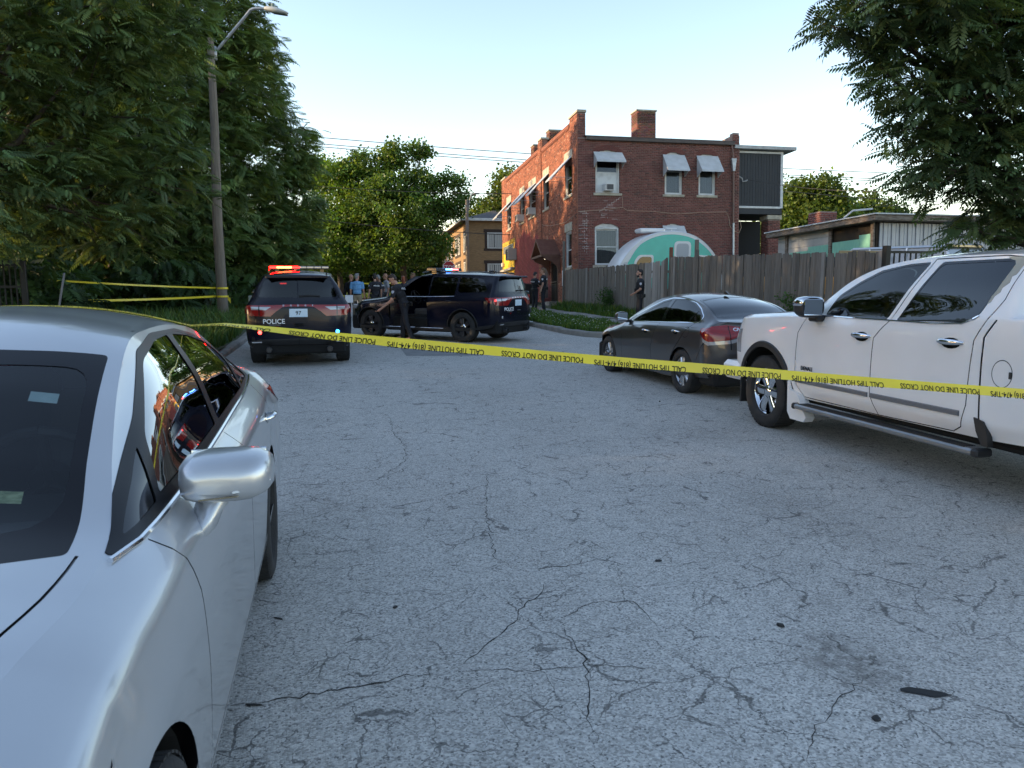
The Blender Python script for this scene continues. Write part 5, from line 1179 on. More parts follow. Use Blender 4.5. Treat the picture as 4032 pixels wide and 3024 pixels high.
    # inspection stickers and dashboard paper behind the windscreen
    def sticker(x, v, w, h_, mat, name):
        u = H.uv('top', [(x, v)])[0]; e = .01; P = H.B(np.array([u[0], u[0] + e, u[0]]), np.array([u[1], u[1], u[1] + .02])); p = Vector(P[0]); du = (Vector(P[1]) - p).normalized(); dv = (Vector(P[2]) - p).normalized(); n = du.cross(dv).normalized(); n = n if n.z > 0 else -n
        p = p - n * .010; b = MB(); b.add([p - dv * w / 2 - du * h_ / 2, p + dv * w / 2 - du * h_ / 2, p + dv * w / 2 + du * h_ / 2, p - dv * w / 2 + du * h_ / 2], [(0, 1, 2, 3)]); b.build(name, mat, made['wsglass'])
    sticker(1.86, .70, .075, .05, pm('sticker_pale', (.72, .80, .78), .5, col2=(.60, .70, .69), vs=30), 'sticker'); sticker(2.24, .66, .075, .045, pm('sticker_yellow', (.72, .72, .42), .5, col2=(.35, .38, .2), vs=40, vscale=(1, 1, 4)), 'sticker')
    b = MB(); b.box(2.34, 2.44, .28, .42, .962, .972); b.build('vin_plate', M_WHT, root)
    # aerial, front plate, washer panel
    b = MB(); b.tube([(2.62, -.60, .975), (2.575, -.2, 1.012), (2.57, .30, 1.012)], .007, 5); b.build('wiper', M_BLKPL, root)
    return root, H
silver, HF = fusion(); place(silver, -1.20, 4.30, 179.4)
# ------------------------------------------------------------------ brown-grey saloon by the right kerb
def civic():
    root = empty('grey_saloon', (0, 0, 0), 0, 'brown grey saloon car parked on the right behind the white pickup', 'car', 'cars parked along the kerb')
    PAINT = pm('titanium_paint', (.085, .078, .075), .32, .65, coat=1.0, col2=(.075, .069, .066), vs=2)
    XS = [3.0, 2.67, 2.45, 2.25, 2.0, 1.7, 1.35, .9, .5, .1, -.25, -.5, -.7]
    rails = [dict(y=[(-.7, .78), (0, .81), (2.6, .81), (3, .79)], z=[(-.7, .30), (.3, .20), (2.4, .19), (3, .20)], f=(3.42, .40, .18, 2.6), r=(-.84, .22, .33, 3.2)),
             dict(y=[(-.7, .83), (0, .85), (2.6, .85), (3, .825)], z=[(-.7, .40), (.3, .31), (2.4, .30), (3, .32)], f=(3.52, .45, .32, 2.6), r=(-.93, .24, .42, 3.2)),
             dict(y=[(-.7, .855), (0, .872), (2.6, .868), (3, .84)], z=[(-.7, .62), (0, .60), (2.67, .58), (3, .55)], f=(3.56, .50, .52, 2.6), r=(-.96, .24, .62, 3.2)),
             dict(y=[(-.7, .85), (0, .868), (1.3, .862), (2.67, .85), (3, .81)], z=[(-.7, .90), (0, .875), (1.3, .80), (2.67, .71), (3, .66)], f=(3.52, .56, .62, 2.5), r=(-.95, .24, .84, 3.0)),
             dict(y=[(-.7, .80), (0, .825), (1.3, .83), (2.3, .80), (2.67, .77), (3, .70)], z=[(-.7, .98), (0, .965), (1.3, .915), (2.3, .85), (2.67, .795), (3, .72)], f=(3.44, .58, .66, 2.4), r=(-.93, .24, .97, 2.8)),
             dict(y=[(-.7, .74), (0, .765), (1.3, .765), (2.3, .74), (2.67, .68), (3, .61)], z=[(-.7, 1.035), (0, 1.025), (1.3, .965), (2.3, .895), (2.67, .835), (3, .755)], f=(3.36, .58, .69, 2.3), r=(-.92, .22, 1.03, 2.8)),
             dict(y=[(-.7, .66), (-.5, .64), (-.25, .61), (.1, .565), (.5, .545), (.9, .54), (1.35, .56), (1.7, .60), (2.0, .645), (2.25, .68), (2.45, .66), (2.67, .61), (3, .52)],
                  z=[(-.7, 1.075), (-.5, 1.13), (-.25, 1.235), (.1, 1.325), (.5, 1.375), (.9, 1.38), (1.35, 1.31), (1.7, 1.185), (2.0, 1.06), (2.25, .945), (2.45, .90), (2.67, .855), (3, .775)], f=(3.24, .52, .70, 2.2), r=(-.93, .16, 1.065, 2.4))]
    H = Hull(None, rails, XS, [(3.2, .02), (2.8, .05), (2.45, .06), (2.2, .055), (1.7, .06), (1.3, .06), (.5, .055), (0, .05), (-.4, .045), (-.7, .02), (-.9, .01)])
    fw = [(1.80, .975), (1.42, 1.16), (1.10, 1.275), (.84, 1.325), (.86, 1.0)]
    fq = [(2.10, .955), (1.86, 1.06), (1.86, .965)]
    rw = [(.76, 1.005), (.74, 1.335), (.45, 1.335), (.12, 1.285), (-.09, 1.22), (.02, 1.04)]
    rq = [(-.02, 1.042), (-.12, 1.205), (-.27, 1.13), (-.28, 1.065)]
    dlo = [(2.16, .94), (1.45, 1.205), (1.12, 1.315), (.84, 1.362), (.45, 1.367), (.1, 1.315), (-.14, 1.235), (-.335, 1.125), (-.30, 1.035), (.0, 1.02), (.8, .985)]
    inn = [(2.12, .950), (1.44, 1.192), (1.12, 1.301), (.84, 1.348), (.45, 1.353), (.1, 1.302), (-.13, 1.224), (-.32, 1.122), (-.29, 1.048), (0, 1.033), (.8, .997)]
    fd = [(2.08, .31), (2.10, .70), (2.16, .93)]; bp = [(.95, .30), (.98, .60), (.83, .985)]; rdl = [(-.20, 1.03), (-.03, .86), (.28, .56), (.40, .31)]
    g_ = lambda pl, w=.008: strip(resample(pl, .03, False), w)
    fA = [('front_door', 'side', resample(fd + [(.83, .985)] + bp[::-1][1:], .05)), ('rear_door', 'side', resample(bp + [(-.20, 1.03)] + rdl[1:], .05)), ('gap', 'side', g_(fd)), ('gap', 'side', g_(bp)), ('gap', 'side', g_(rdl)), ('gap', 'side', g_([(2.08, .31), (1.2, .30), (.40, .31)])),
          ('gap', 'side', g_([(-.10 + .09 * math.cos(a), .895 + .075 * math.sin(a)) for a in np.linspace(0, 6.283, 20)], .006)),
          ('gap', 'side', g_([(-.78, .86), (-.55, .72), (-.42, .52)], .007)),
          ('chrome', 'side', resample(rpoly(dlo, .03), .03)), ('frame', 'side', resample(rpoly(inn, .03), .03)), ('fglass', 'side', resample(rpoly(fw, .025), .03)), ('qglass', 'side', resample(rpoly(fq, .015), .03)), ('rglass', 'side', resample(rpoly(rw, [.02, .03, .06, .05, .02, .02]), .03)), ('rqglass', 'side', resample(rpoly(rq, .02), .03)),
          ('arch', 'side', arch_poly(2.67, .318, .355, .05, 28)), ('arch', 'side', arch_poly(0, .318, .355, .05, 28)),
          ('tail', 'side', resample([(-.72, 1.0), (-.46, .965), (-.56, .87), (-.72, .80)], .03)), ('tail', 'rear', resample([(.40, 1.0), (.45, .90), (.60, .83), (.845, .80), (.845, 1.0), (.62, 1.03)], .03)), ('tailwhite', 'side', resample([(-.58, .86), (-.72, .80), (-.72, .745), (-.62, .80)], .03)), ('tailwhite', 'rear', resample([(.45, .86), (.60, .83), (.84, .80), (.84, .755), (.58, .785), (.46, .82)], .03)), ('gap', 'rear', strip(resample([(.60, 1.02), (.585, .70)], .03, False), .010)),
          ('chromebar', 'rear', resample([(.002, .935), (.42, .93), (.42, .905), (.002, .91)], .03)), ('reflect', 'rear', resample([(.62, .475), (.82, .49), (.82, .455), (.62, .44)], .03)), ('valance', 'rear', resample([(.002, .34), (.76, .34), (.72, .42), (.002, .44)], .04)),
          ('headlamp', 'side', resample([(2.98, .66), (2.62, .78), (2.75, .72), (2.95, .60)], .03))]
    fB = [('wsglass', resample(rpoly([(2.34, -.86), (2.46, -.4), (2.48, 0), (2.46, .4), (2.34, .86), (1.42, .90), (1.35, 0), (1.42, -.90)], [.03, .1, 0, .1, .03, .03, 0, .03]), .05)),
          ('rgframe', resample(rpoly([(.13, -.93), (.20, 0), (.13, .93), (-.55, .95), (-.66, .5), (-.68, 0), (-.66, -.5), (-.55, -.95)], [.04, 0, .04, .04, .1, 0, .1, .04]), .05)),
          ('rearglass', resample(rpoly([(.07, -.88), (.14, 0), (.07, .88), (-.50, .90), (-.60, .5), (-.62, 0), (-.60, -.5), (-.50, -.90)], [.04, 0, .04, .05, .1, 0, .1, .05]), .05)), ('gap', strip([(2.42, -.9), (2.9, -.86), (3.1, -.6)], .012)), ('gap', strip([(2.42, .9), (2.9, .86), (3.1, .6)], .012)),
          ('sunroof', resample(rpoly([(1.15, -.55), (1.15, .55), (.7, .55), (.7, -.55)], .05), .05))]
    sp = dict(body=('body', PAINT, 0, False, None), front_door=('front_door', PAINT, 0, True, None), rear_door=('rear_door', PAINT, 0, True, None), gap=('panel_gap', M_GBLK, -.004, False, None), chrome=('window_surround', M_CHROME, .003, True, None), frame=('window_frame', M_GBLK, .001, True, None), fglass=('side_window', G_VAN, -.003, True, None), qglass=('quarter_window', G_DARK, -.003, True, None), rglass=('side_window', G_DARK, -.003, True, None), rqglass=('quarter_window', G_DARK, -.003, True, None), arch=None,
              tail=('tail_light', M_REDLENS, .006, True, None), tailwhite=('reversing_light', M_CLRLENS, .006, True, None), chromebar=('boot_trim', M_CHROME, .012, False, None), reflect=('reflector', M_REDLENS, .004, True, None), valance=('rear_valance', M_BLKPL, -.01, False, None), headlamp=('headlight', M_CLRLENS, .003, True, None), wsglass=('windscreen', G_MID, -.003, False, None), rgframe=('rear_window_border', M_GBLK, .001, False, None), rearglass=('rear_window', glass_mat('rear_tint', (.07, .075, .08), 1.55, boost=1.6), -.002, False, None), sunroof=('sunroof', G_DARK, .002, False, None))
    made = car_shell(H, root, fA, fB, sp, .06, .03)
    wells(root, (0, 2.67), .318, .355, .58, .82, M_UNDER); underbody(root, -.82, 3.3, (0, 2.67), .355, .78, .5, .18, .5)
    b = MB(); b.box(-.6, 2.1, -.72, .72, .46, .52); b.build('floor', M_UNDER, root); seats(root, .95, .22, .46, .36, 1, 1.7)
    b = MB(); b.bbox(-.62, -.2, -.6, .6, .98, 1.02, .01); b.build('parcel_shelf', M_BLKPL, root)
    for x in (0, 2.67):
        for s in (1, -1): wheel(root, x, s * .755, .318, .215, .220, (5, (.022, .045), .42), M_ALLOY, .035, s)
    for s in (1, -1):
        M = Matrix.Translation((1.98, s * .84, 1.01)); mo = blob([(.12, .03, .03, s * .08, 0), (.10, .085, .06, s * .08, 0), (.04, .105, .08, s * .085, .005), (-.04, .11, .085, s * .09, .01), (-.06, .105, .08, s * .09, .01)], root, 'wing_mirror', PAINT, M)
        b = MB(); b.bbox(-.068, -.062, s * .09 - .09, s * .09 + .09, -.055, .072, .003, M); b.build('mirror_glass', M_MIRG, mo); b = MB(); b.bbox(-.02, .08, s * (-.06) - .05, s * (-.06) + .05, -.09, -.045, .01, M); b.build('mirror_foot', M_GBLK, mo)
    handle(H, root, 1.18, .835, .20, M_CHROME, .03, -.06); handle(H, root, .18, .885, .20, M_CHROME, .03, -.06)
    surf_text(H, 'CIVIC', .045, 'rear', .47, .975, .006, M_CHROME, root, 'model_lettering', bold=.02)
    b = MB(); b.prism([(0, 0), (.13, 0), (.02, .055), (-.01, .045)], -.012, .012, lambda a, c, d: Vector((.28 - a, d, 1.418 + c))); b.build('aerial', pm('titanium_paint', (.085, .078, .075)), root)
    b = MB(); b.bbox(-.985, -.965, -.16, .16, .70, .84, .004); b.build('number_plate', M_WHT, root)
    return root, H
greycar, HC = civic(); place(greycar, 5.95, 10.27, 2.2)
# ------------------------------------------------------------------ white pickup on the right
def sierra():
    root = empty('white_pickup', (0, 0, 0), 0, 'white crew cab pickup with peeling paint, cut off by the right edge', 'pickup truck', 'cars parked along the kerb')
    PAINT = pm('white_pearl_paint', (.80, .80, .80), .28, .0, coat=1.0, col2=(.76, .76, .76), vs=2)
    XS = [4.2, 3.9, 3.645, 3.3, 3.0, 2.8, 2.55, 2.2, 1.9, 1.57, 1.2, .85, .64, .54, .46, .38, 0, -.5, -.95]
    rails = [dict(y=[(-1, .94), (3, .94), (4.2, .92)], z=[(-1, .52), (.6, .44), (2.9, .42), (4.2, .44)], f=(4.50, .22, .42, 3.2), r=(-1.15, .12, .55, 4)),
             dict(y=[(-1, .985), (3, .985), (4.2, .965)], z=[(-1, .64), (.6, .58), (2.9, .56), (4.2, .58)], f=(4.60, .26, .58, 3.2), r=(-1.2, .12, .66, 4)),
             dict(y=[(-1, 1.0), (.5, .995), (3, 1.0), (3.645, 1.01), (4.2, .975)], z=[(-1, .95), (4.2, .92)], f=(4.62, .26, .92, 3.2), r=(-1.2, .12, .95, 4)),
             dict(y=[(-1, .985), (3, .985), (3.645, .99), (4.2, .955)], z=[(-1, 1.22), (.5, 1.20), (3, 1.17), (4.2, 1.10)], f=(4.58, .26, 1.10, 3), r=(-1.2, .12, 1.22, 4)),
             dict(y=[(-1, .955), (.5, .955), (2.8, .955), (3.645, .955), (4.2, .93)], z=[(-1, 1.36), (.5, 1.345), (1.5, 1.285), (2.8, 1.275), (3.3, 1.265), (4.2, 1.215)], f=(4.52, .24, 1.15, 2.8), r=(-1.2, .12, 1.36, 4)),
             dict(y=[(-1, .87), (.38, .87), (.46, .84), (.54, .70), (.64, .675), (1.57, .69), (2.2, .725), (2.55, .77), (2.8, .82), (3.0, .84), (3.645, .87), (4.2, .85)],
                  z=[(-1, 1.385), (.38, 1.375), (.46, 1.40), (.54, 1.76), (.64, 1.80), (.85, 1.815), (1.2, 1.82), (1.57, 1.815), (1.9, 1.79), (2.2, 1.735), (2.55, 1.60), (2.8, 1.435), (3.0, 1.315), (3.3, 1.30), (4.2, 1.245)], f=(4.48, .24, 1.23, 3), r=(-1.2, .10, 1.385, 4))]
    H = Hull(None, rails, XS, [(4.4, .02), (3.8, .045), (3.05, .05), (2.8, .05), (2.2, .06), (1.5, .06), (.7, .06), (.5, .03), (.4, -.01), (-1, -.01)])
    fw = [(2.62, 1.315), (2.54, 1.47), (2.33, 1.60), (2.10, 1.70), (1.80, 1.75), (1.56, 1.76), (1.77, 1.30)]
    rw = [(1.60, 1.30), (1.41, 1.755), (.74, 1.762), (.68, 1.72), (.79, 1.36), (.90, 1.32)]
    fg = [(2.90, 1.285), (3.02, 1.10), (3.05, .60), (2.92, .44)]; bg_ = [(1.50, 1.80), (1.70, 1.285), (1.86, 1.12), (1.875, .62), (1.80, .44)]; cg = [(1.5, 1.80), (.80, 1.805), (.60, 1.78), (.585, 1.72), (.60, 1.48), (.75, 1.17), (.78, .68), (.84, .50), (.92, .455)]
    g_ = lambda pl, w=.009: strip(resample(pl, .03, False), w)
    peel = [(.80, 1.795), (.64, 1.79), (.615, 1.74), (.628, 1.66), (.655, 1.645), (.64, 1.60), (.68, 1.56), (.675, 1.53), (.71, 1.50), (.72, 1.455), (.745, 1.44), (.735, 1.50), (.715, 1.55), (.70, 1.66), (.695, 1.735), (.72, 1.765), (.76, 1.775)]
    fA = [('front_door', 'side', resample(fg + [(1.80, .44), (1.875, .62), (1.86, 1.12), (1.70, 1.285)], .06)), ('rear_door', 'side', resample([(1.70, 1.285), (1.86, 1.12), (1.875, .62), (1.80, .44), (.92, .455), (.84, .50), (.78, .68), (.75, 1.17), (.68, 1.30)], .06)),
          ('gap', 'side', g_(fg)), ('gap', 'side', g_(bg_)), ('gap', 'side', g_(cg)), ('gap', 'side', g_([(2.92, .44), (1.8, .435), (.92, .45)])), ('gap', 'side', g_([(.585, 1.33), (.66, 1.20), (.655, .60), (.62, .48)], .016)),
          ('gap', 'side', g_([(.47 + .088 * math.cos(a), .95 + .098 * math.sin(a)) for a in np.linspace(0, 6.283, 26)], .006)),
          ('fseal', 'side', resample(rpoly([(p[0] + (.02 if p[0] > 1.9 else -.02), p[1] + (.018 if p[1] > 1.4 else -.018)) for p in fw], .03), .03)), ('rseal', 'side', resample(rpoly([(1.63, 1.28), (1.42, 1.775), (.73, 1.782), (.655, 1.73), (.77, 1.345), (.89, 1.30)], [.02, .04, .06, .05, .05, .03]), .03)),
          ('fglass', 'side', resample(rpoly(fw, [.03, .03, .05, .05, .05, .04, .02]), .03)), ('rglass', 'side', resample(rpoly(rw, [.02, .05, .05, .04, .05, .03]), .03)),
          ('peel', 'side', resample(peel, .02)),
          ('arch', 'side', arch_poly(3.645, .43, .50, .2, 30, .02)), ('arch', 'side', arch_poly(-.30, .43, .50, .2, 30)),
          ('grille', 'front', resample([(.002, .70), (.60, .70), (.64, 1.08), (.002, 1.10)], .05)), ('headlamp', 'front', resample([(.68, .76), (.90, .76), (.90, 1.08), (.68, 1.08)], .05)), ('headlamp', 'side', resample([(4.20, .80), (4.34, .80), (4.34, 1.07), (4.2, 1.08)], .04))]
    fB = [('wsglass', resample(rpoly([(2.86, -.84), (2.98, -.3), (2.98, .3), (2.86, .84), (1.98, .88), (1.92, 0), (1.98, -.88)], .03), .06)), ('cabglass', resample([(.60, -.7), (.60, .7), (.50, .75), (.50, -.75)], .03)), ('bedcover', resample([(.36, -.93), (.36, .93), (-1.1, .93), (-1.1, -.93)], .1)), ('gap', strip([(3.0, -.95), (4.25, -.95)], .014)), ('gap', strip([(3.0, .95), (4.25, .95)], .014))]
    G_F = glass_mat('front_side_glass', (.22, .27, .26), 1.52, boost=1.3); G_R = glass_mat('privacy_glass', (.012, .012, .016), 1.55, boost=1.5)
    sp = dict(body=('body', PAINT, 0, False, None), front_door=('front_door', PAINT, 0, True, None), rear_door=('rear_door', PAINT, 0, True, None), gap=('panel_gap', M_GBLK, -.006, False, None), fseal=('window_seal', M_GBLK, -.001, True, None), rseal=('window_seal', M_GBLK, -.001, True, None), fglass=('side_window', G_F, -.004, True, None), rglass=('side_window', G_R, -.004, True, None), peel=('peeled_patch', pm('bare_primer', (.36, .36, .31), .7, col2=(.33, .33, .28), vs=14), .001, True, 'patch of grey primer where the paint has peeled off'), arch=None, grille=('grille', M_CHROME, -.02, False, None), headlamp=('headlight', M_CLRLENS, .0, True, None), wsglass=('windscreen', G_MID, -.003, False, None), cabglass=('rear_window', G_DARK, -.003, False, None), bedcover=('bed_cover', M_BLKPL, -.02, False, None))
    made = car_shell(H, root, fA, fB, sp, .06, .03)
    wells(root, (-.30, 3.645), .43, .505, .62, .96, M_UNDER); underbody(root, -1.1, 4.4, (-.30, 3.645), .50, .86, .55, .36, .80)
    b = MB(); b.box(.6, 3.0, -.85, .85, .66, .72); b.build('floor', M_UNDER, root); seats(root, 1.75, .85, .88, .42, 1, 2.35)
    for x in (-.30, 3.645):
        for s in (1, -1): wheel(root, x, s * .86, .405, .275, .268, (6, (.05, .085), 0), M_CHROME, .075, s)
    for s in (1, -1):
        b = MB(); lip = [p for p in arch_poly(3.645, .43, .515, .50, 26, .02)[1:-1]]; prof = []
        for p in lip: q, n = H.pos('side', p[0], max(p[1], .50)); prof.append((Vector((q.x, q.y * s, q.z)), Vector((n.x, n.y * s, n.z))))
        vs = []
        for (q, n), p in zip(prof, lip):
            d = Vector((p[0] - 3.645, 0, p[1] - .43)).normalized(); vs += [q - d * .03 + n * .002, q - d * .026 + n * .022, q + d * .03 + n * .020, q + d * .04 + n * .001]
        b.add(vs, [(i * 4 + c, i * 4 + c + 1, i * 4 + c + 5, i * 4 + c + 4) for i in range(len(prof) - 1) for c in range(3)]); b.build('arch_lip', M_BLKPL, root, True, 40)
        # mouldings, brightwork below the glass
        for x0, x1 in ((3.03, 1.90), (1.86, .84)):
            b = MB(); vs = []
            for x in np.linspace(x0, x1, 14):
                q, n = H.pos('side', x, .605)
                for dz, o in ((-.022, .001), (-.016, .016), (.016, .016), (.022, .001)): vs.append(Vector((q.x, (q.y + o) * s, q.z + dz)))
            b.add(vs, [(i * 4 + c, i * 4 + c + 1, i * 4 + c + 5, i * 4 + c + 4) for i in range(13) for c in range(3)] + [(0, 1, 2, 3), (52, 53, 54, 55)]); b.build('side_moulding', pm('moulding_grey', (.13, .135, .145), .35), root)
        b = MB(); pts = [H.pos('side', x, lin([(.70, 1.40), (.78, 1.335), (.90, 1.29), (1.2, 1.276), (2.75, 1.285)], x), .006)[0] for x in np.concatenate([np.linspace(2.75, .95, 14), [.90, .85, .80, .76]])]; b.tube([Vector((p.x, p.y * s, p.z)) for p in pts], .009, 6); b.build('window_trim', M_CHROME, root)
        # running board
        b = MB(); b.bbox(.62, 2.93, s * 1.0 - .07, s * 1.0 + .07, .322, .375, .016); rb = b.build('running_board', pm('step_alloy', (.33, .335, .34), .35, .7, col2=(.27, .275, .28), vs=3), root)
        b = MB()
        for k in range(5): b.box(.70, 2.86, s * 1.0 - .05 + k * .024, s * 1.0 - .038 + k * .024, .376, .381)
        b.build('tread_strip', M_BLKPL, rb); 
        for x0, x1 in ((.56, .63), (2.92, 2.97)): b = MB(); b.bbox(x0, x1, s * 1.0 - .08, s * 1.0 + .075, .317, .38, .016); b.build('end_cap', M_BLKPL, rb)
        # mud flaps
        b = MB(); b.prism([(3.16, .80), (3.10, .50), (2.96, .46), (2.80, .24), (2.84, .19), (3.08, .19), (3.14, .26), (3.15, .5)], .90, 1.005, lambda a, c, d: Vector((a, s * d, c))); b.build('mud_flap', PAINT, root)
        b = MB(); b.box(4.12, 4.15, s * .96 - .12, s * .96 + .04, .22, .50); b.build('front_flap', M_BLKPL, root)
        # mirrors
        M = Matrix.Translation((2.66, s * 1.0, 1.37)); mo = blob([(.13, .05, .05, s * .10, .0), (.11, .11, .08, s * .11, .0), (.05, .125, .10, s * .115, .0), (-.06, .125, .10, s * .12, .0), (-.08, .12, .095, s * .12, .0)], root, 'wing_mirror', M_BLKPL, M)
        blob([(.138, .05, .03, s * .10, .035), (.118, .113, .05, s * .11, .04), (.05, .129, .064, s * .115, .045), (-.06, .129, .064, s * .12, .045), (-.075, .12, .055, s * .12, .045)], mo, 'mirror_cap', M_CHROME, M)
        b = MB(); b.bbox(-.084, -.078, s * .12 - .10, s * .12 + .10, -.075, .08, .003, M); b.build('mirror_glass', M_MIRG, mo); b = MB(); b.bbox(-.04, .10, s * (-.02) - .10, s * (-.02) + .08, -.14, -.085, .015, M); b.build('mirror_arm', M_BLKPL, mo)
        b = MB(); b.bbox(4.20, 4.64, s * .80 - .20, s * .80 + .185, .46, .68, .05); b.build('bumper_end', PAINT, root)
    handle(H, root, 2.02, 1.13, .27, M_CHROME, .045); handle(H, root, .97, 1.145, .27, M_CHROME, .045)
    surf_text(H, 'DENALI', .042, 'side', 2.83, .745, .006, M_DALLOY, root, 'model_lettering', bold=.03)
    b = MB(); b.bbox(4.50, 4.68, -.75, .75, .46, .66, .05); b.build('bumper', M_CHROME, root)
    b = MB(); q, n = H.pos('side', .40, .95); b.bbox(.385, .41, q.y - .01, q.y + .006, .92, .97, .004); b.build('fuel_flap_hinge', M_BLKPL, root)
    b = MB(); b.prism([(.69, .60), (.60, .58), (.56, .50), (.54, .40), (.60, .40), (.66, .50)], .95, 1.0, lambda a, c, d: Vector((a, d, c))); b.build('sill_bracket', M_BLKPL, root)
    return root, H
truck, HS = sierra(); place(truck, 5.71, 3.95, -1.5)
# ------------------------------------------------------------------ dark green pickup parked beyond the crossing police car
t = empty('green_pickup', (5.98, 25.0, 0), 0, 'dark green pickup parked at the kerb behind the crossing police car', 'pickup truck', 'cars parked along the kerb')
M_GRN = pm('green_paint', (.012, .030, .028), .3, .2, coat=.8)
b = MB(); b.bbox(-.86, .86, 0, 2.0, .52, 1.22, .05); b.bbox(-.88, .88, 3.7, 5.2, .50, 1.05, .08); b.bbox(-.88, .88, 1.9, 3.8, .45, 1.16, .05); b.build('body', M_GRN, t)
b = MB(); b.add([(-.82, 2.05, 1.15), (.82, 2.05, 1.15), (.82, 3.85, 1.15), (-.82, 3.85, 1.15), (-.66, 2.2, 1.68), (.66, 2.2, 1.68), (.66, 3.25, 1.68), (-.66, 3.25, 1.68)], [(4, 5, 6, 7), (0, 1, 5, 4), (1, 2, 6, 5), (2, 3, 7, 6), (3, 0, 4, 7)]); b.build('cab', G_DARK, t); b = MB(); b.bbox(-.68, .68, 2.18, 3.28, 1.66, 1.72, .03); b.build('roof', M_GRN, t)
b = MB(); b.bbox(-.70, .70, -.035, 0.0, .60, 1.20, .03); b.build('tailgate', M_GRN, t)
for s in (1, -1): b = MB(); b.bbox(s * .79 - .065, s * .79 + .065, -.03, -.002, .72, 1.10, .01); b.build('tail_light', M_REDLENS, t)
b = MB(); b.bbox(-.88, .88, -.18, -.04, .48, .64, .03); b.build('bumper', pm('bumper_grey', (.06, .065, .07), .4, .3), t)
for x in (.95, 4.35):
    for s in (1, -1):
        w = MB(); w.lathe([(.0, -.02), (.2, -.02), (.22, .03), (.25, .06), (.345, .07), (.36, .03), (.36, -.13), (.3, -.15)], 28, 'x', (s * .77, x, .36)) if s > 0 else w.lathe([(.0, .02), (.2, .02), (.22, -.03), (.25, -.06), (.345, -.07), (.36, -.03), (.36, .13), (.3, .15)], 28, 'x', (s * .77, x, .36)); w.build('wheel', M_TYRE, t, True, 40)
b = MB(); b.box(-.8, .8, .1, 5.0, .32, .55); b.build('underbody', M_UNDER, t)
# ------------------------------------------------------------------ teal teardrop caravan behind the fence
cv = empty('teardrop_caravan', (13.62, 29.4, .40), rad(-8), 'teal and white teardrop caravan behind the wooden fence', 'caravan')
M_TEAL = pm('teal_panel', (.045, .55, .44), .35, col2=(.04, .50, .40), vs=3, coat=.3); M_CWH = pm('caravan_white', (.70, .71, .72), .35, coat=.3)
prof = [(-2.28, .75), (-2.22, 1.15), (-2.05, 1.62), (-1.75, 2.12), (-1.35, 2.56), (-.85, 2.86), (-.3, 3.02), (.25, 3.04), (.8, 2.95), (1.3, 2.72), (1.75, 2.32), (2.05, 1.85), (2.2, 1.3), (2.2, .75)]
pr = smoothline(prof, 2)
b = MB(); n = len(pr); Wc = 1.05; vs = []
for x, z in pr: vs += [(x, -Wc, z), (x, -Wc + .05, z + .03), (x, Wc - .05, z + .03), (x, Wc, z)]
b.add(vs, [(i * 4 + c, i * 4 + c + 1, i * 4 + c + 5, i * 4 + c + 4) for i in range(n - 1) for c in range(3)]); b.build('roof_shell', M_CWH, cv, True, 50)
inn_ = [(x * .955 if x > -1.2 else x + .16 * min(1, (-1.2 - x) / .6) + .05, .75 + (z - .75) * .955) for x, z in pr]
b = MB(); b.prism(pr[::1], -Wc + .012, Wc - .012, lambda a, c, d: Vector((a, d, c))); b.build('body', M_CWH, cv)
b = MB(); b.prism(inn_, -Wc - .006, -Wc + .004, lambda a, c, d: Vector((a, d, c))); b.build('side_panel', M_TEAL, cv)
b = MB(); b.tube([(x, -Wc - .004, z) for x, z in inn_], .012, 5, False); b.build('piping', M_CWH, cv)
def cwin(poly, r, name='window', mat=None, fr=.075):
    c = rpoly(poly, r, 5); cx_ = sum(p[0] for p in c) / len(c); cz_ = sum(p[1] for p in c) / len(c); ou = [(p[0] + (fr if p[0] > cx_ else -fr), p[1] + (fr if p[1] > cz_ else -fr)) for p in c]
    b = MB(); b.prism(ou, -Wc - .022, -Wc - .002, lambda a, k, d: Vector((a, d, k))); f = b.build(name, M_CWH, cv)
    b = MB(); b.prism(c, -Wc - .028, -Wc - .0225, lambda a, k, d: Vector((a, d, k))); b.build('pane', mat or G_PANE2, f); return f
G_PANE2 = pm('caravan_glass', (.012, .013, .016), .05, coat=.5)
cwin([(-1.42, 1.3), (-1.32, 1.85), (-1.15, 2.05), (-.72, 2.05), (-.72, 1.3)], .1)
cwin([(1.15, 1.55), (1.12, 2.05), (1.45, 2.05), (1.72, 1.75), (1.78, 1.55)], .08)
b = MB(); b.prism(rpoly([(.22, .85), (.22, 2.62), (.82, 2.62), (.82, .85)], .16, 5), -Wc - .02, -Wc - .008, lambda a, c, d: Vector((a, d, c))); dr2 = b.build('door', M_TEAL, cv); b = MB(); b.prism(rpoly([(.27, 2.02), (.27, 2.57), (.77, 2.57), (.77, 2.02)], .14, 5), -Wc - .03, -Wc - .021, lambda a, c, d: Vector((a, d, c))); b.build('door_window', pm('frosted', (.42, .44, .46), .4), dr2)
b = MB(); b.prism(rpoly([(.18, 1.98), (.18, 2.66), (.86, 2.66), (.86, 1.98)], .18, 5), -Wc - .024, -Wc - .0195, lambda a, c, d: Vector((a, d, c))); b.build('door_frame', M_CWH, dr2)
b = MB(); b.prism(rpoly([(-2.0, 1.35), (-1.68, 1.85), (-1.55, 1.85), (-1.62, 1.35)], .03), -Wc - .016, -Wc - .012, lambda a, c, d: Vector((a - .12, d, c))); b.build('hatch', pm('hatch_grey', (.55, .56, .57), .4), cv)
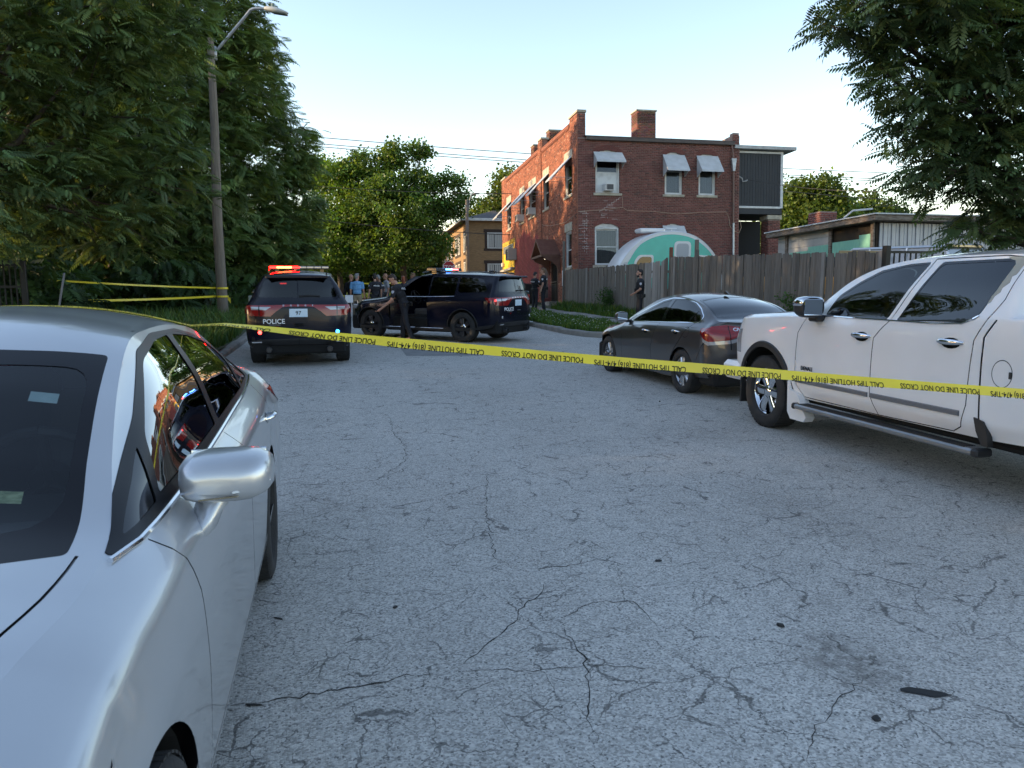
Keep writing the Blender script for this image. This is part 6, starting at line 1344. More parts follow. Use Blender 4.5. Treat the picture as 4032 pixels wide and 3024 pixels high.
b = MB(); b.bbox(-1.05, .0, -.40, .4, 3.03, 3.20, .05); b.bbox(-1.0, -.5, -.42, -.40, 3.06, 3.16, .004); b.build('roof_air_conditioner', M_CWH, cv); b = MB(); b.cyl((.22, -.5, 3.03), (.22, -.5, 3.16), .03, n=8); b.bbox(-.02, .42, -.6, -.38, 3.16, 3.20, .015); b.build('tv_aerial', M_CWH, cv)
for s in (1, -1):
    w = MB(); w.lathe([(0, -.05), (.16, -.05), (.2, -.08), (.33, -.1), (.345, -.06), (.345, .08), (.3, .1)], 24, 'y', (.1, s * .85, .34)); w.build('wheel', M_TYRE, cv, True, 40)
b = MB(); b.box(-2.3, 2.1, -.8, .8, .4, .76); b.tube([(-2.2, 0, .5), (-2.45, 0, .5)], .05, 6); b.build('chassis', M_UNDER, cv)
# dark 4x4 with orange body between caravan and garage
jp = empty('orange_offroader', (13.6, 19.9, .26), rad(8), 'boxy orange off-roader with black hard top behind the fence', 'car'); M_ORG = pm('orange_paint', (.75, .33, .02), .3, coat=.8)
b = MB(); b.bbox(-.85, .85, -1.7, 2.1, .6, 1.42, .06); b.build('body', M_ORG, jp); b = MB(); b.bbox(-.78, .78, -1.65, .85, 1.4, 1.93, .08); b.build('hard_top', M_BLKPL, jp); b = MB(); b.bbox(-.80, .80, -1.6, .8, 1.90, 1.95, .02); b.build('roof', M_BLKPL, jp)
for x in (-1.1, 1.3):
    for s in (1, -1): w = MB(); w.lathe([(0, -.1), (.2, -.1), (.38, -.13), (.4, -.08), (.4, .1), (.3, .13)], 24, 'x', (s * .8, x, .4)); w.build('wheel', M_TYRE, jp, True, 40)
b = MB(); b.bbox(-.3, .3, -1.95, -1.72, .75, 1.35, .04); b.build('spare_wheel', M_TYRE, jp)
# silver estate inside the yard, seen over the pickup bonnet
sv = empty('silver_van', (15.3, 18.2, .26), rad(14), 'tall pale silver van in the yard behind the iron railing', 'car'); sv.scale = (1, 1, 1.24); M_SIL = pm('pale_silver', (.52, .54, .56), .3, .5, coat=.8)
b = MB(); b.bbox(-.92, .92, -2.4, 2.4, .45, 1.12, .08); b.build('body', M_SIL, sv)
b = MB(); b.add([(-.88, -2.3, 1.1), (.88, -2.3, 1.1), (.88, 1.6, 1.1), (-.88, 1.6, 1.1), (-.70, -1.95, 1.72), (.70, -1.95, 1.72), (.70, .75, 1.72), (-.70, .75, 1.72)], [(4, 5, 6, 7), (0, 1, 5, 4), (1, 2, 6, 5), (2, 3, 7, 6), (3, 0, 4, 7)]); b.build('glasshouse', pm('pale_glass', (.22, .25, .28), .06, coat=.6), sv)
b = MB(); b.bbox(-.72, .72, -1.98, .8, 1.70, 1.78, .04)
for s in (1, -1):
    for (y0, y1) in ((-2.3, -1.95), (-.9, -.9), (.3, .2), (1.6, .76)): b.tube([(s * .885, y0, 1.1), (s * .705, y1, 1.73)], .035, 6)
b.build('roof', M_SIL, sv); b = MB(); b.bbox(-.70, .70, -2.02, -1.90, 1.72, 1.80, .02); b.build('spoiler', M_GBLK, sv)
for x in (-1.5, 1.5):
    for s in (1, -1): w = MB(); w.lathe([(0, -.08), (.2, -.08), (.31, -.1), (.33, -.06), (.33, .1), (.3, .11)], 24, 'x', (s * .83, x, .33)); w.build('wheel', M_TYRE, sv, True, 40)
# ------------------------------------------------------------------ trees and plants
def leaf_mat(name, tr=.35, rough=.5):
    m = bpy.data.materials.new(name); m.use_nodes = True; nt = m.node_tree; L = nt.links.new; out = nt.nodes['Material Output']; p = nt.nodes['Principled BSDF']
    a = _n(nt, 'ShaderNodeAttribute', attribute_name='col'); L(a.outputs['Color'], p.inputs['Base Color']); p.inputs['Roughness'].default_value = rough; sock(p, 'Specular IOR Level', .35)
    t = _n(nt, 'ShaderNodeBsdfTranslucent'); g = _n(nt, 'ShaderNodeMix', data_type='RGBA', blend_type='MULTIPLY'); g.inputs[0].default_value = 1.0; L(a.outputs['Color'], g.inputs[6]); g.inputs[7].default_value = (1.5, 1.35, .5, 1); L(g.outputs[2], t.inputs[0])
    mx = _n(nt, 'ShaderNodeMixShader'); mx.inputs[0].default_value = tr; L(p.outputs[0], mx.inputs[1]); L(t.outputs[0], mx.inputs[2]); L(mx.outputs[0], out.inputs[0]); return m
M_LEAF = leaf_mat('leaf'); M_GRASS = leaf_mat('grass_blade', .25, .6)
M_BARK = pm('bark', (.045, .036, .028), .95, col2=(.08, .065, .05), vs=9, vscale=(3, 3, .6), bump=.8, bs=25)
def frond_template(pairs=8, L=.55, ll=.12, lw=.034):
    V = []; F = []
    def leaflet(p, d, n, s):
        w = np.cross(n, d); w /= np.linalg.norm(w); k = len(V); V.extend([p, p + d * ll * s * .45 + w * lw * s * .5 + n * .004, p + d * ll * s - n * .012, p + d * ll * s * .45 - w * lw * s * .5 + n * .004]); F.extend([(k, k + 1, k + 2), (k, k + 2, k + 3)])
    for i in range(pairs):
        t = (i + 1.2) / (pairs + 1); p = np.array([t * L, 0, -.18 * L * t * t]); tx = np.array([1, 0, -.36 * t]); tx /= np.linalg.norm(tx)
        for s in (1, -1):
            d = tx * .5 + np.array([0, s, 0]) * .85 + np.array([0, 0, -.22]); d /= np.linalg.norm(d); n = np.array([.25, s * .25, 1.0]); n -= d * n.dot(d); n /= np.linalg.norm(n); leaflet(p, d, n, .72 + .5 * math.sin(math.pi * min(1, t * .9 + .05)))
    d = np.array([.75, 0, -.66]); leaflet(np.array([L, 0, -.18 * L]), d, np.array([.66, 0, .75]), .9)
    k = len(V); V.extend([np.array([0, -.004, 0]), np.array([0, .004, 0]), np.array([L, 0, -.18 * L])]); F.append((k, k + 1, k + 2)); return np.array(V), np.array(F)
def maple_template(n=7, s=.16, spread=.22, seed=1):
    r = np.random.default_rng(seed); V = []; F = []
    for i in range(n):
        c = r.normal(0, spread, 3) * np.array([1, 1, .7]); d = r.normal(0, 1, 3); d[2] -= .4; d /= np.linalg.norm(d); w = np.cross(d, r.normal(0, 1, 3)); w /= np.linalg.norm(w); k = len(V); q = s * r.uniform(.7, 1.2)
        V.extend([c - d * q * .5, c + w * q * .45 - d * q * .05, c + d * q * .55, c - w * q * .45 - d * q * .05]); F.extend([(k, k + 1, k + 2), (k, k + 2, k + 3)])
    return np.array(V), np.array(F)
FROND = frond_template(7, .60, .165, .062); FROND_S = frond_template(5, .55, .20, .085); MAPLE = [maple_template(seed=i) for i in range(3)]
def scatter(tmpl, P, yaw, pit, roll, S, C):
    T, F = tmpl; n = len(P); cy, sy, cp, sp, cr, sr = np.cos(yaw), np.sin(yaw), np.cos(pit), np.sin(pit), np.cos(roll), np.sin(roll); R = np.zeros((n, 3, 3))
    R[:, 0, 0] = cy * cp; R[:, 0, 1] = cy * sp * sr - sy * cr; R[:, 0, 2] = cy * sp * cr + sy * sr; R[:, 1, 0] = sy * cp; R[:, 1, 1] = sy * sp * sr + cy * cr; R[:, 1, 2] = sy * sp * cr - cy * sr; R[:, 2, 0] = -sp; R[:, 2, 1] = cp * sr; R[:, 2, 2] = cp * cr
    V = np.einsum('nij,vj->nvi', R, T) * S[:, None, None] + P[:, None, :]; Fa = F[None] + (np.arange(n) * len(T))[:, None, None]; return V.reshape(-1, 3), Fa.reshape(-1, F.shape[1]), np.repeat(np.concatenate([C, np.ones((n, 1))], 1), len(T), axis=0)
def crown_points(blobs, r, total, clump=14, cs=.45):
    """clumped points, densest in the outer shell of every blob"""
    w = np.array([b_[3] * b_[4] for b_ in blobs]); w = w / w.sum(); P = []; D = []
    for b_, k in zip(blobs, (w * total / clump).astype(int) + 1):
        c = np.array(b_[:3]); R = np.array([b_[3], b_[3], b_[4]]); d = r.normal(0, 1, (k, 3)); d /= np.linalg.norm(d, axis=1, keepdims=True); rr = r.uniform(.35, 1.0, k) ** .45 * (1 + .07 * r.normal(0, 1, k))
        cc = c + d * R * rr[:, None]; off = r.normal(0, 1, (k, clump, 3)) * cs * np.array([1, 1, .55]); p = (cc[:, None] + off).reshape(-1, 3); P.append(p); D.append(np.repeat(d, clump, axis=0))
    return np.concatenate(P), np.concatenate(D)
def px_blobs(lst): return [tuple(at_d(px, py, D)) + (r_, rz) for px, py, D, r_, rz in lst]
def tree(name, label, base, blobs, n, kind, col, seed, group='trees around the junction', tr=.16, scale=1.0, clump=14, cs=.45, limbs=True, lean=(0, 0), var=.25):
    r = np.random.default_rng(seed); root = empty(name, base, 0, label, 'tree', group); base = Vector(base); zs = sorted(b_[2] for b_ in blobs); fork = Vector((base.x + lean[0] * .4, base.y + lean[1] * .4, max(base.z + 1.2, zs[0] * .55 + base.z * .3)))
    b = MB(); loc = lambda p: tuple(Vector(p) - base)
    top = Vector((sum(q[0] for q in blobs) / len(blobs), sum(q[1] for q in blobs) / len(blobs), zs[-1]))
    pts = [base - Vector((0, 0, .15)), base + Vector((.03, .02, .25)), base.lerp(fork, .5) + Vector((.06, -.05, 0)), fork, fork.lerp(top, .45) + Vector((.15, .1, 0)), fork.lerp(top, .9)]
    b.tube([loc(p) for p in pts], [tr * 1.5, tr * 1.1, tr * .95, tr * .85, tr * .5, tr * .12], 9); b.build('trunk', M_BARK, root, True)
    if limbs:
        b = MB()
        for q in blobs:
            c = Vector(q[:3]); a = fork.lerp(top, r.uniform(.0, .5)); mid = a.lerp(c, .5) + Vector((0, 0, -.12 * (c - a).length + r.uniform(-.2, .3))); e = a.lerp(c, .95)
            b.tube([loc(a), loc(a.lerp(mid, .6)), loc(mid), loc(e)], [tr * .5, tr * .38, tr * .28, tr * .06], 6)
            for k in range(5):
                d = Vector(r.normal(0, 1, 3)); d.normalize(); t_ = c + Vector((d.x * q[3], d.y * q[3], d.z * q[4])) * .9; s_ = a.lerp(c, r.uniform(.5, .95)); b.tube([loc(s_), loc(s_.lerp(t_, .5) + Vector((0, 0, .08))), loc(t_)], [tr * .16, tr * .10, tr * .03], 4)
        b.build('limb', M_BARK, root, True)
    P, D = crown_points(blobs, r, n, clump, cs); P = P[P[:, 2] > .15] - np.array(base); D = D[:len(P)]; m = len(P)
    v = np.exp(r.normal(0, var * .6, m)) * np.repeat(np.exp(r.normal(0, .30, m // clump + 1)), clump)[:m]; yl = r.uniform(0, 1, m) ** 3; C = np.stack([np.clip((col[0] + .05 * yl) * v, 0, 1), np.clip((col[1] + .03 * yl) * v, 0, 1), np.clip(col[2] * v, 0, 1)], 1)
    if kind == 'pinnate':
        yaw = np.arctan2(D[:, 1], D[:, 0]) + r.normal(0, 1.1, m); V, F, Cc = scatter(FROND, P, yaw, r.normal(.14, .34, m), r.normal(0, .35, m), scale * r.uniform(.7, 1.2, m), C)
    elif kind == 'pinnate_big':
        yaw = np.arctan2(D[:, 1], D[:, 0]) + r.normal(0, .9, m); V, F, Cc = scatter(FROND_S, P, yaw, r.normal(.3, .4, m), r.normal(0, .35, m), scale * r.uniform(.8, 1.4, m), C)
    else:
        Vs = []; Fs = []; Cs = []; o = 0
        for i in range(3):
            k = np.arange(m) % 3 == i; V, F, Cc = scatter(MAPLE[i], P[k], r.uniform(0, 6.28, k.sum()), r.normal(0, .5, k.sum()), r.normal(0, .5, k.sum()), scale * r.uniform(.7, 1.3, k.sum()), C[k]); Vs.append(V); Fs.append(F + o); Cs.append(Cc); o += len(V)
        V, F, Cc = np.concatenate(Vs), np.concatenate(Fs), np.concatenate(Cs)
    np_mesh('crown', V, F, M_LEAF, root, attr=('col', 'POINT', Cc)); return root
GL = 'trees along the left side of the street'; DKG = (.082, .136, .054); MDG = (.088, .146, .052)
tree('ash_tree', 'tall dark ash tree at the far left edge above the black railing', (-8.6, 16.6, .35), px_blobs([(120, 120, 17.5, 2.3, 2.0), (480, 60, 18.5, 2.3, 1.8), (60, 560, 17, 1.9, 1.8), (420, 430, 18.5, 2.0, 1.7), (250, 780, 17, 1.4, 1.1), (560, 720, 19, 1.5, 1.1), (480, 900, 18.5, 1.0, .7), (-250, 200, 16, 2.4, 2.4), (-250, 750, 15, 2.0, 1.6), (300, -250, 18, 2.6, 1.6)]), 8600, 'pinnate', DKG, 21, GL, .2, .68, 10, .17)
tree('ash_tree', 'ash tree directly behind the wooden lamp pole', (-7.0, 29.5, .35), px_blobs([(760, 60, 29.5, 2.7, 2.0), (700, 420, 29.5, 2.6, 2.2), (940, 300, 30, 1.6, 1.8), (620, 720, 28.5, 2.3, 2.0), (860, 640, 29.5, 2.2, 2.0), (800, 900, 29, 2.1, 1.6), (640, 960, 28, 1.7, 1.1), (930, 130, 30.5, 1.1, 1.2), (760, -200, 29.5, 2.6, 1.6)]), 7600, 'pinnate', MDG, 22, GL, .2, .86, 10, .20)
tree('ash_tree', 'spreading ash tree hanging over the police car with red roof light', (-4.6, 36.5, .3), px_blobs([(1060, 600, 33, 1.9, 1.7), (960, 820, 32.5, 2.0, 1.8), (1130, 800, 33.5, 1.35, 1.5), (980, 420, 34, 1.6, 1.6), (1060, 960, 32, 1.7, 1.1), (1175, 640, 33.5, .8, .7), (1170, 930, 34, .95, .9), (1010, 250, 35, .9, 1.2), (900, 1000, 31, 1.5, .9)]), 7200, 'pinnate', (.086, .146, .050), 23, GL, .18, .86, 10, .20)
tree('ash_tree', 'ash tree filling the gap behind the yellow tapes', (-11.5, 24.5, .4), px_blobs([(300, 300, 27, 3.2, 3.0), (150, 800, 26, 3.0, 2.4), (500, 860, 28, 2.6, 2.0), (600, 300, 30, 2.8, 3), (330, 20, 28, 3.2, 2.2), (-100, 500, 25, 3, 3)]), 3800, 'pinnate_big', DKG, 24, GL, .2, 1.15)
rows = [(-13.5, 36, 12.5, 'tall tree in the dark row behind the lamp pole'), (-9.5, 47, 12.2, 'last tree of the left row before the junction'), (-16, 14.5, 13, 'tall tree behind the railing at the far left'), (-19, 27, 14, 'tallest tree at the back of the left row'), (-12.5, 41.5, 12.5, 'tree at the back of the left row near the junction'), (-18, 49, 12, 'tree left of the cross street behind the left row')]
rows += [(-27 - (k % 2), 12 - 6.4 * k, 13, 'unseen tree added to keep the sun off the street, ' + w) for k, w in enumerate(('level with the silver car', 'level with the camera', 'first behind the camera', 'second behind the camera', 'third behind the camera', 'last behind the camera'))]  # out-of-view trees, added far left to block the low sun but not the sky
for i, (x, y, h, lb) in enumerate(rows):
    tree('row_tree', lb, (x, y, .4), [(x, y, h - 2.2, 3.2, 2.2), (x + 1.4, y + 2.4, h - 4.4, 2.8, 2.3), (x - 1.2, y - 2.5, h - 4.6, 2.8, 2.4), (x + 1.4, y - 2.4, h - 6.6, 2.8, 2.3), (x - 1, y + 2.4, h - 7, 2.8, 2.4), (x + 1, y, h - 9, 3.0, 2.0)], 3400, 'pinnate_big', DKG, 40 + i, GL, .22, 1.15)
tree('maple_tree', 'large sunlit maple beyond the junction with spreading crown', (6.3, 59.5, .2), px_blobs([(1460, 650, 59, 1.4, .9), (1575, 620, 59, 1.3, .9), (1660, 600, 60, .6, .8), (1540, 735, 58, 1.8, 1.1), (1660, 730, 58.5, 1.4, 1.0), (1765, 715, 59, .9, .5), (1805, 780, 59, .8, .6), (1450, 800, 58.5, 1.8, 1.4), (1600, 840, 57.5, 2.2, 1.4), (1740, 850, 59, 1.4, 1.3), (1520, 960, 58, 2.2, 1.4), (1680, 970, 58.5, 2.0, 1.3), (1390, 700, 60, 1.1, 1.2)]), 6400, 'maple', (.066, .135, .026), 51, tr=.26, scale=1.25, clump=18, cs=.36)
tree('maple_tree', 'bright green maple left of the large maple beyond the junction', (1.6, 61.0, .2), px_blobs([(1330, 720, 60, 1.5, 1.5), (1290, 860, 60, 1.8, 1.6), (1390, 880, 59.5, 1.7, 1.5), (1330, 1000, 59.5, 2.0, 1.4), (1420, 1010, 60, 1.7, 1.2), (1270, 700, 62, 1.2, 1.4), (1240, 1000, 60, 1.7, 1.4)]), 4200, 'maple', (.066, .14, .022), 52, tr=.22, scale=1.25, clump=18, cs=.38)
for i, (a, D, h) in enumerate(((1290, 78, 7.0), (1480, 80, 7.5), (1650, 80, 7), (1800, 82, 6.5), (1180, 74, 8))):
    p = at_d(a, 1090, D); tree('background_tree', ['low dark tree far back, %s' % s for s in ('second from the left in the row beyond the junction', 'middle one of the row beyond the junction', 'second from the right in the row beyond the junction', 'rightmost of the row beyond the junction', 'leftmost of the row beyond the junction')][i], (p.x, p.y, .3), [(p.x + dx, p.y + dy, h * f, 2.6, 2.0) for dx, dy, f in ((0, 0, .75), (2.2, .5, .5), (-2.2, .3, .5), (.5, -1, .3), (-2, 0, .2), (2.2, 0, .22))], 1200, 'maple', (.05, .09, .02), 60 + i, 'trees in the row beyond the junction', .2, 2.0, limbs=False, clump=12, cs=.6)
tree('maple_tree', 'small sunlit tree showing past the far end of the brick building', (17.5, 66, .2), px_blobs([(1965, 800, 67, 1.3, 1.0), (1930, 850, 67, 1.2, .8), (1985, 700, 68, .75, .9), (2010, 860, 67, 2.0, 1.2), (1880, 860, 68, .6, .5)]), 1500, 'maple', (.075, .12, .022), 71, tr=.18, scale=1.5, clump=16, cs=.45)
tree('maple_tree', 'broad sunlit tree behind the garage chimney', (35.5, 52, .3), px_blobs([(3140, 800, 61, 1.7, 1.5), (3240, 770, 60, 1.5, 1.2), (3090, 880, 61, 1.8, 1.4), (3200, 880, 60, 2.0, 1.4), (3280, 850, 60, 1.2, 1.2), (3050, 950, 60, 1.8, 1.4)]), 2600, 'maple', (.07, .12, .022), 72, tr=.25, scale=1.6, clump=18, cs=.5)
tree('maple_tree', 'smaller tree right of the broad one behind the garage', (42, 54, .3), px_blobs([(3420, 815, 66, 1.4, 1.0), (3350, 860, 66, 1.3, 1.0), (3440, 880, 66, 1.8, 1.2), (3520, 840, 67, .9, .7)]), 1300, 'maple', (.06, .105, .022), 73, tr=.2, scale=1.5, clump=16, cs=.45)
tree('ash_tree', 'overhanging ash tree at the upper right above the white pickup', (12.9, 9.4, .3), px_blobs([(3560, 70, 10.6, .85, .55), (3360, 50, 10.6, .50, .34), (3270, 110, 10.6, .20, .17), (3820, 130, 11, 1.1, .8), (3640, 300, 10.6, .62, .5), (3860, 380, 11, .9, .8), (3620, 470, 10.8, .46, .36), (3740, 590, 11, .62, .5), (3980, 620, 11.2, .9, .7), (3660, 660, 10.8, .34, .28), (3800, 760, 11, .45, .30), (3980, 880, 11.2, .62, .40), (3830, 930, 11, .42, .16), (3700, -120, 11, 1.2, .6), (4150, 250, 11.5, 1.2, 1.0), (4250, 750, 11.5, 1.1, .9), (4050, -150, 11.5, 1.4, .8)]), 5200, 'pinnate', (.058, .100, .044), 81, 'trees around the junction', .17, .55, 8, .13)
# ---- undergrowth on the left: each bush on its own
r = random.Random(3)
spots = [(-4.4, 20.0, 1.5), (-5.2, 22.6, 1.9), (-4.6, 25.2, 1.7), (-5.4, 28, 2.2), (-4.4, 30.6, 1.9), (-4.0, 33.2, 2.1), (-4.2, 36, 2.2), (-3.8, 39, 2.0), (-6.6, 19.5, 2.0), (-8.6, 20.6, 2.3), (-7.2, 24, 2.4), (-3.9, 42.2, 2.2), (-10.5, 19.4, 2.4), (-12.6, 20.5, 2.6), (-7.5, 32, 2.8), (-4.6, 45.4, 2.3)]
BUSHW = ['%s, %s' % (a, b_) for a in ('front line', 'second line', 'third line', 'back line') for b_ in ('nearest', 'second nearest', 'third nearest', 'farthest')]
spots = [(x - (3.2 if y < 28 and x > -6.4 else 1.5 if y < 28 else 0), y + (1.5 if y < 28 else 0), h) for x, y, h in spots]; spots.sort(key=lambda q: -q[0]); spots = [q for k in range(4) for q in sorted(spots[4 * k:4 * k + 4], key=lambda q: q[1])]
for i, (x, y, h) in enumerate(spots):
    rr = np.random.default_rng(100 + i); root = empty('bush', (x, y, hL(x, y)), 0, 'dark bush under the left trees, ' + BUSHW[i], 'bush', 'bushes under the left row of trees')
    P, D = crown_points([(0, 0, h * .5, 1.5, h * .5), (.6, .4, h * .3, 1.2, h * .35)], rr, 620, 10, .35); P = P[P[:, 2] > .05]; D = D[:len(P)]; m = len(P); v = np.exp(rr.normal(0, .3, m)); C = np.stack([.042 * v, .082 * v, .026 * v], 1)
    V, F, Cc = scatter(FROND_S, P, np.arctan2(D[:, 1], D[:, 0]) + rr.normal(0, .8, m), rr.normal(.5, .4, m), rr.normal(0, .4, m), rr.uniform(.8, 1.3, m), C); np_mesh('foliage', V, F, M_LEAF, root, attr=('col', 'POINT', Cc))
    b = MB()
    for k in range(4): b.tube([(0, 0, -.1), (r.uniform(-.4, .4), r.uniform(-.4, .4), h * .5), (r.uniform(-.9, .9), r.uniform(-.9, .9), h * .85)], [.03, .02, .008], 5)
    b.build('stem', M_BARK, root)
# ---- grass
def grass(name, label, pts, h, col, seed, w=.012):
    rr = np.random.default_rng(seed); n = len(pts); P = np.array(pts); a = rr.uniform(0, 6.28, n); H_ = h * rr.uniform(.5, 1.4, n); le = rr.uniform(.15, .7, n) * H_; dx, dy = np.cos(a), np.sin(a); ww = w * rr.uniform(.7, 1.5, n)
    V = np.zeros((n, 5, 3)); V[:, 0] = P + np.stack([-dy * ww, dx * ww, 0 * a], 1); V[:, 1] = P + np.stack([dy * ww, -dx * ww, 0 * a], 1); mid = P + np.stack([dx * le * .35, dy * le * .35, H_ * .6], 1); V[:, 2] = mid + np.stack([dy * ww * .8, -dx * ww * .8, 0 * a], 1); V[:, 3] = mid + np.stack([-dy * ww * .8, dx * ww * .8, 0 * a], 1); V[:, 4] = P + np.stack([dx * le, dy * le, H_ * .92], 1)
    F = np.array([(0, 1, 2), (0, 2, 3), (3, 2, 4)])[None] + (5 * np.arange(n))[:, None, None]; v = np.exp(rr.normal(0, .28, n)); yl = rr.uniform(0, 1, n) ** 4; C = np.stack([(col[0] + .10 * yl) * v, (col[1] + .06 * yl) * v, col[2] * v, np.ones(n)], 1)
    o = np_mesh(name, V.reshape(-1, 3), F.reshape(-1, 3), M_GRASS, attr=('col', 'POINT', np.repeat(C, 5, axis=0))); tag(o, label, 'grass', kind='stuff'); return o
kr = dense(smoothline(KR), .3); kxs = sorted([(p[1], p[0]) for p in kr if p[1] < 46]); kxf = lambda y: float(np.interp(y, [a for a, _ in kxs], [b_ for _, b_ in kxs]))
rr = np.random.default_rng(5); pts = []
while len(pts) < 26000:
    y = rr.uniform(17.5, 34); k = kxf(y) + .17; x = rr.uniform(k, 11.05)
    if 8.93 + .10 * math.sin(y * 3) < x < 10.17 + .12 * math.sin(y * 2.3): continue
    if y < 20.5 and x < 8.3 and y < 19.4: continue
    pts.append((x, y, hR(x, y)))
grass('verge_grass', 'green grass and clover on the right verge before the wooden fence', pts, .15, (.062, .135, .024), 6)
pts = [(x, y, hR(x, y)) for x, y in zip(rr.normal(10.75, .22, 3600), rr.uniform(15, 34, 3600)) if x > 10.2]; grass('tall_weeds', 'taller weeds growing along the foot of the wooden fence', pts, .34, (.05, .115, .022), 7, .016)
pts = [(x, y, hL(x, y)) for x, y in zip(-2.15 - np.abs(rr.normal(0, 1.3, 15000)), rr.uniform(12, 44, 15000))]; grass('rough_grass', 'long rough grass on the left verge around the lamp pole', pts, .42, (.06, .125, .03), 8, .013)
pts = [(x, y, .1) for x, y in zip(rr.uniform(-30, 40, 9000), rr.uniform(57.6, 66, 9000))]; grass('far_grass', 'grass beyond the junction', pts, .3, (.06, .12, .024), 9, .03)
# clover heads
rr = np.random.default_rng(9); q = []
for _ in range(420):
    y = rr.uniform(18, 31); x = rr.uniform(kxf(y) + .2, 8.9) if rr.random() < .75 else rr.uniform(10.2, 11.0); q.append((x, y, hR(x, y) + rr.uniform(.10, .2)))
q = np.array(q); T = np.array([(1, 0, 0), (-1, 0, 0), (0, 1, 0), (0, -1, 0), (0, 0, 1), (0, 0, -1)]) * .014; F0 = np.array([(0, 2, 4), (2, 1, 4), (1, 3, 4), (3, 0, 4), (2, 0, 5), (1, 2, 5), (3, 1, 5), (0, 3, 5)])
o = np_mesh('clover_flowers', (q[:, None] + T[None]).reshape(-1, 3), (F0[None] + 6 * np.arange(len(q))[:, None, None]).reshape(-1, 3), pm('clover_white', (.6, .6, .55), .8)); tag(o, 'tiny white clover heads scattered in the right verge grass', 'flowers', kind='stuff')
# weeds climbing the fence
for i, (px, py, D, h) in enumerate(((2625, 1140, 22.5, .5), (3030, 1150, 18.2, .95), (2330, 1190, 30, .8))):
    p = at_d(px, py, D); x, y = 10.85, p.y; rr = np.random.default_rng(200 + i); root = empty('weed', (x, y, hR(x, y)), 0, ['tall weed against the fence behind the officer', 'tall weed against the fence behind the grey saloon', 'bushy weed at the left end of the fence'][i], 'weed'); P, D_ = crown_points([(0, 0, h * .6, .25, h * .6)], rr, 140, 7, .1); m = len(P); v = np.exp(rr.normal(0, .25, m)); C = np.stack([.05 * v, .11 * v, .025 * v], 1); V, F, Cc = scatter(MAPLE[0], P, rr.uniform(0, 6, m), rr.normal(0, .5, m), rr.normal(0, .5, m), rr.uniform(.25, .5, m), C); np_mesh('foliage', V, F, M_LEAF, root, attr=('col', 'POINT', Cc)); b = MB(); b.tube([(0, 0, -.05), (.03, .02, h)], [.012, .006], 5); b.build('stem', M_BARK, root)
# ------------------------------------------------------------------ wooden fence, board by board
M_BOARD = pm('weathered_board', (.20, .175, .148), .9, col2=(.125, .108, .09), vs=5, vscale=(9, 9, .5), bump=.5, bs=40, rnd=.22)
M_BOARD2 = pm('weathered_board_grey', (.34, .32, .295), .9, col2=(.25, .23, .21), vs=5, vscale=(9, 9, .5), bump=.5, bs=40, rnd=.15)
M_POST = pm('fence_post', (.17, .15, .125), .9, col2=(.11, .10, .085), vs=5, vscale=(6, 6, .6), bump=.4, bs=40)
def board_mesh(w, h, ear=.03):
    b = MB(); b.prism([(-w / 2, 0), (w / 2, 0), (w / 2, h - ear), (w / 2 - ear * .6, h), (-w / 2 + ear * .6, h), (-w / 2, h - ear)], -.008, .008, lambda a, c, d: Vector((d, a, c))); return b.mesh('board')
fence = empty('wooden_fence', (11.1, 24, .2), 0, 'long weathered board fence in front of the brick building', 'fence')
def topf(y):   # measured along the photograph
    return lin([(34.3, 1.98), (30, 2.06), (26, 2.14), (23.9, 2.18), (23.6, 2.32), (13.6, 2.20)], y)
y = 34.3; r = random.Random(8); bcache = {}
while y > 13.6:
    w = r.choice((.135, .138, .14)); z0 = hR(11.0, y) - .03; h = round((topf(y) - z0 + r.uniform(-.025, .02)) / .02) * .02; new = 23.7 < y < 25.3
    key = (w, round(h, 2), new)
    if key not in bcache: me = board_mesh(w, h); me.materials.append(M_BOARD2 if new else M_BOARD); bcache[key] = me
    o = bpy.data.objects.new('board', bcache[key]); COL.objects.link(o); o.parent = fence; o.location = (0 + r.uniform(-.006, .006), y - w / 2 - 24, z0 - .2); o.rotation_euler = (r.gauss(0, .008), r.gauss(0, .006), r.gauss(0, .02)); y -= w + r.uniform(.002, .012)
for k, yy in enumerate(np.arange(34.0, 13.5, -2.44)):
    b = MB(); b.bbox(-.055 + .075, .055 + .075, yy - 24 - .05, yy - 24 + .05, -.3, topf(yy) - .2 - .12, .008); b.build('post', M_POST, fence)
for zz in (.25, 1.0, 1.6):
    b = MB(); b.box(.012, .05, 13.7 - 24, 34.2 - 24, zz, zz + .085); b.build('rail', M_POST, fence)
for px, w, zt in ((2590, .1, 0), (2310, .1, 0), (2655, .11, 0), (3240, .11, 0), (3465, .11, 0), (2745, .14, .18)):
    p = on_x(px, 1100, 11.08); b = MB(); b.bbox(-.05, -.012, p.y - w / 2 - 24, p.y + w / 2 - 24, -.02, topf(p.y) - .2 + .01 + zt, .006); b.build('cover_strip', M_BOARD2 if px != 2745 else M_POST, fence)
b = MB(); p = on_x(2740, 900, 11.2); b.bbox(.1, .2, p.y - 24.05, p.y - 23.95, 0, 2.45 + .15, .01); b.build('post', M_BOARD, fence); p = on_x(2618, 900, 11.2); b = MB(); b.bbox(.3, .4, p.y - 24.05, p.y - 23.95, 0, 2.45, .01); b.build('post', pm('rust_post', (.16, .06, .035), .8), fence)
p = on_x(2233, 1000, 11.05); b = MB(); b.bbox(-.1, 0, 34.36 - 24, 34.46 - 24, -.3, 3.1, .01); b.build('end_post', M_POST, fence); b = MB(); b.box(-.115, -.102, 34.38 - 24, 34.44 - 24, 1.05, 1.75); b.build('end_notice', M_WHT, fence)
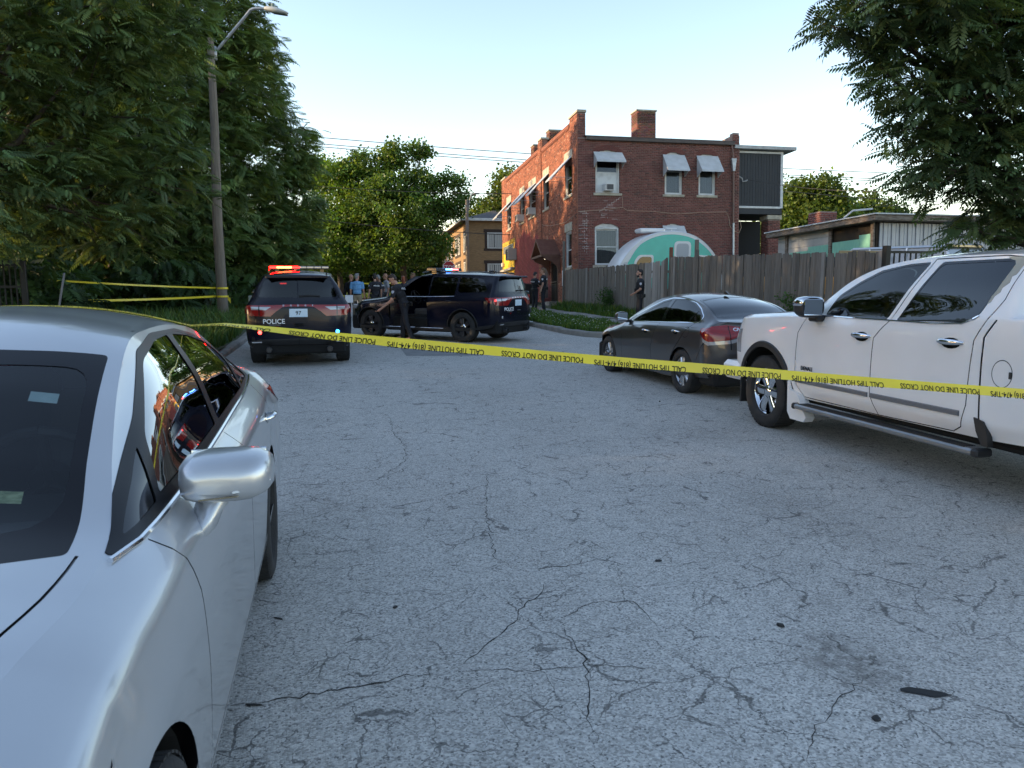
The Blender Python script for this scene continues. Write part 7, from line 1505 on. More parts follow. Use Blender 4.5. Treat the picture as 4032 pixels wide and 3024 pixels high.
# black railing and pale boards at the gate right of the fence
rl = empty('iron_railing', (11.1, 13.4, .2), rad(90), 'black iron railing at the right end of the wooden fence', 'railing'); M_IRON = pm('iron_black', (.012, .012, .013), .5, .3)
b = MB(); b.bbox(-.06, .06, -.06, .06, -.2, 2.1, .008); b.build('post', M_IRON, rl)
for i in range(8): b = MB(); b.box(-.012, .012, -.2 - i * .13, -.176 - i * .13, .1, 1.95); b.build('bar', M_IRON, rl)
b = MB(); b.box(-.02, .02, -1.2, -.06, 1.95, 2.0); b.box(-.02, .02, -1.2, -.06, .15, .2); b.build('rail', M_IRON, rl)
M_PINE = pm('pale_pine', (.42, .32, .17), .8, col2=(.34, .25, .13), vs=4, vscale=(1, 1, 6), rnd=.1)
pf = empty('pine_board_screen', (11.9, 15.1, .25), rad(90), 'pale new pine boards standing behind the right end of the fence', 'screen')
for k in range(4):
    for j in range(2): b = MB(); b.bbox(-.02, .02, -.6 + j * .62, .01 + j * .62, .02 + k * .5, .51 + k * .5, .01); b.build('board', M_PINE, pf)
# ------------------------------------------------------------------ low garage on the right
ga = empty('garage', (16.95, 20.87, .25), 0, 'low flat roofed garage with mint green and metal panels behind the fence', 'building'); ga.rotation_euler = (rad(-2.6), 0, 0)
M_SID = pm('grey_siding', (.42, .42, .41), .7, col2=(.34, .34, .33), vs=3); M_MINT = pm('mint_board', (.22, .50, .38), .75, col2=(.18, .43, .33), vs=4, vscale=(1, 6, 1)); M_TAR = pm('tar_paper', (.025, .02, .018), .9, col2=(.05, .035, .02), vs=2); M_RUSTW = pm('old_fascia', (.10, .07, .05), .85, col2=(.22, .19, .16), vs=6, vscale=(1, 1, 5))
b = MB(); b.box(.06, 9, .06, 5.3, 0, 3.12); b.build('core', M_TAR, ga)
b = MB(); b.bbox(-.35, 9.4, -.4, 5.6, 3.13, 3.30, .01); gr_ = b.build('roof', M_RUSTW, ga); b = MB(); b.bbox(-.40, 9.4, -.45, 5.65, 3.305, 3.35, .008); b.build('roof_edge', M_ALU, gr_)
for i in range(13): b = MB(); b.bbox(-.0, .05, 2.25, 5.3, .02 + i * .24, .255 + i * .24, .006); b.build('siding_board', M_SID, ga)
for i, (y0, y1, z1) in enumerate(((.18, .72, 2.78), (.73, 2.06, 2.66), (2.26, 3.4, 2.62), (3.41, 4.5, 2.50))): b = MB(); b.bbox(-.035, -.003, y0, y1, .9, z1, .004); b.build('mint_panel', M_MINT, ga)
for yy in (.02, 2.09, 4.62): b = MB(); b.bbox(-.07, -.005, yy, yy + .14, 0, 3.12, .008); b.build('corner_post', M_RUSTW, ga)
for i in range(26):
    b = MB(); x0 = .15 + i * .3; b.bbox(x0, x0 + .292, .0, .045, .0, 3.1, .008); b.bbox(x0 + .12, x0 + .16, -.03, .0, .0, 3.1, .006); b.build('metal_sheet', pm('sheet_grey', (.40, .41, .44), .45, .2, col2=(.34, .35, .37), vs=3), ga)
b = MB(); b.box(1.0, 1.7, 4.2, 4.9, 3.3, 4.0); gc = b.build('chimney', M_MORT, ga); face_bricks(1.0, 1.7, 3.3, 4.0, lambda a, z, d: Vector((a, 4.2 - d, z)), .002, colR, gc, 51); face_bricks(4.2, 4.9, 3.3, 4.0, lambda a, z, d: Vector((1.0 - d, a, z)), .002, colR, gc, 52)
b = MB(); b.tube([(1.75, 4.0, 3.3), (1.8, 3.9, 3.75), (2.0, 3.7, 3.98), (2.6, 3.4, 4.02)], .035, 6); b.build('flue', M_ALU, ga)
# ------------------------------------------------------------------ tan brick flats beyond the junction
ap = empty('brick_flats', (11.6, 60.8, 0), 0, 'tan brick two storey flats with hipped roof beyond the junction', 'building'); ap.rotation_euler = (rad(-2.5), 0, rad(-1.5))
def brickwork(name, c1, c2, mort, rot=0.0):
    m = bpy.data.materials.new(name); m.use_nodes = True; nt = m.node_tree; L = nt.links.new; p = nt.nodes['Principled BSDF']; tc = _n(nt, 'ShaderNodeTexCoord'); mp = _n(nt, 'ShaderNodeMapping'); sx = _n(nt, 'ShaderNodeSeparateXYZ'); cx_ = _n(nt, 'ShaderNodeCombineXYZ'); ad = _n(nt, 'ShaderNodeMath', operation='ADD'); L(tc.outputs['Object'], sx.inputs[0]); L(sx.outputs[0], ad.inputs[0]); L(sx.outputs[1], ad.inputs[1]); L(ad.outputs[0], cx_.inputs[0]); L(sx.outputs[2], cx_.inputs[1])
    br = _n(nt, 'ShaderNodeTexBrick'); br.inputs['Color1'].default_value = c4(c1); br.inputs['Color2'].default_value = c4(c2); br.inputs['Mortar'].default_value = c4(mort); br.inputs['Scale'].default_value = 1.0; br.inputs['Mortar Size'].default_value = .012; br.inputs['Brick Width'].default_value = .22; br.inputs['Row Height'].default_value = .075; L(cx_.outputs[0], br.inputs[0]); L(br.outputs[0], p.inputs['Base Color']); p.inputs['Roughness'].default_value = .9; return m
M_TAN = brickwork('tan_brick', (.34, .21, .10), (.25, .15, .07), (.22, .16, .10)); M_DKB = pm('dark_brick_trim', (.05, .035, .03), .9); M_SHING = pm('shingle', (.075, .075, .08), .9, col2=(.11, .11, .115), vs=7, bump=.4, bs=20, vscale=(1, 1, 4))
b = MB(); b.box(0, 5.2, 0, 16, 0, 6.1); b.box(5.2, 9, -1.2, 10, 0, 6.1); b.build('wall', M_TAN, ap)
b = MB(); e, z = .55, 6.12; b.add([(-e, -e, z), (9.4, -e, z), (9.4, 16.5, z), (-e, 16.5, z), (3.4, 3.4, 7.5), (5.6, 3.4, 7.5), (5.6, 13, 7.5), (3.4, 13, 7.5)], [(0, 1, 5, 4), (1, 2, 6, 5), (2, 3, 7, 6), (3, 0, 4, 7), (4, 5, 6, 7), (0, 3, 2, 1)]); rf = b.build('roof', M_SHING, ap)
b = MB(); b.bbox(-.62, 9.4, -.66, -.56, 6.0, 6.2, .01); b.bbox(-.66, -.56, -.55, 16.5, 6.0, 6.2, .01); b.build('gutter', M_WPAINT, rf)
b = MB(); b.prism([(4.6, 5.15), (7.0, 6.6), (9.4, 5.15), (9.2, 5.05), (7.0, 6.35), (4.8, 5.05)], -1.9, -1.75, lambda a, c, d: Vector((a, d, c))); b.prism([(4.6, 5.15), (7.0, 6.6), (7, 6.5), (4.7, 5.05)], -1.75, 0, lambda a, c, d: Vector((a, d, c))); b.prism([(5.0, 5.1), (7.0, 6.3), (9, 5.1)], -1.74, -1.7, lambda a, c, d: Vector((a, d, c))); b.build('porch_gable', M_WPAINT, ap)
def flat_window(P, a0, a1, z0, z1):
    def bx(mb, q, d0, d1): c = [P(q[0], q[2], d0), P(q[1], q[3], d1)]; mb.box(*[f(c[0][i], c[1][i]) for i in range(3) for f in (min, max)])
    b = MB(); f = .08
    for q in ((a0, a0 + f, z0, z1), (a1 - f, a1, z0, z1), (a0 + f, a1 - f, z1 - f, z1), (a0 + f, a1 - f, z0, z0 + f), ((a0 + a1) / 2 - .03, (a0 + a1) / 2 + .03, z0 + f, z1 - f)): bx(b, q, .0, .06)
    w = b.build('window', M_WPAINT, ap); b = MB(); bx(b, (a0 + f, a1 - f, z0 + f, z1 - f), .01, .02); b.build('pane', pm('flat_glass', (.10, .11, .11), .06, coat=.5), w); b = MB()
    n = 7
    for i in range(n):
        s = i / n; 
        if abs(s + .07 - .5) < .12: continue
        bx(b, (a0 + f + (a1 - a0 - 2 * f) * s, a0 + f + (a1 - a0 - 2 * f) * (s + .11), z0 + f + .02, z1 - f - .02), .021, .026)
    b.build('curtain', M_CURT, w); b = MB()
    for q in ((a0 - .28, a1 + .28, z1, z1 + .26), (a0 - .28, a1 + .28, z0 - .2, z0), (a0 - .2, a0, z0, z1), (a1, a1 + .2, z0, z1)): bx(b, q, .0, .02)
    b.build('surround', M_DKB, w)
Q1 = lambda a, z, d: Vector((a, -d, z)); Q2 = lambda a, z, d: Vector((-d, a, z))
for z0 in (1.45, 3.9): flat_window(Q1, 1.55, 2.85, z0, z0 + 1.25)
for z0 in (1.4, 3.7):
    for a in (1.0, 4.0, 5.6, 8.6, 11, 13.4): flat_window(Q2, a, a + 1.0, z0, z0 + 1.5)
b = MB(); b.box(-.06, .05, -.06, .05, 0, 6.0); b.build('downpipe', pm('pipe_beige', (.4, .36, .28), .6), ap)
# ------------------------------------------------------------------ poles, lamps, sign, wires
M_POLE = pm('pole_wood', (.20, .17, .135), .9, col2=(.13, .11, .09), vs=4, vscale=(8, 8, .35), bump=.5, bs=30); M_GALV = pm('galvanised_arm', (.33, .35, .37), .45, .5)
pb = Vector((-3.02, 26.52, hL(-3.02, 26.5))); pole = empty('lamp_pole', pb, 0, 'wooden lamp pole with long metal arm on the left verge', 'lamp pole')
b = MB(); ptop = at_d(828, 150, 25.3); tb = ptop - pb; b.tube([(0, 0, -.3), tuple(tb * .35 + Vector((-.05, 0, 0))), tuple(tb * .7), tuple(tb)], [.175, .155, .13, .10], 14); b.build('shaft', M_POLE, pole, True, 50)
a0, a1, a2, l0, l1 = [at_d(*q, 25.4) - pb for q in ((842, 212), (968, 62), (1003, 34), (1044, 34), (1134, 48))]
b = MB(); b.tube([a0, a0.lerp(a1, .5), a1, a1.lerp(a2, .5) + Vector((0, 0, .06)), a2, l0], .045, 8); b.bbox(-.09, .09, -.09, .09, -.18, .22, .02, Matrix.Translation(a0)); arm = b.build('arm', M_GALV, pole, True, 50)
d = (l1 - l0); M = Matrix.Translation(l0) @ d.to_track_quat('X', 'Z').to_matrix().to_4x4(); L_ = d.length
lh = blob([(-.02, .06, .05, 0, 0), (.05, .09, .07, 0, .01), (L_ * .35, .15, .085, 0, .0), (L_ * .7, .16, .07, 0, -.02), (L_ * .95, .10, .035, 0, -.03), (L_ * 1.02, .03, .015, 0, -.03)], pole, 'lamp_head', pm('lamp_housing', (.45, .47, .46), .5), M)
b = MB(); b.bbox(L_ * .35, L_ * .98, -.11, .11, -.10, -.05, .02, M); b.build('lens', pm('lamp_lens', (.16, .17, .15), .3), lh); b = MB(); b.cyl(M @ Vector((L_ * .32, 0, .06)), M @ Vector((L_ * .32, 0, .19)), .05, n=10); b.build('photocell', pm('photocell_green', (.10, .16, .15), .5), lh)
fp = at_d(1842, 1090, 56); f0 = Vector((fp.x, fp.y, .1)); po2 = empty('far_lamp_pole', f0, 0, 'slim wooden lamp pole standing in front of the tan flats', 'lamp pole'); ft = at_d(1838, 787, 56) - f0; b = MB(); b.tube([(0, 0, -.3), tuple(ft)], [.15, .11], 10); b.build('shaft', M_POLE, po2, True); fa = [at_d(*q, 56) - f0 for q in ((1843, 842), (1848, 790), (1856, 766), (1866, 763), (1872, 762))]; b = MB(); b.tube(fa, .035, 6); b.build('arm', M_GALV, po2, True); b = MB(); b.bbox(-.12, .28, -.1, .1, -.06, .05, .03, Matrix.Translation(fa[-1])); b.build('lamp_head', M_GALV, po2)
sp_ = at_d(1768, 1090, 49); s0 = Vector((sp_.x, sp_.y, .05)); st = empty('stop_sign', s0, rad(-14), 'red octagonal stop sign rising behind the crossing police car', 'sign')
b = MB(); b.box(-.03, .03, .015, .06, -.05, 2.62); b.build('post', M_GALV, st)
oc = lambda R_: [(R_ * math.cos(rad(22.5 + 45 * i)), 2.2 + R_ * math.sin(rad(22.5 + 45 * i))) for i in range(8)]
b = MB(); b.prism(oc(.412), -.002, .008, lambda a, c, d_: Vector((a, d_, c))); b.build('border', M_WHT, st); b = MB(); b.prism(oc(.385), -.006, -.0025, lambda a, c, d_: Vector((a, d_, c))); b.build('face', pm('sign_red', (.38, .012, .02), .4), st); t, w = text_mb('STOP', .27, .003, .012); xform(t, Matrix.Translation((0, -.009, 2.2)) @ Matrix.Scale(.86, 4, (1, 0, 0))); t.build('lettering', M_WHT, st)
M_WIRE = pm('wire', (.03, .03, .032), .6)
def wire(name, label, p, q, sag, r_=.012, n=14):
    p, q = Vector(p), Vector(q); b = MB(); b.tube([p.lerp(q, i / n) - Vector((0, 0, sag * 4 * (i / n) * (1 - i / n))) for i in range(n + 1)], r_, 4); o = b.build(name, M_WIRE); return tag(o, label, 'wire', 'overhead wires')
for i, (y0, y1, y2) in enumerate(((530, 590, 720), (555, 618, 745), (567, 622, 752))):
    wire('overhead_wire', ['topmost', 'middle', 'lowest'][i] + ' of the three parallel wires crossing behind the brick building', at_d(1000, y0 - 12, 62), at_d(4100, y2 - 20, 62), .5, .034)
wire('overhead_wire', 'wire passing in front of the maple crown at half height', at_d(1180, 728, 50), at_d(2050, 762, 50), .15, .024); wire('overhead_wire', 'thick cable sagging low across the maples to the lamp pole', at_d(1180, 855, 50), at_d(2010, 925, 50), .15, .03)
wire('overhead_wire', 'service cable from the rear porch to the right', BMAT @ Vector((8.5, .1, 6.28)), at_d(4300, 660, 30), .7, .018); wire('overhead_wire', 'thin wire low over the garage roof from porch to tree', at_d(3090, 752, 45), at_d(4100, 800, 45), .2, .022); wire('overhead_wire', 'thin wire rising to the right above the garage', at_d(3450, 812, 45), at_d(4200, 770, 45), .1, .022)
# ------------------------------------------------------------------ left: iron railing, rod, tapes
ir = empty('iron_fence', (-6.07, 18.5, hL(-6, 18.5)), rad(8), 'dark iron fence panel at the far left edge behind the silver car', 'fence')
b = MB(); b.bbox(-.06, .06, -.06, .06, -.2, 1.62, .01); b.build('post', M_IRON, ir)
for i in range(22): b = MB(); x0 = -.14 - i * .105; b.box(x0 - .014, x0 + .014, -.014, .014, .1, 1.62 + .02 * math.sin(i)); b.build('bar', M_IRON, ir)
for z in (.25, 1.05, 1.5): b = MB(); b.box(-2.5, -.06, -.025, .025, z, z + .05); b.build('rail', M_IRON, ir)
rp = at_d(225, 1212, 14); rt = at_d(253, 1075, 14); rp = Vector((rp.x - .14, rp.y, hL(rp.x, rp.y) - .05)); b = MB(); b.tube([(0, 0, 0), tuple((rt - rp) * .45)], .03, 8); b.tube([tuple((rt - rp) * .44), tuple((rt - rp) * 1.0)], .019, 8)
for i in range(14): k = .46 + i * .038; b.lathe([(.019, -.006), (.025, 0), (.019, .006)], 8, 'z', tuple((rt - rp) * k))
o = b.build('steel_rod', pm('rod_grey', (.16, .16, .17), .6), loc=rp); tag(o, 'leaning ribbed steel rod between the tapes at the left', 'rod')
M_TAPE = pm('tape_yellow', (.82, .66, .03), .35, col2=(.74, .58, .03), vs=5, spec=.6); M_INK = pm('tape_ink', (.02, .018, .012), .5)
def ribbon(path, wdt, tilt, name, label, text=None, th=.5, rep=2.2, off=.0, flip=True):
    """thin band following a path; tilt(s) gives the angle of its face about the path"""
    P = [Vector(p) for p in path]; n = len(P); vs = []; fr = []; acc = [0.0]
    for i in range(1, n): acc.append(acc[-1] + (P[i] - P[i - 1]).length)
    for i, p in enumerate(P):
        d = (P[min(i + 1, n - 1)] - P[max(i - 1, 0)]).normalized(); up = Vector((0, 0, 1)); up = (up - d * up.dot(d)).normalized(); sd = d.cross(up); a = tilt(acc[i] / acc[-1]); u = up * math.cos(a) + sd * math.sin(a); nn = d.cross(u); fr.append((d, u, nn)); vs += [p + u * wdt / 2 + nn * .0006, p - u * wdt / 2 + nn * .0006, p + u * wdt / 2 - nn * .0006, p - u * wdt / 2 - nn * .0006]
    fs = []
    for i in range(n - 1):
        k = 4 * i; fs += [(k, k + 1, k + 5, k + 4), (k + 2, k + 6, k + 7, k + 3), (k, k + 4, k + 6, k + 2), (k + 1, k + 3, k + 7, k + 5)]
    b = MB(); b.add(vs, fs); o = b.build(name, M_TAPE); tag(o, label, 'tape', 'police tapes')
    if text:
        def at(s):
            i = min(max(int(np.searchsorted(acc, s)) - 1, 0), n - 2); f = (s - acc[i]) / max(1e-9, acc[i + 1] - acc[i]); return P[i].lerp(P[i + 1], f), fr[i][1].lerp(fr[i + 1][1], f).normalized(), fr[i][2].lerp(fr[i + 1][2], f).normalized()
        s = off
        while s < acc[-1] - .3:
            for part in text:
                t, w = text_mb(part, wdt * th, .0006, .02)
                if s + w * .74 > acc[-1]: s = 1e9; break
                lb = MB(); vv = []
                for q in t.v:
                    ss = s + w * .37 - q[0] * .74 if flip else s + w * .37 + q[0] * .74; c, u, nn = at(min(max(ss, 0), acc[-1])); vv.append(c + u * ((-q[2] - wdt * .20) if flip else q[2]) + nn * SIDE * .0016)
                # the lower edge of the band is folded back: only the part above it shows
                lb.add(vv, t.f); bmx = bmesh.new(); me = lb.mesh('lettering'); bmx.from_mesh(me); bmx.to_mesh(me); bmx.free(); put('lettering', me, M_INK, o); s += w * .74 + .06
            s += rep
    return o
# ------------------------------------------------------------------ people
def capsules(items, voxel, smooth=2):
    """one continuous surface grown over a set of tapered limbs and ellipsoids"""
    b = MB()
    for it in items:
        if it[0] == 'c':
            p, q, r0, r1 = Vector(it[1]), Vector(it[2]), it[3], it[4]; d = q - p; L = d.length; d.normalize(); a = d.orthogonal().normalized(); c = d.cross(a); n = 10; vs = []; rings = [(-r0 * .98, .2 * r0), (-r0 * .7, .71 * r0), (0, r0)] + [(L * f, r0 + (r1 - r0) * f) for f in (.33, .66)] + [(L, r1), (L + r1 * .7, .71 * r1), (L + r1 * .98, .2 * r1)]
            for h, r in rings:
                for k in range(n): t_ = 2 * math.pi * k / n; vs.append(p + d * h + a * (r * math.cos(t_)) + c * (r * math.sin(t_)))
            m = len(rings); b.add(vs, [(i * n + k, i * n + (k + 1) % n, (i + 1) * n + (k + 1) % n, (i + 1) * n + k) for i in range(m - 1) for k in range(n)] + [tuple(range(n - 1, -1, -1)), tuple(range((m - 1) * n, m * n))])
        else:
            c, R_, M = Vector(it[1]), it[2], it[3] if len(it) > 3 else Matrix.Identity(3); n, m = 14, 9; vs = []
            for i in range(1, m):
                for k in range(n): th, ph = math.pi * i / m, 2 * math.pi * k / n; vs.append(c + M @ Vector((R_[0] * math.sin(th) * math.cos(ph), R_[1] * math.sin(th) * math.sin(ph), R_[2] * math.cos(th))))
            b.add(vs, [(i * n + k, (i + 1) * n + k, (i + 1) * n + (k + 1) % n, i * n + (k + 1) % n) for i in range(m - 2) for k in range(n)] + [tuple(range(n)), tuple(range((m - 2) * n, (m - 1) * n))[::-1]])
    me = b.mesh('tmp'); bm = bmesh.new(); bm.from_mesh(me); bmesh.ops.recalc_face_normals(bm, faces=bm.faces); bm.to_mesh(me); bm.free()
    o = bpy.data.objects.new('tmp', me); COL.objects.link(o); md = o.modifiers.new('r', 'REMESH'); md.mode = 'VOXEL'; md.voxel_size = voxel
    sm = o.modifiers.new('s', 'SMOOTH'); sm.factor = .5; sm.iterations = smooth
    dg = bpy.context.evaluated_depsgraph_get(); out = bpy.data.meshes.new_from_object(o.evaluated_get(dg)); bpy.data.objects.remove(o); return out
SKIN = [pm('skin_light', (.48, .27, .19), .55, col2=(.42, .22, .15), vs=12), pm('skin_tan', (.36, .19, .12), .55, col2=(.31, .155, .10), vs=12)]
M_UNI = pm('uniform_black', (.010, .011, .016), .8, col2=(.016, .017, .023), vs=9, bump=.2, bs=60); M_VEST = pm('vest_black', (.007, .007, .009), .85, bump=.3, bs=90); M_LEATH = pm('leather_black', (.006, .006, .007), .45)
M_BLUSH = pm('light_blue_shirt', (.16, .36, .62), .8, col2=(.12, .30, .54), vs=7); M_KHAKI = pm('khaki', (.30, .24, .16), .85); M_GREYT = pm('grey_shirt', (.32, .33, .36), .85, col2=(.27, .28, .30), vs=8); M_JEAN = pm('jeans', (.03, .045, .08), .85); M_GREYTR = pm('grey_trousers', (.10, .10, .115), .85)
HAIRS = dict(brown=pm('hair_brown', (.035, .02, .012), .6, bump=.5, bs=120), dark=pm('hair_dark', (.012, .009, .008), .6, bump=.5, bs=120), grey=pm('hair_grey', (.20, .20, .20), .6, bump=.5, bs=120), red=pm('hair_red', (.22, .055, .02), .6, bump=.5, bs=120), fair=pm('hair_fair', (.15, .085, .045), .6, bump=.5, bs=120))
def person(label, loc, face, h=1.8, shirt=None, trousers=None, vest=True, hair='brown', beard=False, skin=0, arms=None, lean=0.0, legs=None, sleeve=.55, head=(0, 0), voxel=.013, patch=True, belt=True, glasses=False, long_hair=False, cap=None, build=1.0):
    """face: direction the body faces, degrees from +Y towards -X; local x = right, y = forward"""
    k = h / 1.8; S = lambda x, y, z: Vector((x, y, z)) * k; shirt = shirt or M_UNI; trousers = trousers or M_UNI
    hip = .93; cl, sl = math.cos(lean), math.sin(lean); up = lambda x, y, z: S(x, y * cl + (z - hip) * sl, hip + (z - hip) * cl - y * sl) if z > hip else S(x, y, z)
    legs = legs or ((.0, .0), (.0, .0))           # (forward foot shift, outward shift) right / left
    A = {}
    body, sh, tr_, bt = [], [], [], []
    for i, s in enumerate((1, -1)):
        f, o = legs[i]; H0, K, An = S(s * .095, 0, .92), S(s * (.105 + o * .5), f * .5 + .03, .50), S(s * (.11 + o), f - .02, .085)
        body += [('c', H0, K, .083 * k, .055 * k), ('c', K, An, .053 * k, .038 * k), ('c', An, An + S(s * .012, .17, -.045), .04 * k, .032 * k)]
        tr_ += [('c', H0 + S(0, 0, .02), K, .100 * k, .072 * k), ('c', K, An + S(0, 0, .0), .070 * k, .062 * k)]
        bt += [('c', An + S(0, 0, .02), An + S(0, .0, -.035), .056 * k, .052 * k), ('c', An + S(0, -.03, -.045), An + S(s * .012, .18, -.05), .044 * k, .036 * k)]
    tr_ += [('e', S(0, 0, .95), (.168 * k, .122 * k, .12 * k))]; body += [('e', S(0, 0, .95), (.150 * k, .10 * k, .11 * k))]
    rot = Matrix.Rotation(-lean, 3, 'X')
    tor = [(.0, .0, 1.08, .145, .098, .15), (.0, .0, 1.25, .165, .108, .17), (0, -.005, 1.40, .165, .10, .10)]
    for x, y, z, rx, ry, rz in tor: body.append(('e', up(x, y, z), (rx * k * build, ry * k * build, rz * k), rot)); sh.append(('e', up(x, y, z), ((rx + .020) * k * build, (ry + .024) * k * build, (rz + .012) * k), rot))
    neck = up(0, .005, 1.50); hd = up(0, .03, 1.665); hy, hp = head; hm = rot @ Matrix.Rotation(rad(hy), 3, 'Z') @ Matrix.Rotation(rad(hp), 3, 'X'); hv = lambda x, y, z: hd + hm @ (Vector((x, y, z)) * k)
    body += [('c', up(0, -.01, 1.42), hv(0, -.02, -.06), .058 * k, .055 * k), ('e', hv(0, -.008, .025), (.074 * k, .095 * k, .105 * k), hm), ('e', hv(0, .025, -.055), (.056 * k, .066 * k, .07 * k), hm), ('c', hv(0, .088, .02), hv(0, .112, -.022), .010 * k, .015 * k), ('c', hv(-.02, .085, -.062), hv(.02, .085, -.062), .012 * k, .012 * k), ('e', hv(0, .072, -.105), (.024 * k, .022 * k, .018 * k), hm)]
    for s in (1, -1): body += [('e', hv(s * .078, -.012, -.005), (.012 * k, .024 * k, .034 * k), hm), ('c', hv(s * .018, .082, .034), hv(s * .045, .07, .034), .011 * k, .010 * k)]
    arms = arms or [((.235, .0, 1.18), (.25, .10, .93)), ((-.235, .0, 1.18), (-.25, .10, .93))]
    for i, s in enumerate((1, -1)):
        Sh = up(s * .185 * build, -.005, 1.415); El, Wr = up(*arms[i][0]), up(*arms[i][1]) if arms[i][1][2] > hip else S(*arms[i][1])
        body += [('c', Sh, El, .052 * k, .042 * k), ('c', El, Wr, .041 * k, .027 * k)]; se = Sh.lerp(El, sleeve * 1.25)
        sh += [('c', Sh, se, .066 * k, .064 * k), ('e', Sh, (.07 * k, .065 * k, .06 * k), rot)]
        if sleeve > 1: sh += [('c', Sh, El, .066 * k, .056 * k), ('c', El, Wr, .054 * k, .042 * k)]
        d = (Wr - El).normalized(); sd = d.cross(Vector((0, 1, .2))).normalized(); nn = sd.cross(d).normalized(); pc = Wr + d * .05 * k
        body.append(('c', Wr, pc, .030 * k, .034 * k)); body.append(('e', pc + d * .01 * k, (.036 * k, .034 * k, .034 * k)))
        for j, (o, ln) in enumerate(((-.027, .065), (-.009, .075), (.009, .072), (.026, .055))): b0 = pc + d * .03 * k + sd * o * k; b1 = b0 + (d * ln * .55 + nn * .012) * k; b2 = b1 + (d * ln * .4 + nn * .03) * k; body += [('c', b0, b1, .0098 * k, .0092 * k), ('c', b1, b2, .0092 * k, .0080 * k)]
        b0 = Wr + (d * .02 - sd * s * .022) * k; b1 = b0 + (d * .04 - sd * s * .03 + nn * .012) * k; b2 = b1 + (d * .03 + nn * .012) * k; body += [('c', b0, b1, .012 * k, .0105 * k), ('c', b1, b2, .0105 * k, .009 * k)]
        A[i] = (Sh, El, Wr)
    me = capsules(body, voxel * .8, 1); o = put('person', me, SKIN[skin], None, True); o.location = loc; o.rotation_euler = (0, 0, rad(face)); tag(o, label, 'person', 'people at the scene')
    def child(items, nm, mat, vx=voxel, sm=2): return put(nm, capsules(items, vx, sm), mat, o, True)
    sh.append(('c', up(0, -.01, 1.43), up(0, 0, 1.475), .078 * k, .066 * k)); child(sh, 'shirt', shirt); child(tr_, 'trousers', trousers); child(bt, 'boots', M_LEATH, .012)
    if hair and not cap:
        hi = [('e', hv(0, -.022, .055), (.080 * k, .096 * k, .092 * k), hm), ('e', hv(0, -.05, .0), (.074 * k, .068 * k, .085 * k), hm), ('c', hv(-.03, .045, .118), hv(.03, .045, .118), .03 * k, .03 * k)]
        if long_hair: hi += [('c', hv(0, -.07, .0), hv(0, -.10, -.22), .075 * k, .05 * k), ('c', hv(.06, -.04, 0), hv(.07, -.06, -.2), .03 * k, .02 * k), ('c', hv(-.06, -.04, 0), hv(-.07, -.06, -.2), .03 * k, .02 * k)]
        child(hi, 'hair', HAIRS[hair], .010, 1)
    if beard: child([('e', hv(0, .035, -.085), (.058 * k, .062 * k, .045 * k), hm), ('c', hv(.055, .03, -.04), hv(.062, .0, .0), .018 * k, .014 * k), ('c', hv(-.055, .03, -.04), hv(-.062, 0, .0), .018 * k, .014 * k)], 'beard', HAIRS['dark'], .009, 1)
    b = MB()
    for s in (1, -1): b.lathe([(0, .004), (.006, .003), (.008, 0)], 8, 'y', M=Matrix.Translation(hv(s * .031, .083, .02)) @ hm.to_4x4())
    b.build('eyes', M_LEATH, o)
    if glasses:
        b = MB()
        for s in (1, -1): b.bbox(-.024 * k, .024 * k, -.003, .004, -.016 * k, .016 * k, .003, Matrix.Translation(hv(s * .032, .096, .018)) @ hm.to_4x4())
        b.cyl(hv(-.03, .095, .025), hv(.03, .095, .025), .003, n=5); b.build('sunglasses', M_GBLK, o)
    if vest:
        child([('e', up(0, .01, 1.20), (.188 * k * build, .150 * k * build, .20 * k), rot), ('e', up(0, .0, 1.32), (.178 * k * build, .145 * k * build, .15 * k), rot), ('c', up(.10, 0, 1.42), up(.11, 0, 1.46), .05 * k, .045 * k), ('c', up(-.10, 0, 1.42), up(-.11, 0, 1.46), .05 * k, .045 * k)], 'vest', M_VEST)
        for x in (-.10, .0, .10): b = MB(); b.bbox(x * k - .035, x * k + .035, .13 * k, .185 * k, -.055, .055, .012, Matrix.Translation(up(0, 0, 1.13)) @ rot.to_4x4()); b.build('pouch', M_VEST, o)
        t, w = text_mb('POLICE', .055, .003, .02); M = Matrix.Translation(up(0, -.148 * build, 1.33)) @ rot.to_4x4(); xform(t, M); t.build('back_lettering', M_WHT, o)
    if belt:
        child([('c', S(.145 * math.cos(a), .112 * math.sin(a), .985), S(.145 * math.cos(a + .5), .112 * math.sin(a + .5), .985), .03 * k, .03 * k) for a in np.arange(0, 6.28, .5)], 'belt', M_LEATH, .012, 1)
        if vest:
            for x, y, hh in ((.19, .0, .16), (-.18, .05, .10), (-.17, -.07, .10), (.10, -.14, .09)): b = MB(); b.bbox(x * k - .028, x * k + .028, y * k - .035, y * k + .035, .985 * k - hh, 1.01 * k, .012); b.build('holster' if x == .19 else 'belt_pouch', M_LEATH, o)
    if patch and vest:
        for i, s in enumerate((1, -1)):
            Sh, El, Wr = A[i]; c = Sh.lerp(El, .38); d = (El - Sh).normalized(); n_ = Vector((s, 0, 0)); n_ = (n_ - d * n_.dot(d)).normalized(); t_ = d.cross(n_); b = MB(); pts = [(.0, -.042), (.034, -.03), (.036, .012), (.0, .045), (-.036, .012), (-.034, -.03)]; b.add([c + n_ * .071 * k + t_ * a * k + d * z * k for a, z in pts] + [c + n_ * .062 * k + t_ * a * k + d * z * k for a, z in pts], [tuple(range(6))] + [(i_, (i_ + 1) % 6, 6 + (i_ + 1) % 6, 6 + i_) for i_ in range(6)]); b.build('shoulder_patch', pm('patch_white', (.42, .45, .55), .7, col2=(.62, .62, .62), vs=60), o)
    return o
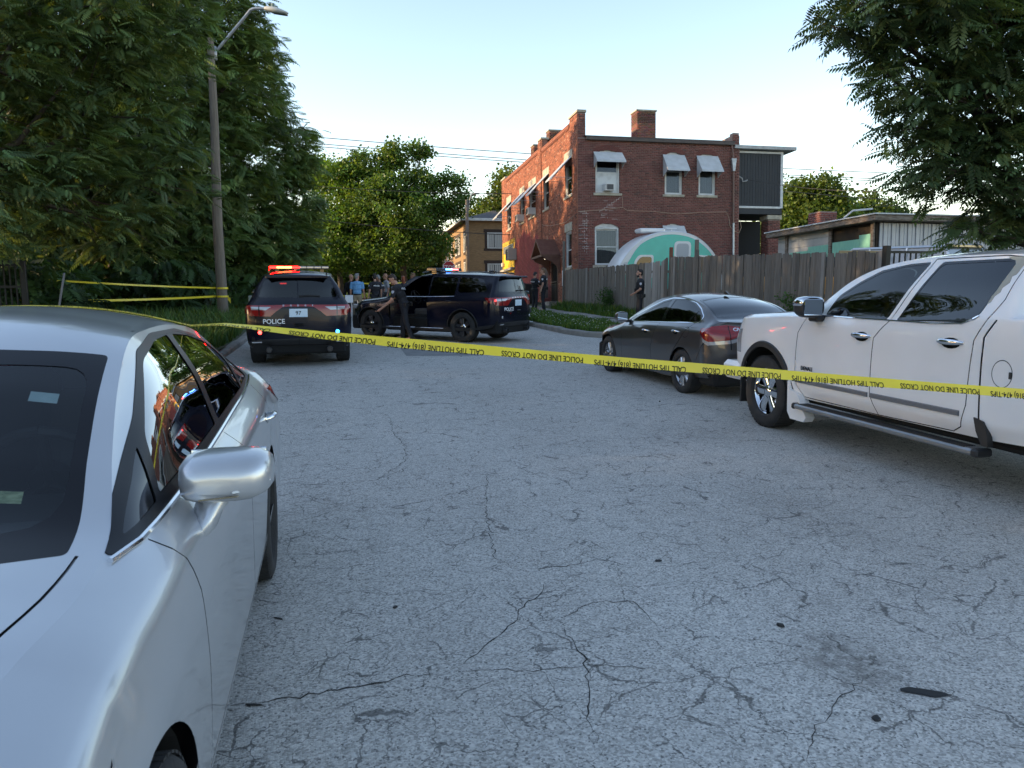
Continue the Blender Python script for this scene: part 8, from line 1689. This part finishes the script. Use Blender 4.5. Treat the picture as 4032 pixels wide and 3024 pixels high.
GZ = lambda x, y: hR(x, y) if x > 7.1 else 0.0
def stand(px, py_head, D, h):
    p = at_d(px, py_head, D); return p
RELAX = [((.25, -.03, 1.15), (.27, .04, .90)), ((-.25, -.03, 1.15), (-.27, .04, .90))]; CLASP = [((.25, .0, 1.16), (.06, .20, 1.02)), ((-.25, .0, 1.16), (-.06, .20, 1.02))]; POCK = [((.27, -.04, 1.16), (.20, .10, .98)), ((-.27, -.04, 1.16), (-.20, .10, .98))]; READ = [((.23, .06, 1.18), (.08, .30, 1.22)), ((-.23, .06, 1.18), (-.08, .30, 1.22))]
p = at_d(2522, 1090, 23.6); person('bearded officer in black standing on the pavement before the fence', (p.x, p.y, GZ(p.x, p.y)), 68, 1.70, hair='dark', beard=True, arms=CLASP, head=(12, 4), legs=((.05, .05), (-.05, .05)))
p = at_d(2140, 1090, 33.0); person('tall officer in black standing by the barred street door', (p.x, p.y, GZ(p.x, p.y)), 62, 1.83, hair='fair', arms=RELAX, legs=((.04, .05), (-.06, .05)))
p = at_d(2106, 1090, 35.5); person('officer in black looking down at his hands beside the bins', (p.x, p.y, GZ(p.x, p.y)), -62, 1.70, hair='dark', arms=READ, head=(0, -22))
dB = durB.matrix_world; q = dB @ Vector((1.62, 1.22, 0)); person('officer leaning in at the open door of the crossing police car', (q.x, q.y, 0), 62, 1.82, hair='brown', lean=.42, arms=[((.27, .30, 1.18), (.16, .62, 1.20)), ((-.27, .18, 1.15), (-.34, .52, 1.06))], head=(25, -10), legs=((.16, .05), (-.22, .05)))
def far(label, px, D, face, h, **kw): p = at_d(px, 1090, D); return person(label, (p.x, p.y, 0), face, h, voxel=.016, **kw)
far('man in light blue polo shirt and khaki trousers seen from behind', 1405, 30.5, -12, 1.80, shirt=M_BLUSH, trousers=M_KHAKI, vest=False, hair='grey', arms=RELAX, head=(-35, 0), build=1.1)
far('bald man in black jacket and grey trousers beside the blue polo shirt', 1381, 31.0, -28, 1.78, shirt=M_VEST, trousers=M_GREYTR, vest=False, hair=None, sleeve=1.2, skin=1, glasses=True, arms=RELAX, head=(-30, 0))
far('dark haired officer in black facing away in the group of people', 1476, 30.6, 20, 1.79, hair='dark', arms=RELAX, head=(-20, 0)); far('grey haired officer in black bending over in the group of people', 1500, 31.5, 60, 1.76, hair='grey', lean=.16, skin=1, arms=POCK, head=(0, -15))
far('bald man in pale grey shirt behind the open car door', 1520, 33.0, 100, 1.82, shirt=M_GREYT, trousers=M_JEAN, vest=False, hair=None, skin=1, arms=RELAX); far('red haired person behind the bonnet of the crossing police car', 1588, 33.0, 10, 1.70, shirt=M_UNI, trousers=M_JEAN, vest=False, hair='red', long_hair=True, arms=RELAX)
far('man looking over the roof of the crossing police car', 1628, 34.0, 80, 1.84, shirt=M_UNI, trousers=M_JEAN, vest=False, hair='fair', skin=1, arms=RELAX)
# ------------------------------------------------------------------ tape across the street, bins and small things
SIDE = 1.0
WORDS = ['POLICE LINE DO NOT CROSS', 'CALL TIPS HOTLINE (816) 474-TIPS']
def roof_pt(px, py, z):
    return on_z(px, py, z)
# over the silver car's roof, then taut across to the right
fm = silver.matrix_world
def roofz(p):     # height of the silver roof under a point
    l = fm.inverted() @ Vector(p); y = abs(l.y); u = HF.uv('top', [(l.x, 0)])[0][0]; K = HF.rail(np.array([u]))[0, -1]; v = min(1, y / K[1]); q = HF.B(np.array([u]), np.array([v]))[0]; return (fm @ Vector((l.x, l.y, q[2]))).z
path = [fm @ Vector((.45, -.92, 1.0)), fm @ Vector((.42, -.80, 1.22))]
for y_ in np.linspace(-.57, .585, 14):
    x_ = .66 - .42 * (y_ + .57) / 1.15; p = fm @ Vector((x_, y_, 0)); p.z = roofz(p) + .010; path.append(p)
Q = [(880, 1277), (1000, 1289), (1300, 1323), (1600, 1352), (1900, 1378), (2200, 1404), (2500, 1430), (2800, 1453), (3100, 1477), (3400, 1501), (3700, 1525), (4032, 1550), (4300, 1571)]
n = len(Q); d0 = (path[-1] - Vector((0, 0, CAMH))); D0 = path[-1].x * math.sin(YAW) + path[-1].y * math.cos(YAW)
for i, (px, py) in enumerate(Q): t_ = (i + 1) / n; D = D0 + (4.1 - D0) * min(1, t_ * 1.5); path.append(at_d(px, py, D))
path.append(Vector((4.73, 2.75, 1.16)))
P2 = []
for a, c in zip(path[:-1], path[1:]):
    for k in range(4): P2.append(a.lerp(c, k / 4))
P2.append(path[-1]); nf = 36 / (len(P2) - 1)
def tilt(f):
    if f < .26: return rad(-86)
    if f < .40: return rad(-86) + (f - .26) / .14 * rad(66)
    return rad(-20) + rad(8) * math.sin(f * 23)
ribbon(P2, .052, tilt, 'police_tape', 'yellow police tape stretched across the street from the silver roof', WORDS, .62, .03, 1.3)
# loose end hanging beyond the right edge is tied to the pickup bed
# tapes at the back left
pl0 = at_d(878, 1166, 25.2)
def simple(name, label, a, c, sag=.04, w=.06): return ribbon([a.lerp(c, i / 16) - Vector((0, 0, sag * 4 * i / 16 * (1 - i / 16))) for i in range(17)], w, lambda f: .15 * math.sin(f * 9), name, label, ['POLICE LINE DO NOT CROSS'], .45, .25, .3, False)
SIDE = -1.0
simple('police_tape', 'lower yellow tape from the iron fence to the lamp pole', at_d(88, 1186, 18.4), pl0 + Vector((-.16, -.1, 0))); simple('police_tape', 'upper thinner yellow tape behind the steel rod to the lamp pole', at_d(185, 1102, 21), at_d(862, 1134, 25.1), .03, .05)
b = MB(); c = pb + tb * .118
for zc in (1134, 1166):
    c = at_d(868, zc, 25.35); b.lathe([(.178, -.03), (.180, 0), (.178, .03)], 18, 'z', (pb.x + (tb.x * (c.z - pb.z) / tb.z), pb.y + tb.y * (c.z - pb.z) / tb.z, c.z))
o = b.build('tape_wrap', M_TAPE); tag(o, 'yellow tape wound twice round the wooden lamp pole', 'tape', 'police tapes')
b = MB(); a = at_d(888, 1168, 25.15); e = at_d(909, 1196, 25.15); mid = a.lerp(e, .5) + Vector((.05, 0, .02)); b.add([a + Vector((0, 0, .04)), mid + Vector((.02, 0, .05)), e, mid + Vector((-.03, 0, -.05)), a - Vector((0, 0, .04))], [(0, 1, 3, 4), (1, 2, 3)]); o = b.build('tape_end', M_TAPE); tag(o, 'loose end of yellow tape fluttering from the lamp pole', 'tape', 'police tapes')
b = MB(); p = at_d(75, 1186, 18.4); b.bbox(p.x - .10, p.x + .10, p.y - .06, p.y + .06, p.z - .035, p.z + .035, .01); o = b.build('tape_knot', M_TAPE); tag(o, 'yellow tape knotted round the iron fence post', 'tape', 'police tapes')
p0 = at_d(1480, 1112, 40); simple('police_tape', 'yellow tape far back behind the group of people', Vector((p0.x - 1.5, p0.y, 1.32)), at_d(1700, 1110, 41), .02, .07)
# wheeled bins against the brick wall
M_BIN = pm('bin_black', (.012, .012, .013), .5); 
for i, px in enumerate((2052, 2068, 2084)):
    p = on_x(px, 1150, 10.7); p.z = hR(10.7, p.y); bn = empty('wheeled_bin', p, rad(90), ['leftmost', 'middle', 'rightmost'][i] + ' of three black wheeled bins by the brick wall', 'bin', 'wheeled bins by the wall')
    b = MB(); b.add([(-.22, -.26, .06), (.22, -.26, .06), (.22, .2, .06), (-.22, .2, .06), (-.29, -.36, 1.0), (.29, -.36, 1.0), (.29, .3, 1.0), (-.29, .3, 1.0)], [(3, 2, 1, 0), (0, 1, 5, 4), (1, 2, 6, 5), (2, 3, 7, 6), (3, 0, 4, 7)]); b.build('body', M_BIN, bn); b = MB(); b.bbox(-.31, .31, -.40, .32, 1.0, 1.06, .02); b.cyl((-.25, .38, 1.0), (.25, .38, 1.0), .02, n=8); b.build('lid', M_BIN, bn)
    for s in (1, -1): w = MB(); w.lathe([(0, -.03), (.1, -.03), (.1, .03), (0, .03)], 14, 'x', (s * .25, .2, .1)); w.build('wheel', M_TYRE, bn)
# scraps lying on the road
def scrap(px, py, w, l, h_, mat, label, rz, name='road_scrap', seed=0):
    p = on_road(px, py); r = random.Random(seed); n = 9; po = [(w / 2 * math.cos(2 * math.pi * i / n) * r.uniform(.7, 1.1), l / 2 * math.sin(2 * math.pi * i / n) * r.uniform(.7, 1.1)) for i in range(n)]; b = MB(); b.add([(x, y, .003) for x, y in po] + [(x * .8, y * .8, h_) for x, y in po], [tuple(range(n, 2 * n))] + [(i, (i + 1) % n, n + (i + 1) % n, n + i) for i in range(n)]); o = b.build(name, mat); o.location = (p.x, p.y, p.z); o.rotation_euler = (0, 0, rz); tag(o, label, 'debris', 'scraps on the road')
M_SCR = pm('scrap_black', (.014, .014, .014), .7)
scrap(3640, 2728, .07, .20, .006, M_SCR, 'flat dark scrap of rubber at the lower right of the road', rad(60), seed=1); scrap(3072, 2466, .03, .045, .012, M_SCR, 'small black lump below the pickup on the road', .4, seed=2); scrap(1556, 2393, .035, .025, .008, M_SCR, 'small dark lump in the middle left of the road', 1.0, seed=3); scrap(2592, 2210, .05, .03, .008, M_SCR, 'dark crumb left of the pickup running board on the road', .2, seed=4); scrap(2598, 1582, .03, .03, .012, M_SCR, 'dark crumb by the front tyre of the pickup', .2, seed=5); scrap(3450, 2832, .05, .035, .008, M_SCR, 'dark lump near the lower right edge of the road', .9, seed=6); scrap(1095, 2437, .015, .07, .006, M_SCR, 'short twig beside the silver car', .9, 'twig', 7); scrap(1000, 2778, .015, .09, .006, M_SCR, 'longer twig lying in the crack by the silver car', 1.3, 'twig', 8)
